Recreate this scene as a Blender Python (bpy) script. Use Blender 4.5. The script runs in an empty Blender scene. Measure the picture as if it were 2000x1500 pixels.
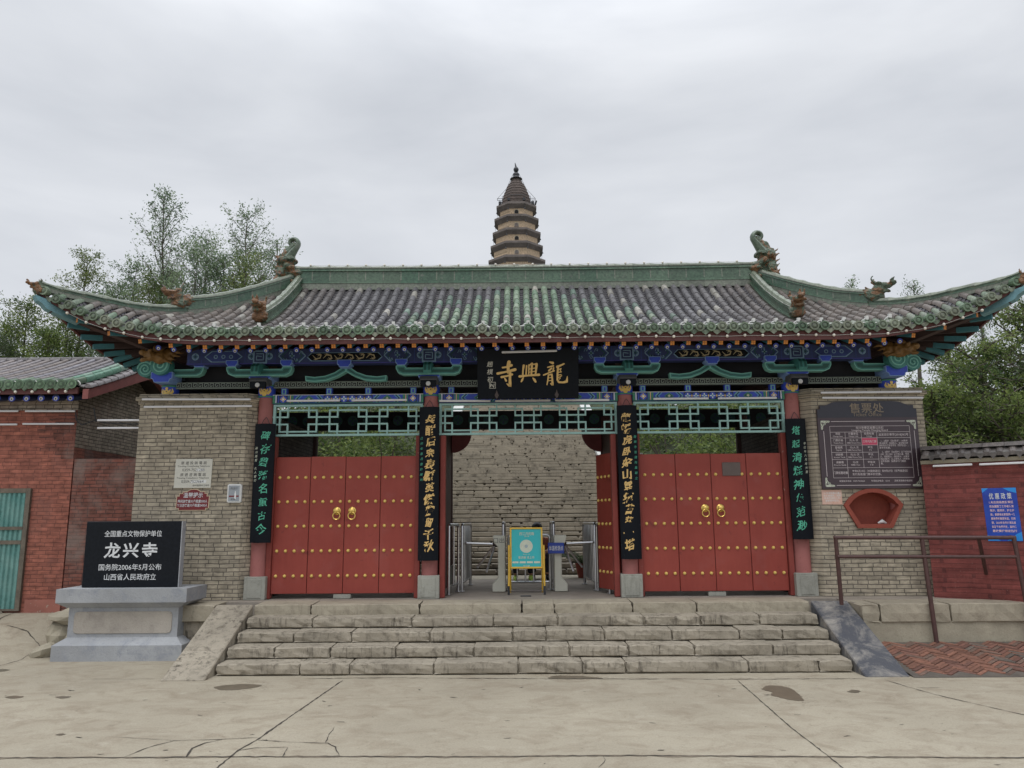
import bpy, bmesh, math, random
import numpy as np
from mathutils import Vector, Matrix
random.seed(7)
S = bpy.context.scene
C = S.collection
R = math.radians

# ------------------------------------------------------------------ camera
CAM = Vector((-.15, -11.15, 1.72))
F = 1502.0
MROT = Matrix.Rotation(R(.42), 3, 'Z') @ Matrix.Rotation(R(100), 3, 'X') @ Matrix.Rotation(R(-.43), 3, 'Z')
cd = bpy.data.cameras.new('camera'); co = bpy.data.objects.new('camera', cd); C.objects.link(co)
co.matrix_world = Matrix.Translation(CAM) @ MROT.to_4x4()
cd.sensor_width = 36; cd.lens = 36 * F / 2000; cd.clip_start = .05; cd.clip_end = 3000
S.camera = co

# ------------------------------------------------------------------ sky, sun, exposure
SUN_EL, SUN_AZ = R(66), R(200)          # high, behind the viewer and a little to the left
w = bpy.data.worlds.new('World'); S.world = w; w.use_nodes = True
nt = w.node_tree; nt.nodes.clear()
def wn(t, **k):
    n = nt.nodes.new(t)
    for a, b in k.items(): setattr(n, a, b)
    return n
out = wn('ShaderNodeOutputWorld')
sky = wn('ShaderNodeTexSky', sky_type='NISHITA', sun_disc=False, sun_elevation=SUN_EL, sun_rotation=SUN_AZ)
bg1 = wn('ShaderNodeBackground'); bg1.inputs[1].default_value = .08
nt.links.new(sky.outputs[0], bg1.inputs[0])
tc = wn('ShaderNodeTexCoord')
sep = wn('ShaderNodeSeparateXYZ'); nt.links.new(tc.outputs['Generated'], sep.inputs[0])
mp = wn('ShaderNodeMapping'); mp.inputs['Scale'].default_value = (1.0, 1.0, 3.2); nt.links.new(tc.outputs['Generated'], mp.inputs[0])
n1 = wn('ShaderNodeTexNoise'); n1.inputs['Scale'].default_value = 2.3; n1.inputs['Detail'].default_value = 5; n1.inputs['Roughness'].default_value = .5; n1.inputs['Distortion'].default_value = .3
nt.links.new(mp.outputs[0], n1.inputs[0])
cr = wn('ShaderNodeValToRGB')            # grey cloud bellies to pale gaps
cr.color_ramp.elements[0].position = .30; cr.color_ramp.elements[0].color = (.55, .575, .62, 1)
cr.color_ramp.elements[1].position = .70; cr.color_ramp.elements[1].color = (.755, .775, .81, 1)
nt.links.new(n1.outputs[0], cr.inputs[0])
mr = wn('ShaderNodeMapRange', interpolation_type='SMOOTHSTEP'); mr.inputs[1].default_value = .48; mr.inputs[2].default_value = .95; mr.inputs[3].default_value = 1.0; mr.inputs[4].default_value = 2.7
nt.links.new(sep.outputs[2], mr.inputs[0])   # an overcast sky is brightest overhead
bg2 = wn('ShaderNodeBackground'); nt.links.new(cr.outputs[0], bg2.inputs[0]); nt.links.new(mr.outputs[0], bg2.inputs[1])
mx = wn('ShaderNodeMixShader'); mx.inputs[0].default_value = .93
nt.links.new(bg1.outputs[0], mx.inputs[1]); nt.links.new(bg2.outputs[0], mx.inputs[2]); nt.links.new(mx.outputs[0], out.inputs[0])
sl = bpy.data.lights.new('sun', 'SUN'); sl.energy = .8; sl.angle = R(25); sl.color = (1, .97, .92)
so = bpy.data.objects.new('sun', sl); C.objects.link(so)
sd = Vector((math.sin(SUN_AZ) * math.cos(SUN_EL), math.cos(SUN_AZ) * math.cos(SUN_EL), math.sin(SUN_EL)))
so.rotation_euler = (-sd).to_track_quat('-Z', 'Y').to_euler(); so.location = (0, -20, 30)
S.view_settings.view_transform = 'Standard'; S.view_settings.look = 'None'
S.view_settings.exposure = .17; S.view_settings.gamma = 1
try:
    S.cycles.use_denoising = True; S.cycles.max_bounces = 6; S.cycles.transparent_max_bounces = 8
except Exception: pass

def at(px, py, Y):
    d = MROT @ Vector(((px - 1000) / F, -(py - 750) / F, -1)); t = (Y - CAM.y) / d.y
    return CAM + d * t
def gp(px, py, z):
    d = MROT @ Vector(((px - 1000) / F, -(py - 750) / F, -1)); t = (z - CAM.z) / d.z
    return CAM + d * t

# ------------------------------------------------------------------ materials
def srgb(r, g, b):
    return tuple(((c / 255) / 12.92 if c / 255 <= .04045 else ((c / 255 + .055) / 1.055) ** 2.4) for c in (r, g, b))
class NT:
    def __init__(s, name):
        s.m = bpy.data.materials.new(name); s.m.use_nodes = True; s.t = s.m.node_tree
        s.b = s.t.nodes['Principled BSDF']; s.tc = s.t.nodes.new('ShaderNodeTexCoord')
    def n(s, t, **k):
        q = s.t.nodes.new(t)
        for a, b in k.items(): setattr(q, a, b)
        return q
    def l(s, a, b): s.t.links.new(a, b)
    def noise(s, scale, detail=4, rough=.55, vec=None, dist=0):
        q = s.n('ShaderNodeTexNoise'); q.inputs['Scale'].default_value = scale; q.inputs['Detail'].default_value = detail
        q.inputs['Roughness'].default_value = rough; q.inputs['Distortion'].default_value = dist
        s.l(vec or s.tc.outputs['Object'], q.inputs[0]); return q.outputs[0]
    def ramp(s, fac, p0, c0, p1, c1):
        q = s.n('ShaderNodeValToRGB'); e = q.color_ramp.elements
        e[0].position = p0; e[0].color = (*c0, 1); e[1].position = p1; e[1].color = (*c1, 1)
        s.l(fac, q.inputs[0]); return q.outputs[0]
    def mix(s, fac, a, b, mode='MIX'):
        q = s.n('ShaderNodeMix', data_type='RGBA', blend_type=mode)
        for i, x in ((0, fac), (6, a), (7, b)):
            if hasattr(x, 'links'): s.l(x, q.inputs[i])
            elif i == 0: q.inputs[0].default_value = x
            else: q.inputs[i].default_value = (*x, 1)
        return q.outputs[2]
    def bump(s, h, strength=.3, dist=.01):
        q = s.n('ShaderNodeBump'); q.inputs['Strength'].default_value = strength; q.inputs['Distance'].default_value = dist
        s.l(h, q.inputs['Height'])
        if s.b.inputs['Normal'].links: s.l(s.b.inputs['Normal'].links[0].from_socket, q.inputs['Normal'])
        s.l(q.outputs[0], s.b.inputs['Normal'])
    def col(s, c): 
        if hasattr(c, 'links'): s.l(c, s.b.inputs['Base Color'])
        else: s.b.inputs['Base Color'].default_value = (*c, 1)
def M(name, c, rough=.6, var=.18, scale=6, bump=.15, bscale=60, metal=0, c2=None, p=(.35, .65), dist=.004, spec=.5):
    k = NT(name); b = k.b
    b.inputs['Roughness'].default_value = rough; b.inputs['Metallic'].default_value = metal; b.inputs['Specular IOR Level'].default_value = spec
    lo = tuple(x * (1 - var) for x in c); hi = c2 or tuple(min(.95, x * (1 + var)) for x in c)
    a = k.ramp(k.noise(scale), p[0], lo, p[1], hi)
    a = k.mix(.5, a, k.ramp(k.noise(scale * 7, 3), .3, tuple(x * (1 - var * .7) for x in c), .7, tuple(min(.95, x * (1 + var * .7)) for x in c)))
    k.col(a)
    if bump: k.bump(k.noise(bscale, 5), bump, dist)
    return k.m
def brick(name, c1, c2, mortar, bw=.2, rh=.057, ms=.007, stain=None, stain_amt=.5, rough=.85, bump=.6, smear=0, spec=.3):
    k = NT(name); b = k.b; b.inputs['Roughness'].default_value = rough; b.inputs['Specular IOR Level'].default_value = spec
    sp = k.n('ShaderNodeSeparateXYZ'); k.l(k.tc.outputs['Object'], sp.inputs[0])
    ad = k.n('ShaderNodeMath', operation='ADD'); k.l(sp.outputs[0], ad.inputs[0]); k.l(sp.outputs[1], ad.inputs[1])
    # a little waver so that the courses are not ruler straight
    wv = k.noise(1.7, 2); wv2 = k.noise(14, 2)
    ml = k.n('ShaderNodeMath', operation='MULTIPLY_ADD'); k.l(wv, ml.inputs[0]); ml.inputs[1].default_value = .03; k.l(sp.outputs[2], ml.inputs[2])
    ml2 = k.n('ShaderNodeMath', operation='MULTIPLY_ADD'); k.l(wv2, ml2.inputs[0]); ml2.inputs[1].default_value = .012; k.l(ml.outputs[0], ml2.inputs[2])
    cb = k.n('ShaderNodeCombineXYZ'); k.l(ad.outputs[0], cb.inputs[0]); k.l(ml2.outputs[0], cb.inputs[1])
    t = k.n('ShaderNodeTexBrick'); t.offset = .5; t.squash = .72; t.squash_frequency = 3; t.offset_frequency = 2
    k.l(cb.outputs[0], t.inputs['Vector'])
    for nm, v in (('Scale', 1), ('Mortar Size', ms), ('Mortar Smooth', .25), ('Bias', 0), ('Brick Width', bw), ('Row Height', rh)): t.inputs[nm].default_value = v
    t.inputs['Color1'].default_value = (*c1, 1); t.inputs['Color2'].default_value = (*c2, 1); t.inputs['Mortar'].default_value = (*mortar, 1)
    a = k.mix(1.0, t.outputs[0], k.ramp(k.noise(5, 6, .75), .25, (.6, .6, .6), .75, (1.3, 1.28, 1.25)), 'MULTIPLY')
    mpb = k.n('ShaderNodeMapping'); mpb.inputs['Scale'].default_value = (6, 18, 1); k.l(cb.outputs[0], mpb.inputs[0])
    a = k.mix(1.0, a, k.ramp(k.noise(1, 2, .5, mpb.outputs[0]), .3, (.72, .71, .7), .7, (1.22, 1.2, 1.18)), 'MULTIPLY')
    if stain: a = k.mix(k.ramp(k.noise(1.3, 5, .6, dist=.6), .52, (0, 0, 0), .68, (stain_amt,) * 3), a, stain)
    if smear: a = k.mix(k.ramp(k.noise(60, 3), .62, (0, 0, 0), .8, (smear,) * 3), a, (.42, .3, .26))
    k.col(a)
    iv = k.n('ShaderNodeMath', operation='SUBTRACT'); iv.inputs[0].default_value = 1; k.l(t.outputs['Fac'], iv.inputs[1])
    k.bump(k.noise(70, 4), .25, .004); k.bump(iv.outputs[0], bump, .008)
    return k.m
def tile_mat(name, rough=.5, spec=.4):
    k = NT(name); k.b.inputs['Roughness'].default_value = rough; k.b.inputs['Specular IOR Level'].default_value = spec
    at_ = k.n('ShaderNodeAttribute', attribute_name='Col')
    a = k.mix(1.0, at_.outputs[0], k.ramp(k.noise(26, 5, .7), .3, (.55, .55, .56), .72, (1.4, 1.37, 1.33)), 'MULTIPLY')
    a = k.mix(k.ramp(k.noise(9, 5, .7), .58, (0, 0, 0), .74, (.55,) * 3), a, (.28, .27, .24))
    k.col(a); k.bump(k.noise(60, 4), .3, .006); return k.m
def leaf_mat(name, lo, hi):
    k = NT(name); k.b.inputs['Roughness'].default_value = .55; k.b.inputs['Specular IOR Level'].default_value = .3
    at_ = k.n('ShaderNodeAttribute', attribute_name='Col')
    a = k.ramp(at_.outputs[2], 0, lo, 1, hi); k.col(a)
    tr = k.n('ShaderNodeBsdfTranslucent'); k.l(a, tr.inputs[0])
    mxx = k.n('ShaderNodeMixShader'); mxx.inputs[0].default_value = .42
    k.l(k.b.outputs[0], mxx.inputs[1]); k.l(tr.outputs[0], mxx.inputs[2])
    k.l(mxx.outputs[0], k.t.nodes['Material Output'].inputs[0]); return k.m

m_pier = brick('pale_brick', (.45, .405, .32), (.355, .32, .255), (.155, .142, .12), stain=(.29, .25, .2), stain_amt=.45)
m_pier_lo = m_pier
m_redbrick = brick('red_brick', (.345, .13, .095), (.275, .105, .08), (.175, .072, .058), stain=(.2, .1, .085), stain_amt=.5, rh=.06, ms=.005)
m_gable = brick('grey_gable_brick', (.38, .33, .275), (.30, .26, .22), (.11, .095, .08), stain=(.2, .13, .11), stain_amt=.5)
m_gable_red = brick('faded_red_brick', (.235, .09, .07), (.17, .075, .06), (.1, .05, .045), stain=(.22, .17, .15), stain_amt=.75)
m_crim = brick('crimson_brick', (.215, .062, .056), (.19, .054, .05), (.135, .042, .04), stain=(.13, .05, .045), stain_amt=.8, smear=.35, rh=.062, ms=.005, bump=.5)
m_dkbrick = brick('shaded_grey_brick', (.1, .09, .085), (.08, .07, .065), (.03, .03, .03))  # brick colour darkened to imitate the shade inside the gate
m_conc = NT('yard_concrete')
def _conc():
    k = m_conc; k.b.inputs['Roughness'].default_value = .85
    a = k.ramp(k.noise(.5, 6, .6), .3, (.30, .266, .203), .7, (.39, .35, .27))
    mpn = k.n('ShaderNodeMapping'); mpn.inputs['Scale'].default_value = (1.5, 2.1, 1); mpn.inputs['Rotation'].default_value = (0, 0, .35); k.l(k.tc.outputs['Object'], mpn.inputs[0])
    a = k.mix(k.ramp(k.noise(1.6, 7, .7, mpn.outputs[0], .8), .46, (0, 0, 0), .68, (.75,) * 3), a, (.235, .192, .138))
    a = k.mix(k.ramp(k.noise(2.3, 5, .6, mpn.outputs[0]), .58, (0, 0, 0), .72, (.5,) * 3), a, (.42, .385, .31))
    a = k.mix(k.ramp(k.noise(7, 6, .75, mpn.outputs[0], 1), .62, (0, 0, 0), .75, (.55,) * 3), a, (.19, .15, .115))
    a = k.mix(k.ramp(k.noise(180, 3, .7), .62, (0, 0, 0), .8, (.35,) * 3), a, (.2, .17, .14))
    a = k.mix(k.ramp(k.noise(11, 7, .8, dist=1), .56, (0, 0, 0), .68, (.55,) * 3), a, (.2, .165, .12))
    a = k.mix(1.0, a, k.ramp(k.noise(60, 6, .8), .25, (.74, .74, .74), .75, (1.2, 1.19, 1.17)), 'MULTIPLY')
    k.col(a); k.bump(k.noise(90, 6, .7), .45, .006); k.bump(k.noise(3, 4), .25, .03)
    return k.m
m_conc = _conc()
def stone(name, c, dark, rough=.85, amt=.8, sc=3.0, lo=.5, hi=.68, streak=.25):
    k = NT(name); k.b.inputs['Roughness'].default_value = rough; k.b.inputs['Specular IOR Level'].default_value = .3
    a = k.ramp(k.noise(1.7, 5, .6), .3, tuple(x * .82 for x in c), .7, tuple(x * 1.15 for x in c))
    a = k.mix(k.ramp(k.noise(sc, 7, .75, dist=.5), lo, (0, 0, 0), hi, (amt,) * 3), a, dark)
    a = k.mix(k.ramp(k.noise(45, 4, .7), .55, (0, 0, 0), .75, (.5,) * 3), a, tuple(x * .45 for x in c))
    mps = k.n('ShaderNodeMapping'); mps.inputs['Scale'].default_value = (16, 16, 2.5); k.l(k.tc.outputs['Object'], mps.inputs[0])
    st_ = k.mix(1.0, k.ramp(k.noise(1, 5, .7, mps.outputs[0], .4), .52, (0, 0, 0), .66, (1, 1, 1)), k.ramp(k.noise(2.2, 3), .42, (0, 0, 0), .6, (1, 1, 1)), 'MULTIPLY')
    sg = k.n('ShaderNodeMath', operation='MULTIPLY'); k.l(st_, sg.inputs[0]); sg.inputs[1].default_value = streak
    a = k.mix(sg.outputs[0], a, tuple(x * .8 for x in dark))
    k.col(a); k.bump(k.noise(35, 6, .75), .5, .012); k.bump(k.noise(6, 3), .2, .02); return k.m
m_step = stone('worn_limestone', (.34, .302, .24), (.10, .085, .065), sc=8, amt=.75, streak=.95)
m_stepedge = stone('pale_limestone', (.37, .33, .255), (.2, .17, .13), amt=.6, sc=6, streak=.35)
m_floor = stone('platform_paving', (.30, .265, .225), (.2, .17, .14), amt=.5)
m_cem = stone('cement_render', (.36, .325, .25), (.26, .225, .17), amt=.6, sc=1.6)
m_rampd = stone('dark_worn_stone', (.31, .29, .26), (.065, .07, .085), amt=.95, sc=2.2, lo=.36, hi=.56)
m_plinth = stone('blue_grey_stone', (.35, .362, .378), (.24, .26, .30), amt=.8, sc=4.5, streak=.1)
m_panel = stone('mottled_stone', (.40, .365, .32), (.26, .235, .21), amt=.7, sc=5)
m_colbase = stone('pale_column_stone', (.34, .34, .30), (.2, .2, .17), amt=.6, sc=7)
m_stair = stone('hill_stair_stone', (.285, .25, .195), (.085, .072, .055), amt=.85, sc=2.6, lo=.52, streak=.6)
m_white_stone = stone('white_stone', (.6, .6, .58), (.45, .45, .43), amt=.5)
m_granite = M('black_granite', (.010, .012, .016), .4, .3, 30, 0, spec=.12)
m_letw = M('white_lettering', (.62, .64, .66), .5, .08, 20, 0)
m_door = NT('red_door_paint')
def _door():
    k = m_door; k.b.inputs['Roughness'].default_value = .5; k.b.inputs['Specular IOR Level'].default_value = .35
    a = k.ramp(k.noise(1.2, 5, .6), .3, (.25, .041, .03), .7, (.315, .06, .044))
    mpd = k.n('ShaderNodeMapping'); mpd.inputs['Scale'].default_value = (22, 22, 1.3); k.l(k.tc.outputs['Object'], mpd.inputs[0])
    a = k.mix(1.0, a, k.ramp(k.noise(1, 5, .7, mpd.outputs[0]), .25, (.93, .92, .92), .75, (1.05, 1.06, 1.06)), 'MULTIPLY')
    a = k.mix(k.ramp(k.noise(5.5, 4, .6, dist=.7), .64, (0, 0, 0), .72, (.55,) * 3), a, (.11, .02, .018))
    a = k.mix(k.ramp(k.noise(2.6, 4, .6), .56, (0, 0, 0), .74, (.5,) * 3), a, (.30, .085, .075))
    k.col(a); k.bump(k.noise(2.5, 3), .25, .02); k.bump(k.noise(80, 3), .08, .003); return k.m
m_door = _door()
def peel(name, c, chip, lo=.66):
    k = NT(name); k.b.inputs['Roughness'].default_value = .6; k.b.inputs['Specular IOR Level'].default_value = .3
    a = k.ramp(k.noise(3, 5), .3, tuple(x * .8 for x in c), .7, tuple(x * 1.15 for x in c))
    mk = k.noise(13, 6, .7, dist=.4)
    a = k.mix(k.ramp(mk, lo, (0, 0, 0), lo + .03, (1, 1, 1)), a, chip); k.col(a)
    k.bump(mk, .2, .004); return k.m
m_frame = peel('peeling_red_paint', (.235, .05, .04), (.46, .40, .33), .665)
m_pink = peel('faded_pink_paint', (.36, .135, .125), (.28, .10, .095), .6)
m_inner = M('shaded_dark_red_wood', (.055, .022, .02), .7, .3, 4)  # dark red wood with the shadow inside the gate painted into its tone
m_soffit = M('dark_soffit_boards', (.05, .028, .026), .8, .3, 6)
m_fascia = M('dark_red_eave_board', (.09, .028, .026), .7, .25, 5)
m_tile = tile_mat('weathered_roof_tile')
m_glaze = tile_mat('green_glazed_ridge', .32, .5)
m_glaze_d = M('grey_green_glaze', (.15, .185, .145), .5, .35, 12, .3, 60)
m_mould = M('grey_mortar', (.2, .215, .2), .85, .3, 10, .3)
def beast_mat(name, b):
    k = NT(name); k.b.inputs['Roughness'].default_value = .42
    a = k.ramp(k.noise(8, 4, .6, dist=.6), .47 - b, (.2, .1, .045), .53 - b, (.085, .12, .08))
    a = k.mix(k.ramp(k.noise(15, 5, .7), .56, (0, 0, 0), .62, (.8,) * 3), a, (.05, .052, .055)); a = k.mix(k.ramp(k.noise(22, 5, .7), .62, (0, 0, 0), .68, (.7,) * 3), a, (.42, .36, .26))
    k.col(a); k.bump(k.noise(24, 5, .7), .9, .03); return k.m
m_beast = beast_mat('ochre_glazed_beast', -.06); m_beast_g = beast_mat('green_brown_beast', .03)
m_teal = M('teal_paint', (.045, .19, .17), .55, .2, 8, .1)
m_tealL = M('pale_teal_paint', (.17, .42, .36), .6, .15, 10, .1)
m_tealD = M('dark_green_paint', (.012, .075, .062), .55, .2, 8, .1)
m_lat = M('turquoise_lattice_paint', (.30, .50, .47), .55, .15, 12, .1)
m_under = M('teal_blue_rafter_paint', (.05, .18, .215), .6, .25, 9, .1)
m_blue = M('cobalt_paint', (.028, .065, .46), .5, .2, 9, .08)
m_blueD = M('dark_blue_paint', (.018, .032, .10), .6, .3, 8, .1)
m_green = M('malachite_paint', (.05, .22, .12), .55, .2, 9, .08)
m_gold = M('gold_leaf_paint', (.72, .48, .11), .4, .2, 20, .1, c2=(.8, .6, .2))
m_goldk = M('gilt_lettering', (.68, .45, .16), .4, .12, 30, .1)
m_brass = M('brass', (.72, .5, .14), .28, .15, 30, .05, metal=.85)
m_orange = M('orange_paint', (.55, .21, .035), .55, .2, 30, .1)
m_white = M('white_paint', (.72, .73, .72), .5, .08, 10, .05)
m_lamp = M('white_light_tube', (.68, .68, .7), .35, .08, 10, 0)
m_bulb = M('frosted_bulb', (.66, .62, .55), .3, .1, 30, 0)
m_cord = M('white_cord', (.6, .6, .58), .6, .1, 30, 0)
m_lacq = NT('worn_black_lacquer')
def _lacq():
    k = m_lacq; k.b.inputs['Roughness'].default_value = .5; k.b.inputs['Specular IOR Level'].default_value = .1
    mpn = k.n('ShaderNodeMapping'); mpn.inputs['Scale'].default_value = (6, 6, 1.1); k.l(k.tc.outputs['Object'], mpn.inputs[0])
    mk = k.noise(7, 6, .75, mpn.outputs[0])
    a = k.mix(k.ramp(mk, .66, (0, 0, 0), .72, (.55,) * 3), (.008, .01, .014), (.17, .18, .21))
    k.col(a); return k.m
m_lacq = _lacq()
m_black = M('black_lacquer', (.008, .01, .014), .5, .2, 20, 0, spec=.1)
m_jade = M('jade_green_lettering', (.08, .42, .28), .5, .1, 20, 0)
m_steel = M('stainless_steel', (.55, .55, .56), .28, .08, 30, 0, metal=1)
m_dsteel = M('dark_steel', (.06, .05, .05), .4, .2, 20, .05, metal=.4)
m_rail = M('rusty_brown_paint', (.075, .035, .032), .5, .3, 20, .15)
m_cream = M('cream_machine_paint', (.56, .56, .48), .45, .06, 6, .03)
m_sky = M('turquoise_print', (.03, .47, .50), .4, .06, 4, .03, 6, dist=.02)
m_yel = M('yellow_frame_paint', (.75, .47, .06), .4, .1, 10, .03)
m_signblue = M('blue_sign_print', (.012, .045, .33), .4, .06, 10, 0)
m_poster = M('deep_blue_poster', (.008, .035, .35), .35, .25, 3, 0, c2=(.01, .12, .6))
m_poster2 = M('light_blue_print', (.015, .26, .72), .35, .08, 6, 0)
m_pinktxt = M('pink_print', (.72, .5, .56), .5, .1, 30, 0)
m_silver = M('brushed_plate', (.58, .57, .5), .42, .1, 3, .02)
m_ink = M('dark_ink', (.09, .09, .09), .6, .2, 20, 0)
m_sig = M('deep_red_sign', (.17, .012, .016), .35, .15, 6, 0)
m_cremline = M('cream_print', (.68, .55, .38), .5, .1, 20, 0)
m_board = M('dark_purple_board', (.055, .036, .045), .35, .2, 3, .02)
m_boardt = M('dark_slate_board', (.026, .026, .04), .35, .15, 3, .02)
m_bronze = M('dull_bronze_lettering', (.24, .185, .125), .4, .15, 20, 0)
m_palepr = M('pale_print', (.62, .55, .56), .5, .1, 40, 0)
m_palegr = M('pale_green_print', (.6, .64, .52), .5, .1, 40, 0)
m_magenta = M('magenta_label', (.55, .05, .12), .4, .1, 10, 0)
m_paper = M('faded_orange_paper', (.70, .52, .44), .8, .15, 5, .05, c2=(.62, .25, .15))
m_niche = M('brick_red_render', (.27, .062, .04), .8, .2, 5, .2)
m_niche_in = M('shaded_red_render', (.16, .035, .03), .8, .2, 5, .2)  # shaded copy of the niche red, not applied
m_barge = M('plum_red_bargeboard', (.22, .07, .065), .7, .2, 5, .1)
m_tdoor = M('weathered_turquoise_door', (.10, .27, .25), .65, .35, 3, .2, c2=(.2, .32, .29))
m_rust = M('rusty_grey_iron', (.13, .11, .085), .75, .4, 8, .3)
m_bark = M('bark', (.10, .085, .07), .9, .3, 10, .5, dist=.02)
m_skin = M('skin', (.45, .24, .16), .55, .1, 20, 0)
m_hair = M('black_hair', (.012, .01, .01), .5, .2, 30, 0)
m_cloth_k = M('black_cloth', (.014, .015, .02), .85, .2, 20, .1)
m_cloth_n = M('navy_cloth', (.02, .024, .04), .85, .2, 20, .1)
m_cloth_o = M('rust_orange_cloth', (.30, .09, .05), .85, .2, 20, .1)
m_shoe = M('lime_shoe', (.55, .78, .12), .6, .1, 20, 0)
m_wet = NT('damp_concrete')
def _wet():
    k = m_wet; k.b.inputs['Roughness'].default_value = .35; k.b.inputs['Specular IOR Level'].default_value = .35
    k.col(k.ramp(k.noise(6, 5, .7), .3, (.105, .086, .062), .7, (.15, .124, .09)))
    at_ = k.n('ShaderNodeAttribute', attribute_name='Col'); q = k.n('ShaderNodeMath', operation='MULTIPLY_ADD'); k.l(k.noise(18, 6, .75), q.inputs[0]); q.inputs[1].default_value = .9; k.l(at_.outputs[2], q.inputs[2])
    k.l(k.ramp(q.outputs[0], .5, (0, 0, 0), .8, (1, 1, 1)), k.b.inputs['Alpha']); return k.m
m_wet = _wet()
m_crack = M('crack_dirt', (.045, .038, .03), .9, .3, 10, 0)
m_pagbrick = brick('pagoda_wall_brick', (.56, .43, .30), (.49, .38, .27), (.33, .26, .18), bw=.5, rh=.16, ms=.02, stain=(.36, .29, .22), bump=.3)
m_pagdark = M('pagoda_eave_brick', (.15, .128, .118), .9, .35, 1.2, .5, 3, dist=.1)
m_pagspire = brick('pagoda_spire_brick', (.14, .112, .102), (.11, .09, .082), (.075, .065, .06), bw=.5, rh=.18, ms=.03, bump=.4)
m_iron = M('dark_iron', (.02, .022, .027), .5, .3, 5, 0)
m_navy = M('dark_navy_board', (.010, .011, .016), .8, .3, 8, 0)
m_hole = M('dark_recess', (.014, .013, .013), .9, .2, 5, 0)
m_grass = leaf_mat('bank_grass', (.045, .07, .025), (.16, .19, .08))
m_soil = M('hillside_soil', (.06, .07, .035), .95, .4, .7, .5, 4, c2=(.045, .065, .025), dist=.1)
m_leafL = leaf_mat('grey_green_leaves', (.09, .145, .085), (.28, .36, .20))
m_leafY = leaf_mat('yellow_green_leaves', (.075, .115, .035), (.26, .31, .11))
m_leafR = leaf_mat('mid_green_leaves', (.04, .08, .022), (.25, .31, .09))
m_leafD = leaf_mat('dark_green_leaves', (.03, .052, .024), (.11, .145, .065))
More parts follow.
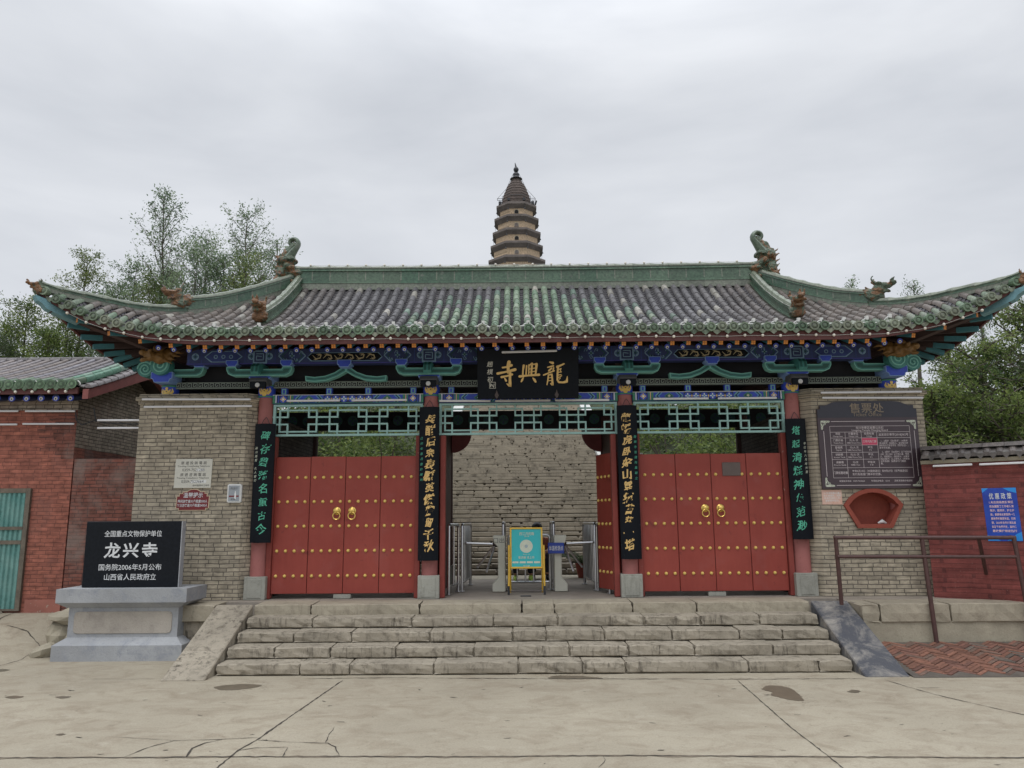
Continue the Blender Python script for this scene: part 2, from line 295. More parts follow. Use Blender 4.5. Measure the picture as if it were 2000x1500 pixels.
# ------------------------------------------------------------------ mesh helpers
class MB:
    def __init__(s): s.v = []; s.f = []; s.m = []; s.c = []
    def add(s, vs, fs, m=0, col=None):
        b = len(s.v); s.v += [tuple(v) for v in vs]
        for f in fs: s.f.append(tuple(i + b for i in f)); s.m.append(m); s.c.append(col)
        return s
    def box(s, x0, x1, y0, y1, z0, z1, m=0, col=None):
        v = [(x, y, z) for z in (z0, z1) for y in (y0, y1) for x in (x0, x1)]
        return s.add(v, [(0, 2, 3, 1), (4, 5, 7, 6), (0, 1, 5, 4), (2, 6, 7, 3), (0, 4, 6, 2), (1, 3, 7, 5)], m, col)
    def obox(s, c, ux, uy, uz, hx, hy, hz, m=0, col=None):
        c, ux, uy, uz = Vector(c), Vector(ux), Vector(uy), Vector(uz)
        v = [c + ux * a * hx + uy * b * hy + uz * d * hz for d in (-1, 1) for b in (-1, 1) for a in (-1, 1)]
        return s.add(v, [(0, 2, 3, 1), (4, 5, 7, 6), (0, 1, 5, 4), (2, 6, 7, 3), (0, 4, 6, 2), (1, 3, 7, 5)], m, col)
    def bar(s, p, q, wd, ht, m=0, col=None, up=(0, 0, 1)):
        p, q = Vector(p), Vector(q); d = q - p; L = d.length; d /= L
        sx = d.cross(Vector(up)); sx.normalize(); u = sx.cross(d)
        return s.obox((p + q) / 2, d, sx, u, L / 2, wd / 2, ht / 2, m, col)
    def prism(s, poly, y0, y1, m=0, ax='y', col=None):
        n = len(poly)
        g = {'y': lambda a, b, t: (a, t, b), 'x': lambda a, b, t: (t, a, b), 'z': lambda a, b, t: (a, b, t)}[ax]
        v = [g(a, b, y0) for a, b in poly] + [g(a, b, y1) for a, b in poly]
        fs = [tuple(range(n)), tuple(range(2 * n - 1, n - 1, -1))] + [(i, i + n, (i + 1) % n + n, (i + 1) % n) for i in range(n)]
        return s.add(v, fs, m, col)
    def tube(s, pts, r, n=8, m=0, cap=True, col=None):
        pts = [Vector(p) for p in pts]; k = len(pts)
        rs = r if isinstance(r, (list, tuple)) else [r] * k
        vs = []; prev = None
        for i, p in enumerate(pts):
            d = (pts[min(i + 1, k - 1)] - pts[max(i - 1, 0)]); d.normalize()
            if prev is None:
                a = d.cross(Vector((0, 0, 1)))
                if a.length < .05: a = d.cross(Vector((0, 1, 0)))
            else: a = prev - d * prev.dot(d)
            a.normalize(); prev = a; b = d.cross(a)
            vs += [p + (a * math.cos(2 * math.pi * j / n) + b * math.sin(2 * math.pi * j / n)) * rs[i] for j in range(n)]
        fs = [(i * n + j, i * n + (j + 1) % n, (i + 1) * n + (j + 1) % n, (i + 1) * n + j) for i in range(k - 1) for j in range(n)]
        if cap: fs += [tuple(range(n - 1, -1, -1)), tuple(range((k - 1) * n, k * n))]
        return s.add(vs, fs, m, col)
    def lathe(s, prof, c, n=16, m=0, axis='z'):
        c = Vector(c); vs = []; k = len(prof)
        for r, h in prof:
            for j in range(n):
                a = 2 * math.pi * j / n
                v = (r * math.cos(a), r * math.sin(a), h)
                if axis == 'y': v = (v[0], v[2], v[1])
                vs.append(c + Vector(v))
        fs = [(i * n + j, i * n + (j + 1) % n, (i + 1) * n + (j + 1) % n, (i + 1) * n + j) for i in range(k - 1) for j in range(n)]
        fs += [tuple(range(n - 1, -1, -1)), tuple(range((k - 1) * n, k * n))]
        return s.add(vs, fs, m)
    def ball(s, c, r, m=0, n=8, sc=(1, 1, 1)):
        k = max(4, n // 2); pr = [(max(1e-4, math.sin(math.pi * i / k)), -math.cos(math.pi * i / k)) for i in range(k + 1)]
        vs = []; c = Vector(c)
        for a, h in pr:
            for j in range(n):
                t = 2 * math.pi * j / n; vs.append(c + Vector((a * math.cos(t) * r * sc[0], a * math.sin(t) * r * sc[1], h * r * sc[2])))
        fs = [(i * n + j, i * n + (j + 1) % n, (i + 1) * n + (j + 1) % n, (i + 1) * n + j) for i in range(k) for j in range(n)]
        return s.add(vs, fs, m)
def link(o, parent=None):
    C.objects.link(o)
    if parent is not None: o.parent = parent
    return o
def wloc(o):
    v = Vector(o.location)
    while o.parent is not None: o = o.parent; v += Vector(o.location)
    return v
def obj(name, mb, mats, parent=None, smooth=False, bevel=0, seg=1, loc=None):
    """one mesh object; mesh data given in world coordinates, stored about loc (or the parent's origin)"""
    base = Vector(loc) if loc is not None else (wloc(parent) if parent is not None else Vector((0, 0, 0)))
    me = bpy.data.meshes.new(name)
    me.from_pydata([(x - base.x, y - base.y, z - base.z) for x, y, z in mb.v], [], mb.f)
    mats = mats if isinstance(mats, (list, tuple)) else [mats]
    for m in mats: me.materials.append(m)
    if len(mats) > 1: me.polygons.foreach_set('material_index', mb.m)
    if any(c is not None for c in mb.c):
        ca = me.color_attributes.new('Col', 'FLOAT_COLOR', 'CORNER')
        arr = []
        for f, c in zip(mb.f, mb.c): arr += list((*(c or (.2, .2, .2)), 1)) * len(f)
        ca.data.foreach_set('color', arr)
    bm = bmesh.new(); bm.from_mesh(me); bmesh.ops.recalc_face_normals(bm, faces=bm.faces)
    if bevel: 
        bmesh.ops.bevel(bm, geom=[e for e in bm.edges if e.is_manifold and e.calc_face_angle(0) > .5], offset=bevel, segments=seg, affect='EDGES', clamp_overlap=True)
    bm.to_mesh(me); bm.free()
    if smooth:
        me.polygons.foreach_set('use_smooth', [True] * len(me.polygons))
        try: me.set_sharp_from_angle(angle=R(40))
        except Exception: pass
    me.update()
    o = bpy.data.objects.new(name, me); link(o, parent)
    o.location = base - (wloc(parent) if parent is not None else Vector((0, 0, 0)))
    return o
def tag(o, label, cat, group=None):
    o['label'] = label; o['category'] = cat
    if group: o['group'] = group
    return o
def thing(name, label, cat, loc=(0, 0, 0), group=None):
    o = bpy.data.objects.new(name, None); link(o); o.location = loc; o.empty_display_size = .1
    return tag(o, label, cat, group)
def struct(name, mb, m, **k):
    o = obj(name, mb, m, **k); o['kind'] = 'structure'; return o
def dup(o, parent, loc):
    c = o.copy(); C.objects.link(c); c.parent = parent; c.location = Vector(loc) - (wloc(parent) if parent is not None else Vector((0, 0, 0))); return c
_gc = {}
def glyphs(body, bold=0):
    """flat outline of a run of text, as (verts, faces, width), size 1, built-in font"""
    key = (body, bold)
    if key in _gc: return _gc[key]
    c = bpy.data.curves.new('t', 'FONT'); c.body = body; c.size = 1; c.offset = bold; c.resolution_u = 2; c.align_x = 'CENTER'; c.align_y = 'CENTER'
    o = bpy.data.objects.new('t', c); C.objects.link(o)
    dg = bpy.context.evaluated_depsgraph_get(); me = bpy.data.meshes.new_from_object(o.evaluated_get(dg))
    v = [(p.co.x, p.co.y) for p in me.vertices]; f = [tuple(p.vertices) for p in me.polygons]
    bpy.data.objects.remove(o); bpy.data.curves.remove(c); bpy.data.meshes.remove(me)
    if v:
        x0 = min(p[0] for p in v); x1 = max(p[0] for p in v); y0 = min(p[1] for p in v); y1 = max(p[1] for p in v)
        v = [(a - (x0 + x1) / 2, b - (y0 + y1) / 2) for a, b in v]
        r = (v, f, x1 - x0, y1 - y0)
    else: r = ([], [], .3, .3)
    _gc[key] = r; return r
class Sheet:
    """a plane that lettering and print lie on: origin (top left), right vector, down vector, all in metres"""
    def __init__(s, o, r, d):
        s.o = Vector(o); s.r = Vector(r).normalized(); s.d = Vector(d).normalized(); s.n = -(s.r.cross(-s.d)); s.n = s.r.cross(-s.d)
        s.n.normalize()
    def p(s, u, v, h=0): return s.o + s.r * u + s.d * v + s.n * h
    def text(s, mb, body, u, v, size, bold=0, m=0, h=.004, wmax=None, shear=0, squash=1, rot=0, wob=0):
        vs, fs, wd, hh = glyphs(body, bold)
        k = size; sx = k * squash
        if wmax and wd * sx > wmax: sx = wmax / wd
        ca, sa = math.cos(rot), math.sin(rot); out = []
        for a, b in vs:
            if wob: a += wob * math.sin(b * 5.1 + u * 40 + v * 31); b += wob * math.sin(a * 6.3 + v * 47 + u * 9)
            a, b = a * sx + shear * b * k, b * k
            out.append(s.p(u + a * ca - b * sa, v - a * sa - b * ca, h))
        mb.add(out, fs, m); return mb
    def quad(s, mb, u0, u1, v0, v1, m=0, h=.003):
        return mb.add([s.p(u0, v1, h), s.p(u1, v1, h), s.p(u1, v0, h), s.p(u0, v0, h)], [(0, 1, 2, 3)], m)
    def line(s, mb, u0, v0, u1, v1, wd, m=0, h=.003):
        dx, dy = u1 - u0, v1 - v0; L = math.hypot(dx, dy); nx, ny = -dy / L * wd / 2, dx / L * wd / 2
        return mb.add([s.p(u0 + nx, v0 + ny, h), s.p(u1 + nx, v1 + ny, h), s.p(u1 - nx, v1 - ny, h), s.p(u0 - nx, v0 - ny, h)], [(0, 1, 2, 3)], m)
    def poly(s, mb, pts, m=0, h=.003):
        return mb.add([s.p(a, b, h) for a, b in pts], [tuple(range(len(pts)))], m)
    def disc(s, mb, u, v, r, m=0, h=.003, n=20, r0=0):
        if r0:
            vs = [s.p(u + q * math.cos(2 * math.pi * i / n), v + q * math.sin(2 * math.pi * i / n), h) for q in (r0, r) for i in range(n)]
            return mb.add(vs, [(i, (i + 1) % n, n + (i + 1) % n, n + i) for i in range(n)], m)
        return s.poly(mb, [(u + r * math.cos(2 * math.pi * i / n), v + r * math.sin(2 * math.pi * i / n)) for i in range(n)], m, h)
    def stroke(s, mb, pts, ws, m=0, h=.006):
        """a brush stroke: a ribbon along pts with half widths ws and round ends"""
        P = []; W = []
        for i in range(len(pts) - 1):
            for t in (0, .25, .5, .75):
                P.append((pts[i][0] + (pts[i + 1][0] - pts[i][0]) * t, pts[i][1] + (pts[i + 1][1] - pts[i][1]) * t)); W.append(ws[i] + (ws[i + 1] - ws[i]) * t)
        P.append(pts[-1]); W.append(ws[-1]); n = len(P); L = []; Q = []
        for i in range(n):
            a = P[max(i - 1, 0)]; b = P[min(i + 1, n - 1)]; dx, dy = b[0] - a[0], b[1] - a[1]; d = math.hypot(dx, dy) or 1
            L.append((P[i][0] - dy / d * W[i], P[i][1] + dx / d * W[i])); Q.append((P[i][0] + dy / d * W[i], P[i][1] - dx / d * W[i]))
        vs = [s.p(*q, h) for q in L + Q]
        mb.add(vs, [(i, i + 1, n + i + 1, n + i) for i in range(n - 1)], m)
        s.disc(mb, *P[0], W[0], m, h + .0007, 10); s.disc(mb, *P[-1], W[-1], m, h + .0009, 10); return mb
FRONT = lambda x, y, z: Sheet((x, y, z), (1, 0, 0), (0, 0, -1))

# ================================================================== THE GATE
ZP = .65                      # platform level
gate = thing('temple_gate', 'wide Chinese temple gate with a curved tiled roof, red studded doors and painted beams', 'temple gate', (0, 0, ZP))
YR, ZE, ZR = 1.2, 4.22, 5.55
def s_of(x): return min(1.0, max(0.0, (abs(x) - 4.2) / 2.3))
def ye(x): return -1.15 - .30 * s_of(x) ** 2
def ze(x): return ZE + .585 * s_of(x) ** 2.9
XC = 6.5
def zroof(x, y):
    t = (y - ye(x)) / (YR - ye(x)); t = max(-.1, min(1, t)); g = .62 * t + .38 * t * t
    return ze(x) + (ZR - ze(x)) * g + .30 * s_of(x) ** .8 * (1 - s_of(x)) ** .35 * max(0, min(1, (y - ye(x)) / .4)) * max(0, 1 - max(0, t) * 1.6)
def yhip(x): return min(YR, -1.45 + (XC - abs(x)))
rs = random.Random(3)
SP = .152
xs_rows = [i * SP + rs.uniform(-.007, .007) for i in range(-42, 43)]
def tcol(x, t):
    ax = abs(x)
    k = rs.random()
    dia = ax / 1.75 + abs(t - .34) / .62 + rs.uniform(-.16, .16)
    base = Vector((.104, .102, .11)); brown = Vector((.125, .106, .094))
    c = base.lerp(brown, max(0, min(1, (ax - 2.6) / 1.6)))
    if dia < 1 or ax < .35: c = Vector((.10, .165, .112)).lerp(Vector((.22, .265, .20)), k * .9)
    elif dia < 1.3 and k < .35: c = Vector((.13, .19, .155))
    if k > .95: c = Vector((.30, .29, .26))
    c = c * rs.uniform(.72, 1.25)
    return tuple(c)
def ref_hip(p, sx):            # mirror a front-slope point across the hip line on to the side slope
    x, y, z = p; x = abs(x); return (sx * (XC - (y + 1.45)), -1.45 + (XC - x), z)
def back(p): return (p[0], 2 * YR - p[1], p[2])
def tile_row(mb, x, fn, y1, seglen=.2):
    y0 = ye(x); L = y1 - y0
    if L < .12: return
    n = max(1, round(L / seglen)); r = .05
    for i in range(n):
        a, b = y0 + L * i / n, y0 + L * (i + 1) / n
        col = tcol(x, (a - y0) / (YR - y0)) if i else tuple(Vector((.105, .165, .105)).lerp(Vector((.18, .2, .16)), rs.random()) * rs.uniform(.75, 1.25))
        vs = []
        jx = rs.uniform(-.006, .006); jz = rs.uniform(-.003, .004)
        for y, rr in ((a - .012, r + .006), (a + (b - a) * .5, r), (b, r - .005)):
            z = zroof(x, y)
            for j in range(6):
                th = math.pi * j / 5
                vs.append(fn((x + jx + rr * math.cos(th), y, z - .006 + jz + rr * math.sin(th) * 1.2)))
        mb.add(vs, [(k * 6 + j, k * 6 + j + 1, (k + 1) * 6 + j + 1, (k + 1) * 6 + j) for k in range(2) for j in range(5)] + [tuple(range(5, -1, -1))], 0, col)
def trough(mb, x0, x1, fn, y1, step=.075):
    xm = (x0 + x1) / 2; y0 = ye(xm); L = y1 - y0
    if L < .1: return
    n = max(1, round(L / step))
    for i in range(n):
        a, b = y0 + L * i / n, y0 + L * (i + 1) / n
        q = rs.uniform(.7, 1.2); col = tuple(Vector((.075, .072, .08)) * q)
        vs = []
        for y, dz in ((a, .022), (b, .004)):
            for x, dp in ((x0, -.004), (x0 + (x1 - x0) * .3, -.036), (x0 + (x1 - x0) * .7, -.036), (x1, -.004)):
                vs.append(fn((x, y, zroof(x, y) + dz + dp)))
        for x, dp in ((x0, -.004), (x0 + (x1 - x0) * .3, -.036), (x0 + (x1 - x0) * .7, -.036), (x1, -.004)): vs.append(fn((x, a, zroof(x, a) - .012 + dp)))
        mb.add(vs, [(0, 1, 5, 4), (1, 2, 6, 5), (2, 3, 7, 6), (8, 9, 1, 0), (9, 10, 2, 1), (10, 11, 3, 2)], 0, col)
fns = [(lambda p: p, False), (back, False)]
roof_mb = MB()
for side, fn in (('f', lambda p: p), ('b', back)):
    for x in xs_rows:
        tile_row(roof_mb, x, fn, yhip(x) - .02)
    for x in xs_rows[:-1]:
        if side == 'f': trough(roof_mb, x + .03, x + SP - .03, fn, min(yhip(x), yhip(x + SP)))
        else: trough(roof_mb, x + .03, x + SP - .03, fn, min(yhip(x), yhip(x + SP)), .3)
for sx in (-1, 1):
    for bk in (0, 1):
        fn = (lambda p, sx=sx: ref_hip(p, sx)) if not bk else (lambda p, sx=sx: back(ref_hip(p, sx)))
        for i in range(26, 43):
            x = i * SP; tile_row(roof_mb, x, fn, yhip(x) - .02)
            trough(roof_mb, x - SP + .03, x - .03, fn, yhip(x), .15)
roof = obj('roof', roof_mb, m_tile, gate, smooth=True)
# glazed tile ends along the eave: discs and hanging drip tiles
eave_mb = MB()
def eave_end(x, fn):
    y, z = ye(x) - .012 + rs.uniform(-.012, .008), ze(x) + .012 + rs.uniform(-.006, .006)
    n = 12; c0 = tuple(Vector((.10, .165, .105)).lerp(Vector((.2, .225, .17)), rs.random()) * rs.uniform(.7, 1.2)); c1 = tuple(Vector(c0) * .62)
    rr = .062
    v = [fn((x + rr * math.cos(2 * math.pi * j / n), y - .012, z + rr * math.sin(2 * math.pi * j / n))) for j in range(n)]
    v += [fn((x + .043 * math.cos(2 * math.pi * j / n), y - .012, z + .043 * math.sin(2 * math.pi * j / n))) for j in range(n)]
    v += [fn((x + .040 * math.cos(2 * math.pi * j / n), y - .004, z + .040 * math.sin(2 * math.pi * j / n))) for j in range(n)]
    v += [fn((x + .018 * math.cos(2 * math.pi * j / n), y - .014, z + .018 * math.sin(2 * math.pi * j / n))) for j in range(n)]
    v += [fn((x + rr * math.cos(2 * math.pi * j / n), y + .10, z + .004 + rr * math.sin(2 * math.pi * j / n))) for j in range(n)]
    ring = lambda a, b: [(a * n + j, a * n + (j + 1) % n, b * n + (j + 1) % n, b * n + j) for j in range(n)]
    eave_mb.add(v, ring(4, 0) + ring(0, 1), 0, c0); eave_mb.add(v, ring(1, 2) + ring(2, 3), 0, c1); eave_mb.add(v, [tuple(3 * n + j for j in range(n))], 0, c0)
    eave_mb.add([fn((x + a, y + .04, z + .062 + b)) for a, b in ((-.012, -.01), (.012, -.01), (.006, .03), (-.006, .03))] + [fn((x + a, y + .064, z + .062 + b)) for a, b in ((-.012, -.01), (.012, -.01), (.006, .03), (-.006, .03))], [(0, 1, 2, 3), (0, 4, 5, 1), (1, 5, 6, 2), (3, 2, 6, 7), (0, 3, 7, 4)], 0, c1)
def drip(x, fn):
    y = ye(x) - .006; z = ze(x) - .018 + rs.uniform(-.006, .006)
    c0 = tuple(Vector((.12, .17, .12)).lerp(Vector((.21, .23, .18)), rs.random()) * rs.uniform(.75, 1.2))
    pl = [(-.056, .012), (-.05, -.03), (-.028, -.048), (0, -.07), (.028, -.048), (.05, -.03), (.056, .012), (.03, -.004), (-.03, -.004)]
    v = [fn((x + a, y, z + b)) for a, b in pl] + [fn((x + a, y + .02, z + b + .006)) for a, b in pl]; n = len(pl)
    eave_mb.add(v, [tuple(range(n)), tuple(range(2 * n - 1, n - 1, -1))] + [(i, (i + 1) % n, n + (i + 1) % n, n + i) for i in range(n)], 0, c0)
for fn in (lambda p: p, back):
    for x in xs_rows: eave_end(x, fn)
    for x in xs_rows[:-1]:
        if rs.random() > .03: drip(x + SP / 2, fn)
for sx in (-1, 1):
    for bk in (0, 1):
        fn = (lambda p, sx=sx: ref_hip(p, sx)) if not bk else (lambda p, sx=sx: back(ref_hip(p, sx)))
        for i in range(26, 43): eave_end(i * SP, fn); drip(i * SP - SP / 2, fn)
obj('glazed_eave_edge', eave_mb, m_tile, roof)
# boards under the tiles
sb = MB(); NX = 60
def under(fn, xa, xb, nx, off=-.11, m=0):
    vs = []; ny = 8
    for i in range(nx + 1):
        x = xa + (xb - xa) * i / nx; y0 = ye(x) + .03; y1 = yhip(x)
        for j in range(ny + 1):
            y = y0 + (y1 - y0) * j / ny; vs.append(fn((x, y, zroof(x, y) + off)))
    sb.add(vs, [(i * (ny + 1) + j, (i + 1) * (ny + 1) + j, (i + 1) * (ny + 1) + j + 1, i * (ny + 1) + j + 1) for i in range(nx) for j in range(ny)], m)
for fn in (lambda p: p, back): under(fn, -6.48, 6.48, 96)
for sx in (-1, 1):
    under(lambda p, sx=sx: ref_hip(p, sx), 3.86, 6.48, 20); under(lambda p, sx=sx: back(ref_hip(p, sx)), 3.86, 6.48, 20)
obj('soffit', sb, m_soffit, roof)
# the red board under the tile ends
fb = MB()
def fascia(fn, xa, xb, n):
    for i in range(n):
        a, b = xa + (xb - xa) * i / n, xa + (xb - xa) * (i + 1) / n
        v = []
        for x in (a, b):
            y, z = ye(x) + .03, ze(x)
            bt = z - .165 + .085 * s_of(x); v += [fn((x, y, bt)), fn((x, y, z - .03)), fn((x, y + .035, z - .03)), fn((x, y + .035, bt))]
        fb.add(v, [(0, 4, 5, 1), (1, 5, 6, 2), (2, 6, 7, 3), (3, 7, 4, 0)])
for fn in (lambda p: p, back): fb = MB(); fascia(fn, -6.45, 6.45, 70); obj('fascia_board', fb, m_fascia, roof)
for sx in (-1, 1): fb = MB(); fascia(lambda p, sx=sx: ref_hip(p, sx), 3.85, 6.45, 16); fascia(lambda p, sx=sx: back(ref_hip(p, sx)), 3.85, 6.45, 16); obj('fascia_board', fb, m_fascia, roof)
# ---- ridges
def ridge_run(path, h, wd, cell, top_r, name, taper=None):
    """a ridge wall along path (points on the roof surface) built of glazed panels with mouldings and a rolled cap"""
    mb = MB(); P = [Vector(p) for p in path]
    L = [0]
    for i in range(1, len(P)): L.append(L[-1] + (P[i] - P[i - 1]).length)
    def pt(d):
        for i in range(1, len(P)):
            if d <= L[i] + 1e-6: return P[i - 1].lerp(P[i], (d - L[i - 1]) / (L[i] - L[i - 1]))
        return P[-1]
    n = max(2, round(L[-1] / cell)); 
    for i in range(n):
        d0, d1 = L[-1] * i / n, L[-1] * (i + 1) / n
        a, b = pt(d0), pt(d1); d = (b - a).normalized(); sx = d.cross(Vector((0, 0, 1))).normalized(); up = Vector((0, 0, 1))
        g = d * .009
        cc = Vector((.06, .118, .08)).lerp(Vector((.10, .148, .105)), rs.random()) * rs.uniform(.85, 1.15); gy = Vector((.17, .19, .155)) * rs.uniform(.85, 1.15)
        hh_ = h if taper is None else h * (1 + (taper - 1) * (i / n) ** 2)
        def slab(z0, z1, hw, m, gap=0):
            z0 = z0 * hh_ / h if z0 > 0 else z0; z1 = z1 * hh_ / h
            aa, bb = a + g * gap, b - g * gap
            v = [aa + sx * hw + up * z0, bb + sx * hw + up * z0, bb - sx * hw + up * z0, aa - sx * hw + up * z0, aa + sx * hw + up * z1, bb + sx * hw + up * z1, bb - sx * hw + up * z1, aa - sx * hw + up * z1]
            mb.add(v, [(3, 2, 1, 0), (4, 5, 6, 7), (0, 1, 5, 4), (2, 3, 7, 6), (1, 2, 6, 5), (3, 0, 4, 7)], 0, tuple((cc, gy, cc * 1.25, gy * 1.1)[m]))
        slab(-.05, h * .16, wd * .6, 1); slab(h * .16, h * .22, wd * .66, 2); slab(h * .22, h * .30, wd * .58, 0)
        slab(h * .30, h * .74, wd * .46, 0, 1); slab(h * .30, h * .73, wd * .445, 3)
        slab(h * .74, h * .80, wd * .60, 2); slab(h * .80, h * .86, wd * .5, 0); slab(h * .86, h * .91, wd * .58, 1)
    tp = [pt(L[-1] * i / (3 * n)) + Vector((0, 0, .93 * (h if taper is None else h * (1 + (taper - 1) * (i / (3 * n)) ** 2)))) for i in range(3 * n + 1)]
    rr = [top_r * (1.15 if i % 3 == 0 else .92) * rs.uniform(.95, 1.05) for i in range(len(tp))]
    mb.tube(tp, rr, 8, 0, True, (.185, .215, .165))
    return obj(name, mb, m_glaze, roof)
main_path = [(-3.85 + 7.7 * i / 20, YR, ZR - .02 + .02 * abs(-1 + i / 10) ** 2) for i in range(21)]
ridge_run(main_path, .37, .16, .30, .045, 'main_ridge')
def on(x, y): return (x, y, zroof(x, y))
for sx in (-1, 1):
    ridge_run([(sx * (3.78 + .0 * k), YR - .02 - 1.78 * k / 12, zroof(3.78, YR - .02 - 1.78 * k / 12) + .02) for k in range(13)], .215, .12, .28, .045, 'hanging_ridge')
    for bk in (0, 1):
        f2 = back if bk else (lambda p: p)
        hx = lambda u: 3.9 + (XC - 3.9) * u
        up_ = [f2((sx * hx(u), yhip(hx(u)), zroof(hx(u), yhip(hx(u))) + .02)) for u in [i / 10 * .46 for i in range(11)]]
        ridge_run(up_, .235, .12, .28, .045, 'hip_ridge')
        lo_ = [f2((sx * hx(u), yhip(hx(u)), zroof(hx(u), yhip(hx(u))) + .02)) for u in [.46 + i / 12 * .53 for i in range(13)]]
        ridge_run(lo_, .085, .10, .3, .05, 'hip_ridge', .35)
# ---- ridge beasts
def rough(o, amt, sc, seed=0):
    from mathutils import noise
    for v in o.data.vertices:
        n = noise.noise_vector(Vector(v.co) * sc + Vector((seed, 0, 0))); v.co += n * amt
def remesh(o, vox=.02):
    """merge touching lumps into one skin so that a carved figure reads as one piece"""
    md = o.modifiers.new('remesh', 'REMESH'); md.mode = 'VOXEL'; md.voxel_size = vox
    dg = bpy.context.evaluated_depsgraph_get(); me = bpy.data.meshes.new_from_object(o.evaluated_get(dg)); o.modifiers.clear()
    old = o.data; mats = [m for m in old.materials]; o.data = me; me.name = old.name
    bpy.data.meshes.remove(old); me.materials.clear()
    for m in mats: me.materials.append(m)
    me.polygons.foreach_set('use_smooth', [True] * len(me.polygons))
def beast(name, c, sx, kind, mat, parent, sc=1.0, vox=.018):
    """kind 'owl': the big ridge-end dragon with a curled tail; 'snout': a crouching head that looks outward (sx)"""
    mb = MB(); c = Vector(c)
    if kind == 'owl':
        q = lambda x, y, z: c + Vector((-sx * x * sc, y * sc, z * sc))      # x grows toward the ridge centre
        mb.prism([((c.x - sx * a * sc), c.z + b * sc) for a, b in ((-.17, 0), (.14, 0), (.17, .12), (.25, .2), (.22, .27), (.06, .36), (.10, .44), (.12, .52), (-.02, .60), (-.16, .56), (-.19, .3))], c.y - .09 * sc, c.y + .09 * sc)
        tail = [q(-.06, 0, .50), q(0, 0, .62), q(.07, 0, .70), q(.13, 0, .78), q(.135, 0, .87), q(.08, 0, .92), q(.01, 0, .90), q(-.02, 0, .84), q(.01, 0, .79), q(.06, 0, .80), q(.07, 0, .84)]
        mb.tube(tail[:4], [.11 * sc, .10 * sc, .085 * sc, .07 * sc], 10)
        for (x, z, r, s3) in ((.17, .21, .09, (1.5, 1.1, .6)), (.14, .06, .08, (1.3, 1.2, .6)), (.1, .3, .07, (1, 1.7, .9)), (.02, .33, .08, (1, 1.6, 1)), (-.1, .2, .1, (1, 1.4, 1.3)), (-.08, .45, .1, (1.1, 1.3, .8)), (.05, .48, .08, (1.3, 1.4, .6)), (.24, .26, .04, (1.2, 1.2, 1.2)), (-.14, .08, .09, (1, 1.5, .9))):
            for sy in (-1, 1): mb.ball(q(x, sy * .06, z), r * sc, 0, 10, s3)
        for k in range(5):
            mb.tube([q(-.17 + k * .012, -.11, .12 + k * .09), q(-.23, -.13, .18 + k * .09)], [.03 * sc, .008 * sc], 6)
            mb.tube([q(-.17 + k * .012, .11, .12 + k * .09), q(-.23, .13, .18 + k * .09)], [.03 * sc, .008 * sc], 6)
    else:
        q = lambda x, y, z: c + Vector((sx[0] * x * sc - sx[1] * y * sc, sx[1] * x * sc + sx[0] * y * sc, z * sc))   # x grows outward
        for (x, y, z, r, s3) in ((0, 0, .06, .11, (1.2, .8, .9)), (.04, 0, .17, .1, (1.1, .85, .9)), (.15, 0, .21, .07, (1.5, .9, .7)), (.24, 0, .24, .045, (1.2, 1, .8)), (.13, 0, .12, .055, (1.4, .9, .5)), (-.1, 0, .1, .08, (1.1, .9, 1.2)), (.05, .06, .24, .04, (1, 1, 1)), (.05, -.06, .24, .04, (1, 1, 1))): mb.ball(q(x, y, z), r * sc, 0, 10, s3)
        for sy in (-1, 1):
            mb.tube([q(.0, sy * .05, .25), q(-.05, sy * .07, .32), q(-.02, sy * .08, .37)], [.03 * sc, .022 * sc, .01 * sc], 6)
            mb.tube([q(.22, sy * .03, .26), q(.27, sy * .03, .32)], [.022 * sc, .01 * sc], 6)
        for k in range(4): mb.tube([q(-.06 - k * .03, 0, .16 - k * .02), q(-.15 - k * .03, 0, .22 - k * .03)], [.035 * sc, .01 * sc], 6)
    o = obj(name, mb, mat, parent); remesh(o, vox * .7); rough(o, .020 * sc, 11 / sc, c.x); rough(o, .010 * sc, 34 / sc, c.x + 9)
    if kind == 'owl':
        mb = MB(); P = [(.0, .50), (.06, .60), (.12, .69)] + [(.075 + (.098 - .0115 * t) * math.cos(t - .35), .80 + (.098 - .0115 * t) * math.sin(t - .35)) for t in [k * .35 for k in range(22)]]
        k0 = len(mb.v); mb.tube([q(a, 0, b) for a, b in P], [(.085, .07, .055)[i] * sc if i < 3 else max(.02, .05 - .0013 * i) * sc for i in range(len(P))], 10, 0, True, (.11, .15, .11))
        mb.v = [(a, c.y + (b - c.y) * 1.7, d) for a, b, d in mb.v]; obj('finial_curl', mb, m_glaze, parent, smooth=True)
    return o
for sx in (-1, 1): beast('dragon_finial', (sx * 3.99, YR, ZR + .05), sx, 'owl', m_beast_g, roof, .93 if sx < 0 else .97)
for sx in (-1, 1):
    y = -.66; beast('ridge_beast', (sx * 3.78, y, zroof(3.78, y) + .10), (0, -1), 'snout', m_beast, roof, .95, .014)
    for bk in (0, 1):
        hxv = 3.9 + (XC - 3.9) * .49; yy = yhip(hxv); p = Vector((sx * hxv, yy, zroof(hxv, yy) + .12))
        if bk: p = Vector(back(p))
        beast('ridge_beast', p, (sx * .85, -.5 if not bk else .5), 'snout', m_beast if sx < 0 else m_beast_g, roof, .95, .014)
        p = Vector((sx * 6.46, -1.44, ze(6.5) - .10)); 
        if bk: p = Vector(back(p))
        beast('corner_figure', p, (sx * .7, -.7 if not bk else .7), 'snout', m_beast, roof, .52, .009)
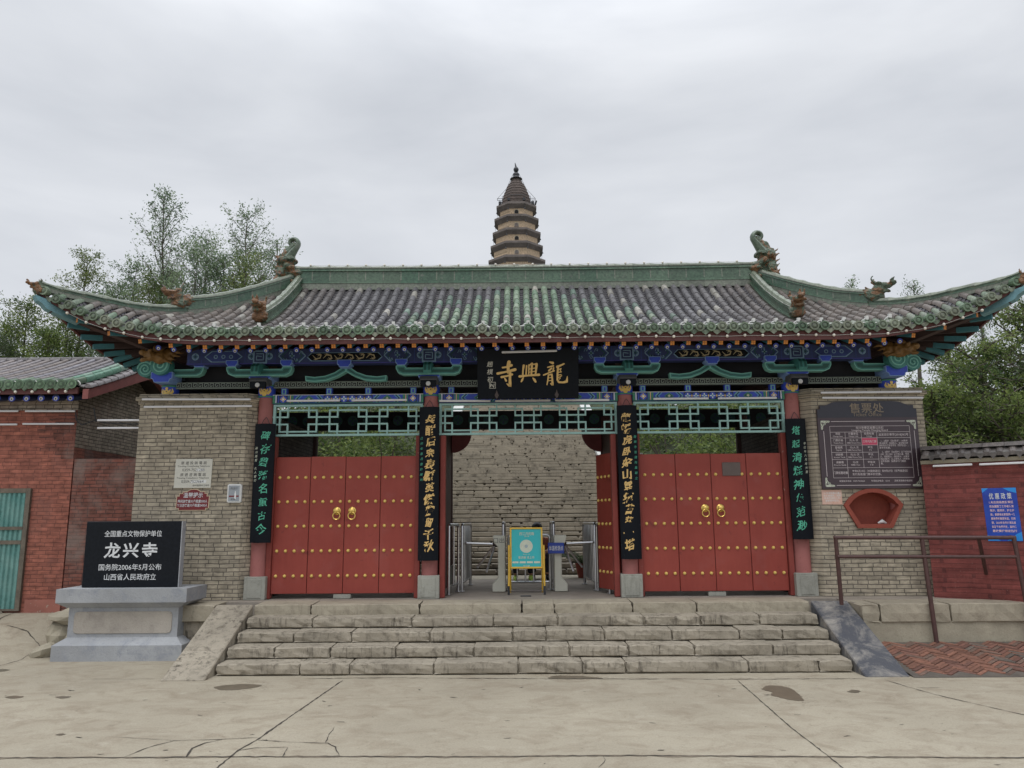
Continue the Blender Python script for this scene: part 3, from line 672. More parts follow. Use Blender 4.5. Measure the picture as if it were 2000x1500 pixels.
# ---- rafters: square flying rafters with painted ends over round ones
fr = MB(); fr.box(-.028, .028, 0, .26, -.028, .028, 3); fr.box(-.027, .027, .26, .95, -.027, .027, 0)  # teal near the tip; the dark inner length paints in eave shadow
fr.box(-.029, .029, -.004, -.001, -.029, .029, 1)
for a, b in ((-1, -1), (1, -1), (-1, 1), (1, 1)): fr.box(a * .0145 - .0115, a * .0145 + .0115, -.007, -.0045, b * .0145 - .0115, b * .0145 + .0115, 2)
fs_ = MB(); fs_.box(-.034, .034, 0, .27, -.034, .034, 1); fs_.box(-.033, .033, .27, .95, -.033, .033, 0)  # same split: shadow painted as dark colour behind the teal end
m_or2 = M('dark_orange_paint', (.30, .10, .02), .6, .2, 30, 0)
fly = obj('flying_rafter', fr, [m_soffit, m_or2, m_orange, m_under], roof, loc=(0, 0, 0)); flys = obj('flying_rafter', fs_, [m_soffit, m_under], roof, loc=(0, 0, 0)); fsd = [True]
rr_ = MB(); rr_.tube([(0, 0, 0), (0, 1.2, 0)], .037, 10, 0)
rr_.lathe([(.0375, -.002), (.0375, -.006)], (0, 0, 0), 14, 1, 'y'); rr_.lathe([(.021, -.0065), (.021, -.009)], (0, 0, -.008), 12, 2, 'y'); rr_.lathe([(.009, -.0095), (.009, -.012)], (0, 0, -.012), 8, 3, 'y')
rnd = obj('round_rafter', rr_, [m_soffit, m_blue, m_white, m_black], roof, smooth=True, loc=(0, 0, 0))
def place(proto, tip, tail, first):
    o = proto if first else proto.copy()
    if not first: C.objects.link(o); o.parent = roof
    d = (Vector(tail) - Vector(tip)).normalized()
    x = d.cross(Vector((0, 0, 1))).normalized(); z = x.cross(d)
    o.rotation_euler = Matrix((x, d, z)).transposed().to_euler()
    o.location = Vector(tip) - wloc(roof); return o
first = True
fx = [(-5.65 + .2165 * i) for i in range(53)]
for i, x in enumerate(fx):
    if abs(x) < 4.75: tip = (x, ye(x) + .07, ze(x) - .185); tail = (x, ye(x) + .97, ze(x) + .20)
    else:
        u = (abs(x) - 4.75); sg = 1 if x > 0 else -1
        xe = 4.75 + u * 1.85; tip = (sg * xe, ye(xe) + .09, ze(xe) - .19 + .07 * s_of(xe)); tail = (sg * (4.75 + u * .35), -.1, 4.40 + .02 * u)
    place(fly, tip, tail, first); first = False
for sx in (-1, 1):
    for k in range(14):
        yy = -1.22 + .25 * k; xe = XC - (yy + 1.45); 
        if k < 5: u = .25 * (4 - k); tail = (sx * 5.2, -.05 + .12 * k, 4.40)
        else: tail = (sx * (5.2), yy, ze(4.2) + .18)
        xs_ = XC - (ye(xe) + 1.45) - .085 if xe > 4.2 else 6.115
        tip = (sx * xs_, yy, ze(xe) - .175 + .06 * s_of(xe))
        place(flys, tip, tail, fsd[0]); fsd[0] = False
first = True
for i in range(49):
    x = -5.18 + .2158 * i; place(rnd, (x, -.66, ze(x) - .138), (x, .5, 4.55), first); first = False
# corner beams with a painted nose and a gilt beast head below
for sx in (-1, 1):
    mb = MB()
    a, b = Vector((sx * 5.0, .05, 4.10)), Vector((sx * 6.34, -1.29, ze(6.36) - .13))
    mb.bar(a, b, .13, .2)
    o = obj('corner_beam', mb, m_soffit, roof)
    mb = MB(); d = (b - a).normalized(); s2 = d.cross(Vector((0, 0, 1))).normalized(); u2 = s2.cross(d)
    pf = [(-.36, -.12), (-.10, -.11), (.06, -.09), (.12, -.05), (.19, -.03), (.24, .03), (.10, .03), (-.36, .06)]
    for sg in (0,):
        v = [b + d * p + u2 * q + s2 * t for t in (-.075, .075) for p, q in pf]; n = len(pf)
        mb.add(v, [tuple(range(n)), tuple(range(2 * n - 1, n - 1, -1))] + [(i, (i + 1) % n, n + (i + 1) % n, n + i) for i in range(n)], 0)
    obj('corner_beam_nose', mb, M('pale_blue_paint', (.13, .27, .31), .6, .25, 6, .1) if sx < 0 else bpy.data.materials['pale_blue_paint'], roof)
    mb = MB(); h = Vector((sx * 5.27, -.44, 4.05)); q = lambda f, s3, u: h + Vector((sx * .7, -.7, 0)) * f + Vector((sx * .7, .7, 0)) * s3 + Vector((0, 0, u))
    for f, u, r, s3 in ((0, 0, .11, (1, 1, 1)), (.12, -.01, .085, (1.1, 1.1, .9)), (.22, .03, .06, (1, 1, .8)), (.2, -.07, .05, (1.2, 1.2, .6)), (-.12, .03, .10, (1, 1, 1.1)), (.04, .1, .06, (1, 1, 1))): mb.ball(q(f, 0, u), r, 0, 10, s3)
    for s3 in (-1, 1):
        for k in range(4): mb.tube([q(-.05 - k * .05, s3 * .07, -.06 + k * .05), q(-.16 - k * .05, s3 * .12, -.10 + k * .06)], [.03, .008], 6)
        mb.tube([q(.02, s3 * .05, .1), q(-.08, s3 * .08, .2)], [.03, .01], 6); mb.ball(q(.14, s3 * .06, .06), .03, 0, 8)
    o = obj('gilt_beast_head', mb, M('dull_gilt', (.18, .095, .026), .5, .4, 18, .3) if sx < 0 else bpy.data.materials['dull_gilt'], roof); remesh(o, .014); rough(o, .02, 14)
# ------------------------------------------------------------------ columns
CX = [-3.84, -1.415, 1.415, 3.84]
def column(x, y, front=True, z1=3.6, mat=None, orn=True):
    mb = MB(); mb.tube([(x, y, ZP + .28), (x, y, 3.50)], [.118, .108], 20)
    o = obj('column', mb, mat or m_pink, gate, smooth=True)
    if abs(x) < 5:
        mb = MB(); mb.box(x - .15, x + .15, y - .15, y + .155, ZP - .004, ZP + .31); mb.box(x - .10, x + .10, y - .158, y - .147, ZP + .02, ZP + .28); obj('plinth', mb, m_colbase, o, bevel=.012)
    if orn:
        mb = MB(); mb.tube([(x, y, 3.50), (x, y, 3.69)], .122, 20, 0); mb.tube([(x, y, 3.505), (x, y, 3.525)], .127, 20, 1); mb.tube([(x, y, 3.67), (x, y, 3.69)], .128, 20, 1)
        obj('capital', mb, [m_blue, m_green], o, smooth=True)
        sh = FRONT(x, y - .126, 3.595); mb = MB()
        for sg in (-1, 1):
            sh.stroke(mb, [(0, .055), (sg * .03, .03), (sg * .055, .035), (sg * .085, -.005), (sg * .075, -.045)], [.012, .016, .02, .016, .004], 0, .0)
            sh.stroke(mb, [(0, .01), (sg * .04, -.005), (sg * .05, -.03)], [.018, .015, .006], 0, .002)
        sh.disc(mb, 0, -.045, .022, 0, .001); sh.disc(mb, 0, .0, .028, 0, .004); sh.disc(mb, 0, .045, .035, 0, .005, 16)
        sh.disc(mb, 0, -.0, .009, 1, .0075, 8)
        # wrap the flat gilt ornament round the column
        mb.v = [(x + .129 * math.sin((p[0] - x) / .129), y - .129 * math.cos((p[0] - x) / .129) - (y - .126 - p[1]), p[2]) for p in mb.v]
        obj('gilt_ornament', mb, [m_gold, m_blueD], o)
    return o
cols = [column(x, 0) for x in CX]
for x in (-5.27, 5.27): column(x, 0)
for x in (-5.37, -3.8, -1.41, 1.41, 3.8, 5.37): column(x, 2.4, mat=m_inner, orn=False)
# side walls between front and rear columns, brick tone darkened to paint in shade
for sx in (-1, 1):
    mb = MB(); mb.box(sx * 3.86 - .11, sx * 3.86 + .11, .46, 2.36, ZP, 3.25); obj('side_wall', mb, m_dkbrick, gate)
# ------------------------------------------------------------------ beams
BAYS = [(-5.37, -3.84), (-3.84, -1.415), (-1.415, 1.415), (1.415, 3.84), (3.84, 5.37)]
def tri(mb, sh, u0, u1, v0, v1, w, m, h):    # nested chevrons that meet at a diamond
    um, vm = (u0 + u1) / 2, (v0 + v1) / 2
    for k in range(3):
        q = k * w * 1.6
        if u0 + q > um: break
        sh.line(mb, u0 + q, vm, u0 + q + (vm - v0), v0, w, m[k % len(m)], h); sh.line(mb, u0 + q, vm, u0 + q + (vm - v0), v1, w, m[k % len(m)], h)
        sh.line(mb, u1 - q, vm, u1 - q - (vm - v0), v0, w, m[k % len(m)], h); sh.line(mb, u1 - q, vm, u1 - q - (vm - v0), v1, w, m[k % len(m)], h)
def flower(mb, sh, u, v, r, ms, h):
    sh.disc(mb, u, v, r, ms[0], h, 14)
    for k in range(4):
        a = k * math.pi / 2
        sh.line(mb, u + .2 * r * math.cos(a), v + .2 * r * math.sin(a), u + .75 * r * math.cos(a), v + .75 * r * math.sin(a), r * .3, ms[1], h + .0012)
        a += math.pi / 4; sh.line(mb, u + .2 * r * math.cos(a), v + .2 * r * math.sin(a), u + .6 * r * math.cos(a), v + .6 * r * math.sin(a), r * .16, ms[2], h + .0012)
    sh.disc(mb, u, v, r * .26, ms[2], h + .002, 8)
PM = [m_blue, m_green, m_white, m_gold, m_blueD, m_tealL, M('sky_blue_paint', (.1, .3, .5), .55, .15, 9, 0)]
def painted_beam(x0, x1, y, z0, z1, mats, dim=False, depth=.14):
    mb = MB(); mb.box(x0, x1, y, y + depth, z0, z1, 0)
    sh = FRONT(x0, y, z1); W, H = x1 - x0, z1 - z0; e = .0025
    for s_ in (0, 1):                                # end boxes: bands and a flower panel
        X = lambda u: u if not s_ else W - u
        def q(a, b, v0, v1, m, h): sh.quad(mb, min(X(a), X(b)), max(X(a), X(b)), v0, v1, m, h)
        q(.0, .035, 0, H, 1, e); q(.042, .055, 0, H, 2, e); q(.06, .075, 0, H, 4, e)
        q(.09, .09 + H, .004, H - .004, 4, e); flower(mb, sh, X(.09 + H / 2), H / 2, H * .42, (0, 3, 2), e + .0015)
        q(.10 + H, .118 + H, 0, H, 1, e); q(.125 + H, .137 + H, 0, H, 3, e); q(.143 + H, .175 + H, 0, H, 1, e)
    u0 = .19 + H; u1 = W - u0; cw = (u1 - u0)
    ca, cb = u0 + cw * .27, u1 - cw * .27
    for a, b in ((u0, ca), (cb, u1)):
        sh.quad(mb, a, b, 0, H, 0, e); tri(mb, sh, a + .012, b - .012, .008, H - .008, .014, (5, 4, 6), e + .0015)
        um = (a + b) / 2; sh.poly(mb, [(um - H * .55, H / 2), (um, .012), (um + H * .55, H / 2), (um, H - .012)], 1, e + .003)
        sh.poly(mb, [(um - H * .4, H / 2), (um, .03), (um + H * .4, H / 2), (um, H - .03)], 4, e + .0045); flower(mb, sh, um, H / 2, H * .2, (1, 2, 3), e + .006)
    sh.quad(mb, ca, cb, 0, H, 4, e)
    n = max(3, round((cb - ca) / (H * .88)))
    for i in range(n):
        u = ca + (cb - ca) * (i + .5) / n; flower(mb, sh, u, H / 2, H * .4, (0, 2, 6), e + .0015)
        if i: 
            uu = ca + (cb - ca) * i / n
            sh.poly(mb, [(uu - .016, H / 2), (uu, H / 2 - .02), (uu + .016, H / 2), (uu, H / 2 + .02)], 3, e + .0015)
    sh.quad(mb, 0, W, 0, .007, 2, e + .008); sh.quad(mb, 0, W, H - .008, H, 1, e + .008)
    return obj('painted_beam', mb, mats, gate)
def beam_set(y, front=True):
    for i, (a, b) in enumerate(BAYS):
        a2, b2 = a + .11, b - .11
        if 1 <= i <= 3: painted_beam(a2, b2, y - .07, 3.412, 3.540, PM)
        # key-fret tie beam under the brackets
        mb = MB(); mb.box(a2, b2, y - .06, y + .06, 3.642, 3.737, 0); sh = FRONT(a2, y - .06, 3.737); W = b2 - a2
        if front:
            n = round(W / .082); p = W / n
            for k in range(n):
                u = k * p; g = lambda *q: sh.line(mb, u + q[0] * p, .012 + q[1] * .07, u + q[2] * p, .012 + q[3] * .07, .0085, 1, .003)
                g(0, .95, .92, .95); g(.92, .95, .92, .06); g(.92, .06, .25, .06); g(.25, .06, .25, .66); g(.25, .66, .62, .66); g(.62, .66, .62, .34)
            sh.quad(mb, 0, W, 0, .007, 1, .003); sh.quad(mb, 0, W, .088, .095, 1, .003)
        obj('key_fret_beam', mb, [m_navy, M('grey_teal_line', (.27, .32, .28), .6, .15, 20, 0) if 'grey_teal_line' not in bpy.data.materials else bpy.data.materials['grey_teal_line']], gate)
        if 1 <= i <= 3 and front:
            for u in ((.06, .98) if False else (.07, .37, .63, .93)):
                x = a2 + W * u; mb = MB(); mb.box(x - .042, x + .042, y - .05, y + .03, 3.542, 3.640, 0); s2 = FRONT(x - .042, y - .05, 3.640)
                s2.quad(mb, .012, .072, .010, .088, 1, .002); s2.quad(mb, .026, .058, .022, .076, 0, .0035); obj('strut_block', mb, [m_blue, m_tealL], gate)
beam_set(0)
# upper eave beam, painted in dark blues
mb = MB(); mb.box(-4.9, 4.9, -.36, -.2, 3.945, 4.165, 0); sh = FRONT(-4.9, -.36, 4.165); W = 9.8; H = .22
def cart(u0, u1, kind):
    if kind == 'gold':
        a = [(u0, H / 2 + .02), (u0 + .06, .06), (u1 - .06, .06), (u1, H / 2 + .02), (u1 - .06, H - .035), (u0 + .06, H - .035)]
        sh.poly(mb, a, 2, .003); b = [(u + (.012 if u < (u0 + u1) / 2 else -.012), v + (.008 if v < H / 2 else -.008 if v > H / 2 else 0)) for u, v in a]; sh.poly(mb, b, 3, .0045)
        n = int((u1 - u0) / .16); vm = H / 2 + .012
        for k in range(n):
            u = u0 + .08 + (u1 - u0 - .16) * (k + .5) / n; sg = 1 if k % 2 else -1; d = sg if u < (u0 + u1) / 2 else -sg
            sh.stroke(mb, [(u - .075, vm + sg * .022), (u - .03, vm - sg * .028), (u + .03, vm - sg * .02), (u + .045, vm + sg * .015), (u + .015, vm + sg * .03), (u, vm + sg * .008)], [.003, .008, .009, .007, .005, .003], 4, .007)
            sh.stroke(mb, [(u - .02, vm + sg * .035), (u + .03, vm + sg * .04), (u + .06, vm + sg * .02)], [.003, .006, .002], 4, .0085)
            sh.stroke(mb, [(u - .06, vm - sg * .035), (u - .03, vm - sg * .042), (u, vm - sg * .036)], [.002, .005, .002], 4, .0085)
    elif kind == 'chev':
        sh.quad(mb, u0, u1, 0, H, 0, .002); tri(mb, sh, u0 + .01, u1 - .01, .01, H - .02, .014, (2, 1, 5), .0035)
        um = (u0 + u1) / 2; flower(mb, sh, um, H / 2 - .005, .05, (1, 2, 5), .006)
        for q in range(int((u1 - u0) / .075)):
            uq = u0 + .04 + q * .075; sg = 1 if q % 2 else -1; sh.stroke(mb, [(uq - .03, H / 2 + sg * .03), (uq - .01, H / 2 + sg * .075), (uq + .02, H / 2 + sg * .06), (uq + .01, H / 2 + sg * .035), (uq, H / 2 + sg * .05)], [.004] * 5, 2, .0065)
    elif kind == 'box':
        sh.quad(mb, u0, u1, 0, H, 1, .0025); sh.quad(mb, u0 + .015, u1 - .015, .012, H - .018, 0, .004); flower(mb, sh, (u0 + u1) / 2, H / 2 - .003, .052, (2, 1, 5), .0055)
    elif kind == 'lobed':
        a = [(u0, H / 2), (u0 + .1, .025), (u1 - .1, .025), (u1, H / 2), (u1 - .1, H - .03), (u0 + .1, H - .03)]
        sh.quad(mb, u0, u1, 0, H, 0, .002); sh.poly(mb, a, 2, .0035); b = [(u + (.016 if u < (u0 + u1) / 2 else -.016), v + (.01 if v < H / 2 else -.01 if v > H / 2 else 0)) for u, v in a]; sh.poly(mb, b, 1, .005)
        for k in range(3): sh.disc(mb, u0 + (u1 - u0) * (.3 + .2 * k), H / 2, .03, 2, .0065, 10, .018)
for bi, (a, b) in enumerate(BAYS):
    u0, u1 = a + 4.9 + .03, b + 4.9 - .03; w_ = u1 - u0
    u0 = max(u0, .02); u1 = min(u1, W - .02); w_ = u1 - u0
    if bi in (0, 4):
        cart(u0, u0 + .2, 'box'); cart(u0 + .23, u1 - .23, 'lobed'); cart(u1 - .2, u1, 'box')
    else:
        cart(u0, u0 + .19, 'box'); cart(u1 - .19, u1, 'box'); g0, g1 = u0 + w_ * .27, u1 - w_ * .27
        cart(u0 + .22, g0 - .01, 'chev'); cart(g1 + .01, u1 - .22, 'chev'); cart(g0, g1, 'gold')
sh.quad(mb, 0, W, H - .012, H, 6, .009)
m_dgold = M('dull_gold_line', (.40, .33, .2), .6, .2, 30, 0); m_gtl = M('slate_blue_line', (.17, .29, .42), .6, .2, 30, 0)
obj('eave_beam', mb, [M('eave_navy_paint', (.027, .043, .135), .65, .25, 9, 0), M('slate_navy_paint', (.03, .052, .20), .65, .25, 10, 0), m_gtl, m_black, m_dgold, m_tealD, M('violet_blue_paint', (.05, .045, .26), .6, .2, 10, 0)], gate)
mb = MB(); mb.tube([(-5.2, -.1, 4.2), (5.2, -.1, 4.2)], .075, 12); obj('eave_purlin', mb, m_soffit, gate, smooth=True)
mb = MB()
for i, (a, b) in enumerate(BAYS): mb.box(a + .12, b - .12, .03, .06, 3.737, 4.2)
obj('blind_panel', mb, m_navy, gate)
# rear frame of the gate
mb = MB(); mb.box(-5.35, 5.35, 2.35, 2.5, 3.3, 3.62); sh = Sheet((-5.35, 2.35, 3.62), (1, 0, 0), (0, 0, -1))
mb.m = [0] * len(mb.f)
for k in range(40): flower(mb, sh, .14 + k * .267, .16, .09, (1, 2, 3), .003)
obj('rear_beam', mb, [m_navy, m_tealD, m_blueD, m_tealD], gate)
mb = MB(); mb.box(-5.35, 5.35, 2.36, 2.48, 3.75, 4.2); obj('rear_beam', mb, m_navy, gate)
for x in (-5.37, 5.37):
    mb = MB(); mb.box(x - .07, x + .07, .13, 2.33, 3.60, 3.80); mb2 = MB(); mb2.box(x - .08, x + .08, .13, 2.33, 3.93, 4.08); obj('side_beam', mb, m_blueD, gate); obj('side_beam', mb2, m_blueD, gate)
    mb = MB(); mb.box(x - .02, x + .02, .13, 2.33, 3.801, 3.929); obj('blind_panel', mb, m_navy, gate)
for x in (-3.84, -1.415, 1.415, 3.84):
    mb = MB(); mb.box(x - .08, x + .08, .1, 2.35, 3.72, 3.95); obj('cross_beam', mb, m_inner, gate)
for x, sg in ((-1.41, 1), (1.41, -1)):           # rounded timber brackets beside the rear posts
    mb = MB(); mb.prism([(x + sg * .1, 3.3), (x + sg * .44, 3.3)] + [(x + sg * (.1 + .34 * math.cos(t)), 3.22 - .34 * math.sin(t)) for t in [i * math.pi / 16 for i in range(9)]], 2.3, 2.37, 0)
    obj('rounded_bracket', mb, M('dull_crimson_paint', (.15, .025, .025), .6, .2, 6, 0) if sg > 0 else bpy.data.materials['dull_crimson_paint'], gate)
# ------------------------------------------------------------------ brackets over the columns
def outline(poly, d):
    n = len(poly); cx = sum(p[0] for p in poly) / n; cz = sum(p[1] for p in poly) / n; out = []
    for i in range(n):
        a, b, c = Vector(poly[i - 1]), Vector(poly[i]), Vector(poly[(i + 1) % n]); e1 = (b - a).normalized(); e2 = (c - b).normalized()
        n1 = Vector((-e1.y, e1.x)); n2 = Vector((-e2.y, e2.x)); m = (n1 + n2); m = m / max(.4, m.dot(n1)) if m.length > 1e-4 else n1; out.append(tuple(b + m * d))
    return out
def area(p): return sum(p[i - 1][0] * p[i][1] - p[i][0] * p[i - 1][1] for i in range(len(p))) / 2
def painted_prism(mb, poly, y0, y1, m_edge, m_mid, m_in, d=.012):
    if area(poly) < 0: poly = poly[::-1]
    mb.prism(poly, y0, y1, m_edge)
    for k, m in ((1, m_mid), (2.6, m_in)):
        p2 = outline(poly, d * k)
        mb.add([(a, y0 - .0015 * k, b) for a, b in p2], [tuple(range(len(p2)))], m)
BRM = [m_tealL, m_teal, m_tealD, m_blue, m_blueD, M('pale_blue_line', (.2, .32, .6), .6, .1, 20, 0)]
def dou(mb, x, y0, y1, z, w, h):
    painted_prism(mb, [(x - w * .34, z), (x + w * .34, z), (x + w * .40, z + h * .3), (x + w * .5, z + h * .38), (x + w * .5, z + h), (x - w * .5, z + h), (x - w * .5, z + h * .38), (x - w * .40, z + h * .3)], y0, y1, 5, 3, 3, .008)
def arm(mb, x, sg, L, y0, y1, z):
    up = [(x, z), (x + sg * (L - .1), z), (x + sg * (L - .03), z + .03), (x + sg * L, z + .09), (x + sg * L, z + .135), (x + sg * (L - .13), z + .135), (x + sg * (L - .15), z + .10), (x, z + .10)]
    painted_prism(mb, up, y0, y1, 0, 1, 2, .012)
for x in CX:
    mb = MB()
    for sg in (-1, 1): arm(mb, x, sg, .47, -.40, -.28, 3.765); dou(mb, x + sg * .39, -.42, -.26, 3.902, .17, .09)
    dou(mb, x, -.20, .12, 3.72, .30, .13) if False else None
    obj('bracket_arm', mb, BRM, gate)
    mb = MB(); dou(mb, x, -.36, .1, 3.69, .31, .135); obj('bracket_block', mb, BRM, gate)
    mb = MB()                                             # carved nose that curls down towards the viewer
    pf = [(-.15, 3.94), (-.40, 3.94), (-.52, 3.92), (-.58, 3.87), (-.60, 3.79), (-.555, 3.75), (-.50, 3.80), (-.42, 3.83), (-.15, 3.83)]
    n = len(pf); v = [(x + t, a, b) for t in (-.055, .055) for a, b in pf]
    mb.add(v, [tuple(range(n)), tuple(range(2 * n - 1, n - 1, -1))] + [(i, (i + 1) % n, n + (i + 1) % n, n + i) for i in range(n)], 1)
    for t, mm in ((-.045, 0), (.012, 0)):
        fv = []
        for a, b in pf[2:6]: fv += [(x + t, a - .003, b + .003), (x + t + .033, a - .003, b + .003)]
        mb.add(fv, [(i * 2, i * 2 + 1, i * 2 + 3, i * 2 + 2) for i in range(3)], 2)
    obj('carved_nose', mb, BRM, gate)
    mb = MB(); mb.box(x - .10, x + .10, -.385, -.362, 3.95, 4.14, 0); s2 = FRONT(x - .1, -.385, 4.14); s2.quad(mb, .02, .18, .02, .17, 1, .002); s2.stroke(mb, [(.05, .05), (.15, .05), (.15, .14), (.05, .14), (.05, .08), (.12, .09)], [.006] * 6, 0, .004)
    obj('beam_end_cap', mb, [m_gtl, m_blueD], gate)
for sx in (-1, 1):                                        # corner brackets with spiral carving
    x = sx * 5.27; mb = MB(); dou(mb, x, -.32, .1, 3.70, .31, .15); obj('bracket_block', mb, BRM, gate)
    mb = MB(); arm(mb, x - sx * .05, -sx, .52, -.25, -.13, 3.80); dou(mb, x - sx * .52, -.29, -.13, 3.925, .2, .10); obj('bracket_arm', mb, BRM, gate)
    def spiral(cx, cz, r, y, turns=2.0, sg=1): return [(cx + sg * r * (1 - t / (turns * 6.283) * .88) * math.cos(t), y, cz + r * (1 - t / (turns * 6.283) * .88) * math.sin(t)) for t in [i * turns * 6.283 / 40 for i in range(41)]]
    mb = MB(); cz = 3.94
    for k, (cx, rr2, y) in enumerate(((x + sx * .0, .145, -.40), (x + sx * .27, .12, -.26))):
        mb.tube([(cx, y, cz - k * .03), (cx, y + .16, cz - k * .03)], rr2, 20, 1)
        mb.tube(spiral(cx, cz - k * .03, rr2 * .95, y - .003, 2.2, sx), .012, 5, 0)
    obj('carved_scroll', mb, BRM, gate, smooth=True)
for a, b in ((BAYS[1]), (BAYS[3])):                         # inverted-V struts in the side bays
    x = (a + b) / 2; mb = MB(); L = .59
    for sg in (-1, 1):
        pts_t = [(0, 3.925), (.06, 3.905), (.16, 3.835), (.3, 3.785), (.45, 3.768), (L, 3.785)]; pts_b = [(L - .01, 3.712), (.45, 3.700), (.28, 3.715), (.12, 3.775), (0, 3.845)]
        pl = [(x + sg * u, z) for u, z in pts_t] + [(x + sg * u, z) for u, z in pts_b]
        painted_prism(mb, pl, -.26 - .001 * sg, -.14, 0, 1, 2, .011)
    obj('inverted_v_strut', mb, BRM, gate)
    mb = MB(); dou(mb, x, -.40, -.20, 3.885, .2, .105); obj('bracket_block', mb, BRM, gate)
# ------------------------------------------------------------------ lattice transoms
def lattice(x0, x1, nu, y=-.02):
    mb = MB(); z0, z1 = 2.935, 3.40; H = z1 - z0; W = x1 - x0; t = .022
    Z = lambda k: z1 - H * k / 220; zs = dict(t=Z(40), tm=Z(87), bm=Z(137), b=Z(188))
    def hb(a, b, z, e=0): mb.box(min(a, b) - t / 2, max(a, b) + t / 2, y - .018 - e, y + .018 + e, z - t / 2, z + t / 2)
    def vb(x, a, b): mb.box(x - t / 2, x + t / 2, y - .0205, y + .0205, min(a, b), max(a, b))
    mb.box(x0, x1, y - .03, y + .03, z1 - .03, z1); mb.box(x0, x1, y - .03, y + .03, z0, z0 + .03); 
    mb.box(x0, x0 + .035, y - .028, y + .028, z0 + .03, z1 - .03); mb.box(x1 - .035, x1, y - .028, y + .028, z0 + .03, z1 - .03)
    p = W / nu; prev = x0
    for k in range(nu):
        c = x0 + p * (k + .5); al, ar, bl, br = c - p * .37, c - p * .21, c + p * .21, c + p * .37
        hb(al, br, zs['t']); hb(al, br, zs['b']); vb(al, zs['t'], zs['b']); vb(br, zs['t'], zs['b'])
        vb(ar, z1 - .03, zs['tm']); vb(bl, z1 - .03, zs['tm']); vb(ar, z0 + .03, zs['bm']); vb(bl, z0 + .03, zs['bm'])
        hb(prev, ar, zs['tm'], .001); hb(prev, ar, zs['bm'], .001); prev = bl
    hb(prev, x1, zs['tm'], .001); hb(prev, x1, zs['bm'], .001)
    return obj('lattice_panel', mb, m_lat, gate)
lattice(-3.72, -1.535, 3); lattice(-1.295, 1.295, 4); lattice(1.535, 3.72, 3)
# ------------------------------------------------------------------ doors
ZD0, ZD1 = .715, 2.635
def door_bay(x0, x1, yd):
    w_ = (x1 - x0) / 4
    for i in range(4):
        a, b = x0 + i * w_ + .004, x0 + (i + 1) * w_ - .004
        mb = MB(); mb.box(a, b, yd, yd + .05, ZD0, ZD1 + (.004 if i % 2 else 0))
        d = obj('door_leaf', mb, m_door, gate, bevel=.004)
        for r in range(5):
            z = ZD0 + .243 + r * .3455
            for k in range(4):
                if x0 > 0 and r == 4 and i == 2 and k in (1, 2): continue
                x = a + (b - a) * (k + .5) / 4; dup_stud(d, (x, yd, z))
        if i in (1, 2):
            x = b - .105 if i == 1 else a + .105; z = 1.86
            mb = MB(); mb.lathe([(.056, 0), (.056, -.007), (.044, -.016), (.040, -.018), (.036, -.034), (.016, -.046), (.003, -.048)], (x, yd, z), 18, 0, 'y')
            mb.tube([(x + .05 * math.cos(t), yd - .034, z - .07 + .05 * math.sin(t)) for t in [k * 2 * math.pi / 20 for k in range(21)]], .0085, 6)
            obj('ring_handle', mb, m_brass, d, smooth=True)
stud_mb = MB(); stud_mb.lathe([(.024, 0), (.022, -.011), (.015, -.02), (.005, -.024)], (0, 0, 0), 10, 0, 'y')
_st = []
def dup_stud(d, p):
    if not _st:
        o = obj('door_stud', stud_mb, m_gold, d, smooth=True, loc=(0, 0, 0)); o.location = Vector(p) - wloc(d); _st.append(o)
    else: dup(_st[0], d, p)
door_bay(-3.655, -1.625, -.02); door_bay(1.60, 3.635, -.02)
def frame_post(x, y=-.06, ww=.075): 
    mb = MB(); mb.box(x - ww / 2, x + ww / 2, y, y + .13, ZP, 2.93); obj('door_post', mb, m_frame, gate, bevel=.006)
for x in (-3.69, -1.59, -1.235, 1.225, 1.565, 3.675): frame_post(x)
for x0, x1 in ((-3.65, -1.63), (1.60, 3.635)):
    for xx in ((x0 + x1) / 2,):
        mb = MB(); mb.box(xx - .12, xx + .12, -.035, .05, ZP, ZD0 - .01); obj('door_block', mb, m_colbase, gate)
# middle doors stand open, folded back into the passage
def open_leaf(hx, ang, w_, seg):
    mb = MB(); c, s_ = math.cos(ang), math.sin(ang); ux, uy = Vector((c, s_, 0)), Vector((-s_, c, 0))
    mb.obox(Vector((hx, .09, (ZD0 + 2.68) / 2)) + ux * w_ / 2, ux, uy, (0, 0, 1), w_ / 2, .025, (2.68 - ZD0) / 2)
    d = obj('door_leaf', mb, m_door, gate, bevel=.004)
    for r in range(5):
        for k in range(5):
            p = Vector((hx, .09, ZD0 + .243 + r * .3455)) + ux * w_ * (k + .5) / 5 + uy * .026 * seg
            o = dup(_st[0], d, p); o.rotation_euler = (0, 0, ang + (0 if seg < 0 else math.pi))
open_leaf(1.275, R(111), .60, 1); open_leaf(-1.27, R(95), .62, -1)
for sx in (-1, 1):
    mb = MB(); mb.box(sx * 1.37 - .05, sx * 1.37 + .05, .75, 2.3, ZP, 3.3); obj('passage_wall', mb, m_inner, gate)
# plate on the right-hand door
p0 = at(1410, 903, -.03); p1 = at(1447, 929, -.03)
mb = MB(); mb.box(p0.x, p1.x, -.034, -.0215, p1.z, p0.z); tag(obj('blank_plate', mb, M('dull_brown_plate', (.115, .085, .075), .5, .15, 8, .05), bevel=.003), 'blank grey brown metal plate fixed high on the right red double door', 'plate')

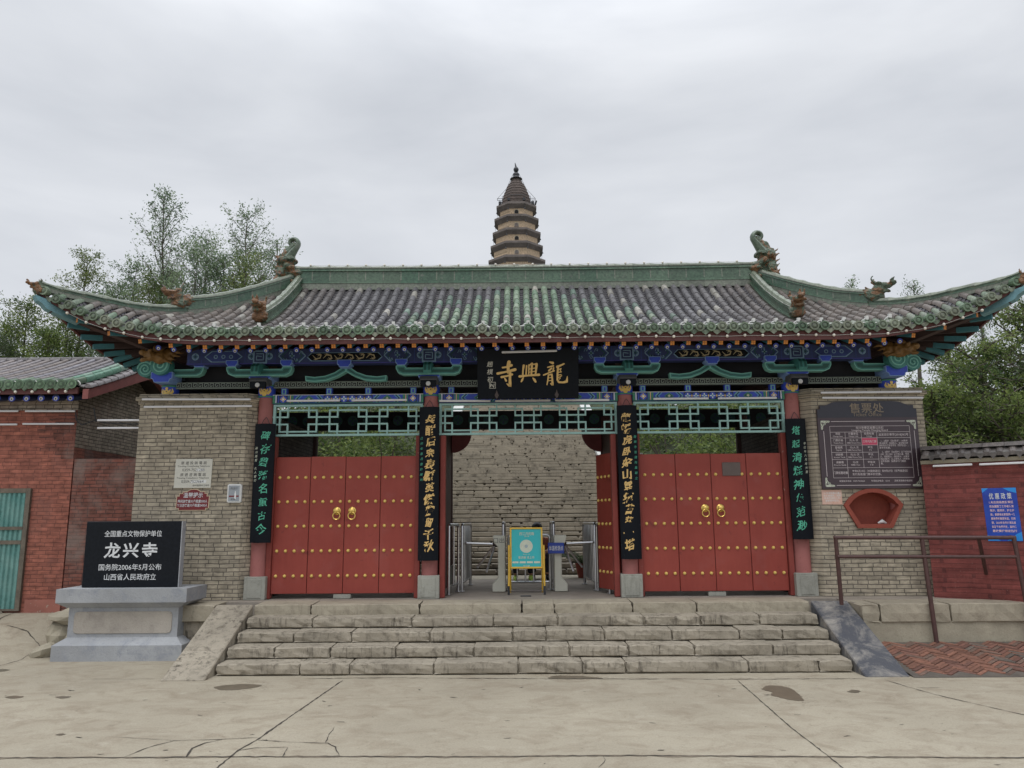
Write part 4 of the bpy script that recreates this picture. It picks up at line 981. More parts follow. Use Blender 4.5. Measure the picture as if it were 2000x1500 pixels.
# ------------------------------------------------------------------ brick piers
def pier(x0, x1, sx, label):
    t = thing('brick_pier', label, 'brick pier', ((x0 + x1) / 2, 0, ZP), 'brick piers beside the gate')
    ch = .12; zt = 3.40
    inner = x1 if sx < 0 else x0; outer = x0 if sx < 0 else x1
    pl = [(outer, -.15), (inner + sx * ch, -.15), (inner, -.15 + ch), (inner, .5), (outer, .5)]
    mb = MB()
    if sx > 0:     # the ticket window cuts right through the face
        g = at(1705, 990, -.15); hw, hh = .355, .2
        fan = [(g.x + hw * (i / 5 - 1), g.z + .02 + .185 * (1 - (i / 5 - 1) ** 2) ** .8) for i in range(11)] + [(g.x + hw * .58, g.z - .24), (g.x - hw * .58, g.z - .24)]
        z0, z1 = ZP, zt; fx0, fx1 = inner + ch, outer
        n = len(fan); v = [(a, -.15, b) for a, b in fan] + [(fx0, -.15, z1), (fx1, -.15, z1), (fx1, -.15, z0), (fx0, -.15, z0)]
        T0, T1, T2, T3 = n, n + 1, n + 2, n + 3
        fs = [(T0, i, i + 1) for i in range(5)] + [(T0, 5, T1)] + [(T1, i, i + 1) for i in range(5, 10)] + [(T1, 10, T2), (T2, 10, 11), (T2, 11, 12, T3), (T3, 12, 0), (T3, 0, T0)]
        mb.add(v, fs)
        # the other sides
        P2 = [(fx1, -.15), (fx1, .5), (inner, .5), (inner, -.15 + ch), (fx0, -.15)]
        for (ax_, ay), (bx_, by) in zip(P2[:-1], P2[1:]): mb.add([(ax_, ay, z0), (bx_, by, z0), (bx_, by, z1), (ax_, ay, z1)], [(0, 1, 2, 3)])
        mb.add([(a, b, z1) for a, b in pl], [tuple(range(5))])
        obj('wall', mb, m_pier, t)
        mb = MB(); ins = [(a, b) for a, b in fan]; dpt = .22
        for i in range(n):
            a, b = ins[i], ins[(i + 1) % n]; mb.add([(a[0], -.15, a[1]), (b[0], -.15, b[1]), (b[0], -.15 + dpt, b[1]), (a[0], -.15 + dpt, a[1])], [(0, 1, 2, 3)])
        mb.add([(a, -.15 + dpt, b) for a, b in ins], [tuple(range(n))]); obj('ticket_window_niche', mb, m_niche, t)
        cx, cz = g.x, g.z - .02; big = [(cx + (a - cx) * 1.17, cz + (b - cz) * 1.24) for a, b in fan]; sml = [(cx + (a - cx) * .985, cz + (b - cz) * .985) for a, b in fan]
        v = [(a, -.185, b) for a, b in big] + [(a, -.185, b) for a, b in sml] + [(a, -.148, b) for a, b in big] + [(a, -.148, b) for a, b in sml]
        fs = []
        for i in range(n):
            j = (i + 1) % n; fs += [(i, j, n + j, n + i), (i, 2 * n + i, 2 * n + j, j), (n + i, n + j, 3 * n + j, 3 * n + i)]
        mb = MB(); mb.add(v, fs); obj('ticket_window_frame', mb, m_niche, t)
        mb = MB(); mb.tube([(g.x + .09, -.06, g.z - .225), (g.x + .15, -.07, g.z - .2), (g.x + .21, -.06, g.z - .228)], [.012, .03, .012], 8); tag(obj('crumpled_bag', mb, m_white, smooth=True), 'scrap of white plastic lying in the red ticket window niche', 'litter')
    else:
        mb.prism(pl, ZP, zt, 0, 'z'); obj('wall', mb, m_pier, t)
    mb = MB()
    for k, (za, zb, o_) in enumerate(((zt + .001, zt + .052, .022), (zt + .054, zt + .105, .05), (zt + .107, zt + .155, .015))):
        ou = outer + sx * o_; iu = inner - sx * o_
        mb.prism([(ou, -.15 - o_), (inner + sx * ch, -.15 - o_), (iu, -.15 + ch - o_ * .4), (iu, .5 + o_), (ou, .5 + o_)], za, zb, 0, 'z')
    obj('coping', mb, m_pier, t, bevel=.004)
    return t
pierL = pier(-5.63, -3.955, -1, 'pale brick pier left of the red doors with silver and dark red notices')
pierR = pier(3.955, 5.68, 1, 'pale brick pier with the dark ticket board and red framed ticket window')
# ================================================================== THINGS HUNG ON THE GATE
def tube_between(mb, a, b, r, n=8, m=0): mb.tube([a, b], r, n, m)
# name plaque
t = thing('name_plaque', 'black name plaque with three large gold characters above the middle gate', 'plaque', (0, -.5, 3.4))
o0, o1 = Vector((-.715, -.62, 4.085)), Vector((-.715, -.44, 3.395)); dn = (o1 - o0); Hs = dn.length; sh = Sheet(o0, (1, 0, 0), dn)
mb = MB(); Wd = 1.425
v = [sh.p(u, v_, h) for h in (0, -.05) for u, v_ in ((0, 0), (Wd, 0), (Wd, Hs), (0, Hs))]; mb.add(v, [(0, 1, 2, 3), (7, 6, 5, 4), (0, 4, 5, 1), (1, 5, 6, 2), (2, 6, 7, 3), (3, 7, 4, 0)]); obj('board', mb, m_black, t, bevel=.006)
K = Wd / 1940.; T = lambda pts: [((x - 30) * K, (y - 235) * K * .985 + .012) for x, y in pts]
SI = [([(640, 485), (622, 560), (622, 690)], [34, 32, 22]), ([(515, 590), (600, 580), (685, 548)], [16, 17, 26]), ([(420, 705), (560, 678), (755, 632)], [24, 17, 28]), ([(495, 775), (600, 755), (695, 725)], [22, 16, 22]), ([(660, 690), (655, 800), (655, 950), (595, 905)], [22, 24, 30, 8]), ([(555, 800), (580, 845)], [12, 20])]
XI = [([(920, 555), (905, 660), (900, 755)], [22, 15, 16]), ([(975, 560), (962, 740)], [15, 12]), ([(1020, 545), (1015, 720)], [14, 11]), ([(1018, 560), (1060, 525), (1080, 515)], [10, 14, 18]), ([(1078, 520), (1070, 640), (1062, 750)], [22, 18, 16]), ([(1165, 530), (1155, 640), (1142, 745)], [26, 18, 14]), ([(1090, 535), (1165, 525)], [10, 16]), ([(1020, 625), (1130, 605)], [8, 9]), ([(1020, 685), (1130, 668)], [8, 9]), ([(840, 765), (1000, 748), (1210, 735)], [24, 16, 24]), ([(912, 785), (890, 830), (872, 865)], [10, 20, 14]), ([(1090, 795), (1120, 830), (1145, 870)], [8, 24, 18])]
LO = [([(1418, 492), (1475, 510)], [12, 26]), ([(1378, 592), (1485, 567)], [12, 16]), ([(1450, 612), (1400, 660)], [16, 18]), ([(1490, 605), (1478, 660)], [14, 12]), ([(1300, 742), (1400, 700), (1500, 660)], [14, 13, 15]), ([(1392, 740), (1380, 840), (1362, 930)], [14, 14, 10]), ([(1390, 745), (1455, 728), (1465, 830), (1468, 935), (1425, 905)], [12, 18, 17, 24, 6]), ([(1398, 800), (1450, 790)], [8, 8]), ([(1395, 855), (1450, 848)], [8, 8]),
      ([(1560, 585), (1620, 560), (1688, 528)], [24, 18, 14]), ([(1575, 590), (1565, 720), (1562, 840), (1590, 885), (1670, 888), (1740, 872), (1752, 770)], [20, 18, 18, 18, 18, 26, 6]), ([(1570, 650), (1630, 620)], [10, 12]), ([(1580, 695), (1640, 684)], [10, 8]), ([(1625, 640), (1615, 690)], [9, 8]), ([(1585, 745), (1635, 735)], [10, 8]), ([(1585, 795), (1640, 760)], [8, 10]), ([(1600, 825), (1620, 800)], [8, 8])]
mb = MB()
for ch in (SI, XI, LO):
    for i, (pts, ws) in enumerate(ch): sh.stroke(mb, T(pts), [x * K for x in ws], 0, .005 + .0016 * (i % 6))
obj('lettering', mb, m_goldk, t)
mb = MB()
for i, ch in enumerate('趙樸初'): sh.text(mb, ch, 245 * K, (300 + i * 145) * K, .085, 0, 0, .004, shear=.15)
for a, b, c_, d in ((.15, .475, .235, .475), (.15, .56, .235, .56), (.15, .475, .15, .56), (.235, .475, .235, .56)): sh.line(mb, a + .045 - .025, b, c_ + .045 - .025, d, .005)
sh.stroke(mb, [(.185, .49), (.185, .545), (.2, .5), (.23, .55), (.235, .495)], [.004] * 5)
obj('signature', mb, m_silver, t)
for u in (.27, .27 + .845):     # hooks that carry the plaque from below
    mb = MB(); pts = [(u, Hs - .13), (u + .014, Hs - .085), (u + .03, Hs - .055), (u + .014, Hs - .02), (u, Hs - .002), (u - .014, Hs - .02), (u - .03, Hs - .055), (u - .014, Hs - .085)]
    sh.poly(mb, pts, 0, .012); n = 8; b0 = [sh.p(a, b, .012) for a, b in pts]; b1 = [sh.p(a, b, .001) for a, b in pts]; mb.add(b0 + b1, [(i, (i + 1) % n, n + (i + 1) % n, n + i) for i in range(n)]); obj('support_hook', mb, M('dull_iron', (.06, .045, .045), .5, .2, 20, 0) if 'dull_iron' not in bpy.data.materials else bpy.data.materials['dull_iron'], t)

# couplet boards
def couplet(x, z0, z1, wd, chars, small, sm_side, mat, mlet, label, y=-.155, cw=.47, tilt=0):
    t = thing('couplet_board', label, 'couplet board', (x, y, z0), 'couplet boards on the gate columns')
    n = 10; prof = [(-wd / 2 + wd * i / n, -.045 * (1 - (2 * i / n - 1) ** 2)) for i in range(n + 1)]   # gently bowed round the column
    mb = MB(); v = []
    for dz in (z0, z1):
        v += [(x + a, y + b, dz) for a, b in prof] + [(x + a, y + b + .025, dz) for a, b in prof]
    m = n + 1; fs = []
    for i in range(n): fs += [(i, i + 1, 2 * m + i + 1, 2 * m + i), (m + i, 3 * m + i, 3 * m + i + 1, m + i + 1), (i, m + i, m + i + 1, i + 1), (2 * m + i, 2 * m + i + 1, 3 * m + i + 1, 3 * m + i)]
    fs += [(0, 2 * m, 3 * m, m), (n, m + n, 3 * m + n, 2 * m + n)]; mb.add(v, fs); obj('board', mb, mat, t)
    sh = FRONT(x - wd / 2, y, z1); H = z1 - z0; mb = MB(); k = len(chars); r2 = random.Random(int(abs(x) * 100) + 5)
    for i, ch in enumerate(chars):
        sh.text(mb, ch, wd / 2 + r2.uniform(-.012, .012) + (.0 if not small else -.02 * sm_side), H * (.045 + .90 * (i + .5) / k), wd * cw * r2.uniform(.85, 1.12), .03 if mlet is m_goldk else .012, 0, .003, shear=.22, squash=r2.uniform(.85, 1.05), rot=r2.uniform(-.05, .14), wob=.05)
    def wrap(mb): mb.v = [(p[0], p[1] - .045 * (1 - min(1, ((p[0] - x) / (wd / 2)) ** 2)), p[2]) for p in mb.v]
    wrap(mb); obj('lettering', mb, mlet, t)
    if small:
        mb = MB()
        for i, ch in enumerate(small): sh.text(mb, ch, wd / 2 + sm_side * wd * .36, H * (.21 + .034 * i) if len(small) < 10 else H * (.18 + .028 * i), .042, 0, 0, .003, shear=.2)
        wrap(mb); obj('signature', mb, m_palegr if mlet is m_jade else m_jade, t)
    for sx in (-.06, .06):
        mb = MB(); mb.tube([(x + sx, y + .0, z1 - .01), (x + sx * .5, y + .01, z1 + .06), (x, y + .02, z1 + .10)], .004, 5); obj('hanger', mb, m_iron, t)
    return t
couplet(-3.79, 1.425, 3.105, .29, '碑存碧落名重古今', '絳州鄉賢 孔人書印', -1, m_black, m_jade, 'black board with green characters on the column beside the left brick pier')
couplet(-1.425, 1.165, 3.33, .285, '兵酣后宋表縣英傑輝留千秋', '己卯年春月書於絳州', -1, m_lacq, m_goldk, 'worn black board with gold characters left of the open middle gate', cw=.50)
couplet(1.42, 1.165, 3.33, .285, '龍蟠虎卧好山靈氣薈萃一塔', '龍興寺管理所集聯立', 1, m_lacq, m_goldk, 'worn black board with gold characters right of the open middle gate', cw=.50)
couplet(3.83, 1.42, 3.115, .285, '塔起清煙神傳范渺', '辛巳年六月絳州書', 1, m_black, m_jade, 'black board with green characters on the column beside the ticket board')

# strip lights
def strip(px0, px1, py, Y, label, r=.011, py1=None, mm=None):
    a, b = at(px0, py, Y), at(px1, py1 or py, Y); t = thing('strip_light', label, 'strip light', (a + b) / 2, 'white strip lights')
    mb = MB(); mb.bar(a, b, .022, .03); obj('housing', mb, m_lamp, t, bevel=.006)
    n = 3
    for i in (0.06, .94):
        p = a.lerp(b, i); mb = MB(); mb.box(p.x - .012, p.x + .012, p.y + .008, p.y + .045, p.z - .012, p.z + .012); obj('clip', mb, m_rust, t)
    return t
YL = -.12
strip(560, 664, 783, YL, 'white tube along the painted beam at the left bay, nearer the brick pier', py1=782); strip(688, 795, 782, YL, 'white tube along the painted beam in the left bay, nearer the gold couplet', py1=781)
strip(858, 958, 783, YL, 'white tube along the middle beam under the left edge of the plaque', py1=783); strip(967, 1075, 783, YL, 'white tube along the middle beam below the centre of the plaque', py1=782); strip(1084, 1190, 782, YL, 'white tube along the middle beam under the right edge of the plaque', py1=781)
strip(1276, 1384, 779, YL, 'white tube along the painted beam of the right bay, nearer the gold couplet', py1=778); strip(1402, 1517, 778, YL, 'white tube along the painted beam of the right bay, nearer the ticket board', py1=777)
strip(980, 1088, 688, -.70, 'white tube above the black name plaque, under the eave', py1=685)
strip(277, 490, 780, -.235, 'upper of two white tubes on top of the left brick pier'); strip(281, 492, 795, -.185, 'lower of two white tubes on the left brick pier', py1=793)
strip(1603, 1800, 767, -.235, 'upper of two white tubes above the ticket board', py1=765); strip(1606, 1803, 777, -.185, 'lower of two white tubes touching the top of the ticket board', py1=777)
# flood lamps at the column heads
m_glass = M('lamp_glass', (.5, .5, .5), .15, .1, 10, 0)
for x, zz, lab in ((-3.84, 3.645, 'dark flood lamp at the head of the column beside the left pier'), (-1.415, 3.645, 'dark flood lamp with a pale lens above the left gold couplet'), (1.415, 3.64, 'dark flood lamp with louvres above the right gold couplet'), (3.84, 3.63, 'dark flood lamp at the head of the column beside the ticket board')):
    t = thing('flood_lamp', lab, 'flood lamp', (x, -.36, zz), 'flood lamps on the columns'); mb = MB()
    mb.prism([(-.44, zz + .04), (-.40, zz + .10), (-.2, zz + .10), (-.16, zz + .02), (-.3, zz - .02)], x - .125, x + .125, 0, 'x'); obj('housing', mb, M('lamp_grey', (.075, .075, .08), .5, .2, 20, .05) if 'lamp_grey' not in bpy.data.materials else bpy.data.materials['lamp_grey'], t, bevel=.008)
    mb = MB(); mb.box(x - .11, x + .11, -.44, -.39, zz - .06, zz + .03); obj('visor', mb, m_black, t)
    mb = MB(); mb.lathe([(.035, 0), (.03, -.01), (.01, -.014)], (x, -.441, zz - .018), 12, 0, 'y'); obj('lens', mb, m_glass, t)
    mb = MB(); mb.bar((x, -.16, zz + .06), (x, -.12, zz - .02), .03, .02); obj('bracket', mb, m_iron, t)
p = at(343, 762, .05)
t = thing('spot_light', 'small pale spotlight on a stalk standing on top of the left pier', 'spot light', (p.x, p.y, 3.55)); mb = MB(); mb.obox((p.x - .05, .05, 3.70), (.8, -.5, -.2), (.53, .85, 0), (.17, -.1, .97), .07, .05, .06); obj('housing', mb, m_cream, t, bevel=.012)
mb = MB(); mb.tube([(p.x + .06, .08, 3.55), (p.x + .06, .08, 3.72), (p.x, .06, 3.76)], .008, 6); obj('stalk', mb, m_iron, t)
mb = MB(); mb.obox((p.x + .10, .05, 3.79), (.9, -.3, .25), (.3, .95, 0), (-.24, 0, .97), .08, .05, .035); obj('visor', mb, m_iron, t)
# strings of little lamps
def string(name, label, pts, r, drop=0, wire=True):
    t = thing(name, label, 'string lights', pts[len(pts) // 2])
    mb = MB(); mb.ball((0, 0, 0), r, 0, 10); pr = None
    for p in pts:
        if pr is None: pr = obj('bulb', mb, m_bulb, t, smooth=True, loc=(0, 0, 0)); pr.location = Vector(p) - wloc(t)
        else: dup(pr, t, p)
    if wire:
        mb = MB(); mb.tube([Vector(p) + Vector((0, r * .6, 0)) for p in pts], .003, 4); obj('wire', mb, m_cord, t)
    return t
string('string_lights', 'string of small round bulbs along the red board under the front eave', [(x, ye(x) + .012, ze(x) - .105 + .006 * math.sin(x * 9)) for x in [-6.1 + .2365 * i for i in range(52)]], .021)
string('string_lights', 'string of small bulbs lying along the top of the main green ridge', [(x, YR - .03, ZR + .375 + .02 * (x / 3.85) ** 2) for x in [-3.6 + .31 * i for i in range(24)]], .02)
t = thing('eave_cord', 'white cord looped and tied over the front row of roof tiles', 'cord', (0, -1.15, 4.25)); mb = MB(); pts = []
for i in range(-33, 34):
    x = i * SP + SP / 2; pts.append((x, ye(x) + .06, ze(x) + .055 + (.012 if i % 2 else 0)))
mb.tube(pts, .008, 5); obj('line', mb, m_cord, t)
kn = None
for i in range(-32, 33, 2):
    x = i * SP; mb = MB(); y, z = ye(x) + .10, zroof(x, ye(x) + .10)
    if kn is None or True:
        q = []
        for k in range(9): a = math.pi * k / 8; q.append((x - .085 * math.cos(a), y + .01 - .03 * math.sin(a * 2), z + .01 + .065 * math.sin(a)))
        mb.tube(q, .008, 5); mb.box(x - .02, x + .02, y - .02, y + .02, z + .06, z + .115); obj('loop', mb, m_cord, t)

# ================================================================== NOTICES ON THE PIERS
YP = -.15
def quadthing(name, label, cat, pl, pr, top, bot, mat, th=.02, Y=YP): pass
a, b = at(345, 897, YP), at(419, 952, YP)
t = thing('telephone_plate', 'silver metal plate with two telephone numbers on the left pier', 'plate', (a.x, YP, b.z)); W_, H_ = .525, .41
sh = Sheet((a.x, YP - .018, a.z), (1, 0, 0), (-.02, 0, -1)); mb = MB(); v = [sh.p(u, v_, h) for h in (0, -.017) for u, v_ in ((0, 0), (W_, 0), (W_, H_), (0, H_))]; mb.add(v, [(0, 1, 2, 3), (7, 6, 5, 4), (0, 4, 5, 1), (1, 5, 6, 2), (2, 6, 7, 3), (3, 7, 4, 0)]); obj('plate', mb, m_silver, t)
mb = MB()
for k, (s_, v_, sz, bd) in enumerate((('旅 遊 投 訴 電 話', .055, .05, .004), ('Traveling Complaining Telephone', .105, .034, 0), ('0359-7521288', .155, .055, 0), ('旅 遊 咨 詢 電 話', .222, .05, .004), ('Traveling Consultation Telephone', .272, .034, 0), ('0359-7523664', .32, .055, 0))): sh.text(mb, s_, W_ / 2, v_, sz, bd, 0, .002, wmax=.46)
sh.text(mb, '絳州龍興寺文物所', W_ * .74, .375, .03, 0, 0, .002); obj('lettering', mb, m_ink, t)
mb = MB(); sh.quad(mb, .235, .46, .3, .342, 0, .0012); sh.quad(mb, .3, .42, .138, .172, 0, .0012); obj('repair_patch', mb, m_white, t)
a = at(350, 955, YP); t = thing('visitor_notice', 'dark red scalloped notice with white characters under the silver plate', 'notice', (a.x, YP, a.z - .3))
sh = Sheet((at(347, 0, YP).x if False else a.x - .02, YP - .015, a.z), (1, 0, .0), (-.03, 0, -1)); W_ = .46
shape = [(.0, .105), (.035, .105), (.035, .065), (.085, .065), (.085, .04), (.14, .04), (.17, .018), (.2, .006), (.24, .002), (.28, .006), (.31, .018), (.34, .04), (.40, .04), (.40, .065), (.435, .065), (.435, .105), (.47, .105), (.47, .275), (.43, .275), (.43, .305), (.04, .305), (.04, .275), (.0, .275)]
def plate(mb, shp, m, h0, h1):
    n = len(shp); v = [sh.p(a, b, h1) for a, b in shp] + [sh.p(a, b, h0) for a, b in shp]
    mb.add(v, [tuple(range(n)), tuple(range(2 * n - 1, n - 1, -1))] + [(i, (i + 1) % n, n + (i + 1) % n, n + i) for i in range(n)], m)
mb = MB(); plate(mb, shape, 0, -.015, 0); cx, cy = .235, .16; plate(mb, [(cx + (a - cx) * .965, cy + (b - cy) * .95) for a, b in shape], 1, 0, .0015); obj('plate', mb, [m_cremline, m_sig], t)
mb = MB(); sh.text(mb, '溫馨提示', .235, .09, .078, .012, 0, .003, squash=.9); sh.text(mb, '瞬间游客最大承载量300人', .235, .175, .046, .012, 0, .003, wmax=.42); sh.text(mb, '每日游客最大承载量2400人', .235, .232, .046, .012, 0, .003, wmax=.43); obj('lettering', mb, m_letw, t)
a = at(448, 946, YP); t = thing('wall_box', 'small white framed wall box with a grey window on the left pier', 'wall box', (a.x + .1, YP, a.z - .15)); x, z = a.x - .005, a.z
mb = MB(); mb.box(x, x + .2, YP - .06, YP, z - .262, z); obj('case', mb, m_white, t, bevel=.012, seg=2)
mb = MB(); mb.box(x + .022, x + .178, YP - .063, YP - .0595, z - .24, z - .02); obj('window', mb, M('grey_print', (.30, .33, .36), .25, .15, 8, 0), t)
mb = MB(); s2 = FRONT(x, YP - .063, z); s2.quad(mb, .03, .17, .16, .18, 0, .001); obj('red_band', mb, m_sig, t); mb = MB(); s2.text(mb, '测温仪', .1, .06, .035, 0, 0, .001); s2.text(mb, '酒 精', .09, .212, .028, 0, 0, .002); obj('lettering', mb, m_ink, t); mb = MB(); s2.poly(mb, [(.108, .21), (.108, .14), (.114, .12), (.114, .10), (.126, .10), (.126, .12), (.132, .14), (.132, .21)], 0, .0015); obj('bottle_picture', mb, m_white, t)
# ticket board
tl, tr, bl, br = at(1592, 806, YP), at(1783, 804, YP), at(1609, 955, YP), at(1800, 953, YP)
t = thing('ticket_board', 'dark ticket office price board with table and pale corner ornaments', 'sign board', ((tl.x + br.x) / 2, YP, br.z))
W_ = tr.x - tl.x + .02; z_t = at(1690, 784, YP).z; H_ = z_t - (bl.z + br.z) / 2; sh = Sheet(((tl.x + bl.x) / 2 - .01, YP - .04, z_t), (1, 0, 0), (.0, 0, -1))
hd = .30; shp = [(0, .115), (.04, .115), (.04, .062), (.12, .062), (.24, .012), (.35, .002), (W_ - .35, .002), (W_ - .24, .012), (W_ - .12, .062), (W_ - .04, .062), (W_ - .04, .115), (W_, .115), (W_, H_), (0, H_)]
mb = MB(); plate(mb, shp, 0, -.035, 0); obj('panel', mb, m_board, t)
mb = MB(); sh.poly(mb, [(.004, .118), (.043, .118), (.043, .065), (.12, .066), (.24, .016), (.35, .006), (W_ - .35, .006), (W_ - .24, .016), (W_ - .12, .066), (W_ - .043, .065), (W_ - .043, .118), (W_ - .004, .118), (W_ - .004, .238), (.004, .238)], 0, .004); obj('header', mb, m_boardt, t)
mb = MB(); sh.text(mb, '售票处', W_ / 2, .10, .15, .006, 0, .007, squash=1.1); sh.text(mb, 'Ticket Office', W_ / 2, .195, .078, 0, 0, .007); obj('header_lettering', mb, m_bronze, t)
mb = MB(); L_ = lambda a, b, c_, d, w2=.0045: sh.line(mb, a, b, c_, d, w2, 0, .002)
L_(.19, .293, W_ - .18, .293, .007); L_(.2, H_ - .045, W_ - .18, H_ - .045, .007); L_(.075, .43, .075, H_ - .17, .007); L_(W_ - .06, .43, W_ - .06, H_ - .17, .007)
x0, x1 = .165, W_ - .125; ys = [.361, .446, .530, .632, .735, .833, .953, 1.094]; xc = [x0, x0 + .21, x0 + .44, x0 + .66, x1]
for k in (0, 1, 2, 6, 7): L_(x0, ys[k], x1, ys[k])
for k in (3, 4, 5): L_(x0, ys[k], xc[3], ys[k])
L_(x0, ys[0], x0, ys[7]); L_(x1, ys[0], x1, ys[7]); L_(xc[1], ys[1], xc[1], ys[7]); L_(xc[2], ys[1], xc[2], ys[6]); L_(xc[3], ys[1], xc[3], ys[6])
obj('table_lines', mb, m_palepr, t)
mb = MB(); tx = lambda s_, u, v_, sz, b_=.006: sh.text(mb, s_, u, v_, sz, b_, 0, .0035, wmax=None)
tx('龙兴寺景区收费公示栏', (x0 + x1) / 2, .386, .04); tx('Longxing Temple Charging Board', (x0 + x1) / 2, .425, .038)
cm = [(xc[i] + xc[i + 1]) / 2 for i in range(4)]
rows = [('项目', 'Charge Item', '计量单位', 'Charge Unit', '收费标准', 'Charge'), ('门票价格', 'Ticket Price', '元/人·次', 'RMB/ Person-Time', None, None), ('登塔费', 'Pagoda', '元/人·次', 'RMB/ Person-Time', '每次', '￥5'), ('讲解费', 'Ancient Tomb', '元/人·次', 'RMB/ Person-Time', '每次', '￥3'), ('讲解费', 'Price for Guide', '元/次', 'RMB/-Time', '每批次', '￥30')]
for r, row in enumerate(rows):
    ym = (ys[r + 1] + ys[r + 2]) / 2
    for c_ in range(3):
        for q in (0, 1):
            s_ = row[c_ * 2 + q]
            if s_: sh.text(mb, s_, cm[c_], ym - .018 + q * .038, .036 if q == 0 else .028, .007, 0, .0035, wmax=.19)
sh.text(mb, '运发改价审字[2018]362号', cm[3], (ys[1] + ys[2]) / 2, .04, .007, 0, .0035, wmax=.42)
body = ['1、6周岁（含6周岁）-18周岁', '（含18周岁）未成年人、全日制大学', '本科及以下学历学生（凭学生证），', '享半价优惠。', '2、6周岁（含6周岁）以下或身高', '1.2米（含1.2米）以下的儿童，残疾', '人、现役军人、退役军人、60周岁', '（含60周岁）以上老年人（凭有效', '证件免票）免费实行门票优', '惠。']
for i, s_ in enumerate(body):
    wd = min(.41, glyphs(s_, .004)[2] * .03); sh.text(mb, s_, xc[3] + .02 + wd / 2 + (.03 if i in (0, 4) else 0), .575 + i * .033 + (.025 if i > 3 else 0), .03, .005, 0, .0035, wmax=.41)
sh.text(mb, '门票优惠政策', cm[0], (ys[6] + ys[7]) / 2, .042, .007, 0, .0035, wmax=.20)
for i, s_ in enumerate(('每年5月19日（中国旅游日）和9月27日（世界旅游日）', '实行免首道门票半价优惠。')):
    wd = min(.78, glyphs(s_, .005)[2] * .036); sh.text(mb, s_, xc[1] + .06 + wd / 2, 1.0 + i * .045, .036, .005, 0, .0035, wmax=.78)
sh.text(mb, '旅游投诉电话：0359-7523664', .42, H_ - .105, .028, .005, 0, .0035); sh.text(mb, '市场投诉电话：12315', .82, H_ - .105, .028, .005, 0, .0035); sh.text(mb, '国家发改委价格监制', W_ - .28, H_ - .105, .028, .005, 0, .0035); obj('table_lettering', mb, m_palepr, t)
mb = MB(); sh.quad(mb, xc[2] + .003, xc[3] - .003, ys[2] + .003, ys[3] - .003, 0, .002); sh.text(mb, '三年内免门票', cm[2], (ys[2] + ys[3]) / 2, .04, .007, 1, .0035, wmax=.19); obj('price_sticker', mb, [m_magenta, m_palepr], t)
for cx, cy, sx, sy in ((.045, .285, 1, 1), (W_ - .035, .285, -1, 1), (.05, H_ - .03, 1, -1), (W_ - .03, H_ - .03, -1, -1)):
    mb = MB(); q = lambda a, b: (cx + sx * a, cy + sy * b)
    for pts, ws in (([(0, 0), (.12, 0)], [.006, .003]), ([(0, 0), (0, .12)], [.006, .003]), ([(.01, .01), (.05, .02), (.06, .05), (.03, .05), (.03, .03)], [.008, .007, .006, .005, .003]), ([(.05, .01), (.085, .02), (.1, .005)], [.006, .007, .004]), ([(.01, .05), (.02, .085), (.005, .1)], [.006, .007, .004]), ([(.03, .07), (.045, .05), (.07, .03)], [.004, .005, .004]), ([(.105, .018), (.12, .01)], [.007, .006]), ([(.018, .105), (.01, .12)], [.007, .006])): sh.stroke(mb, [q(a, b) for a, b in pts], ws, 0, .003)
    obj('corner_ornament', mb, m_palegr, t)
a, b = at(1604, 957, YP), at(1648, 985, YP)
t = thing('paper_notice', 'faded orange and white paper notice below the ticket board', 'notice', (a.x, YP, b.z)); mb = MB(); mb.box(a.x, b.x - .02, YP - .007, YP - .001, b.z, a.z); obj('sheet', mb, m_paper, t)
mb = MB(); s2 = FRONT(a.x, YP - .007, a.z)
for k in range(4): s2.text(mb, ('入寺请佩戴口罩，', '出示健康码，接受', '体温检测后入寺，', '谢谢合作配合。')[k], .145, .045 + .035 * k, .032, .003, 0, .001, wmax=.24)
obj('lettering', mb, m_white, t)

# ================================================================== STEPS, PLATFORM, PAVING
def slab(mb, x0, x1, y0, y1, z0, z1, rr, j=.008, tilt=.006):
    """one rough stone block with a few subdivided, chipped edges"""
    nx = max(2, int((x1 - x0) / .10)); v = []; e = .010
    prof = [(y1, z1), (y0 + .05, z1), (y0 + e, z1 - .002), (y0, z1 - e), (y0 - .003, (z0 + z1) / 2), (y0, z0 + .012), (y0 + .01, z0), (y1, z0)]
    dz = rr.uniform(-tilt, tilt); dy = rr.uniform(-.012, .012); tl = rr.uniform(-.004, .004)
    for i in range(nx + 1):
        u = i / nx; x = x0 + (x1 - x0) * u; en = 1 if i in (0, nx) else 0
        for k, (y, z) in enumerate(prof):
            n = rr.uniform(-j, j); xx = x + (-1 if i else 1) * (.012 if en and k in (2, 3, 5) else 0) + (rr.uniform(-.006, .006) if en else 0)
            yy = y + dy + (n if 1 < k < 7 else 0) + (.012 if en and k in (2, 3, 4, 5) else 0); zz = z + (dz + tl * (u - .5) * 2 if k < 4 else 0) + (rr.uniform(-j, j) * .5 if k in (1, 2, 3) else 0) - (.01 if en and k < 4 and k > 0 else 0)
            v.append((xx, yy, zz))
    m = len(prof); fs = [(i * m + k, (i + 1) * m + k, (i + 1) * m + (k + 1) % m, i * m + (k + 1) % m) for i in range(nx) for k in range(m)]
    fs += [tuple(range(m)), tuple(range(nx * m + m - 1, nx * m - 1, -1))]; mb.add(v, fs)
steps = thing('entrance_steps', 'four worn grey stone steps between two sloping side stones', 'steps', (0, -1.4, 0))
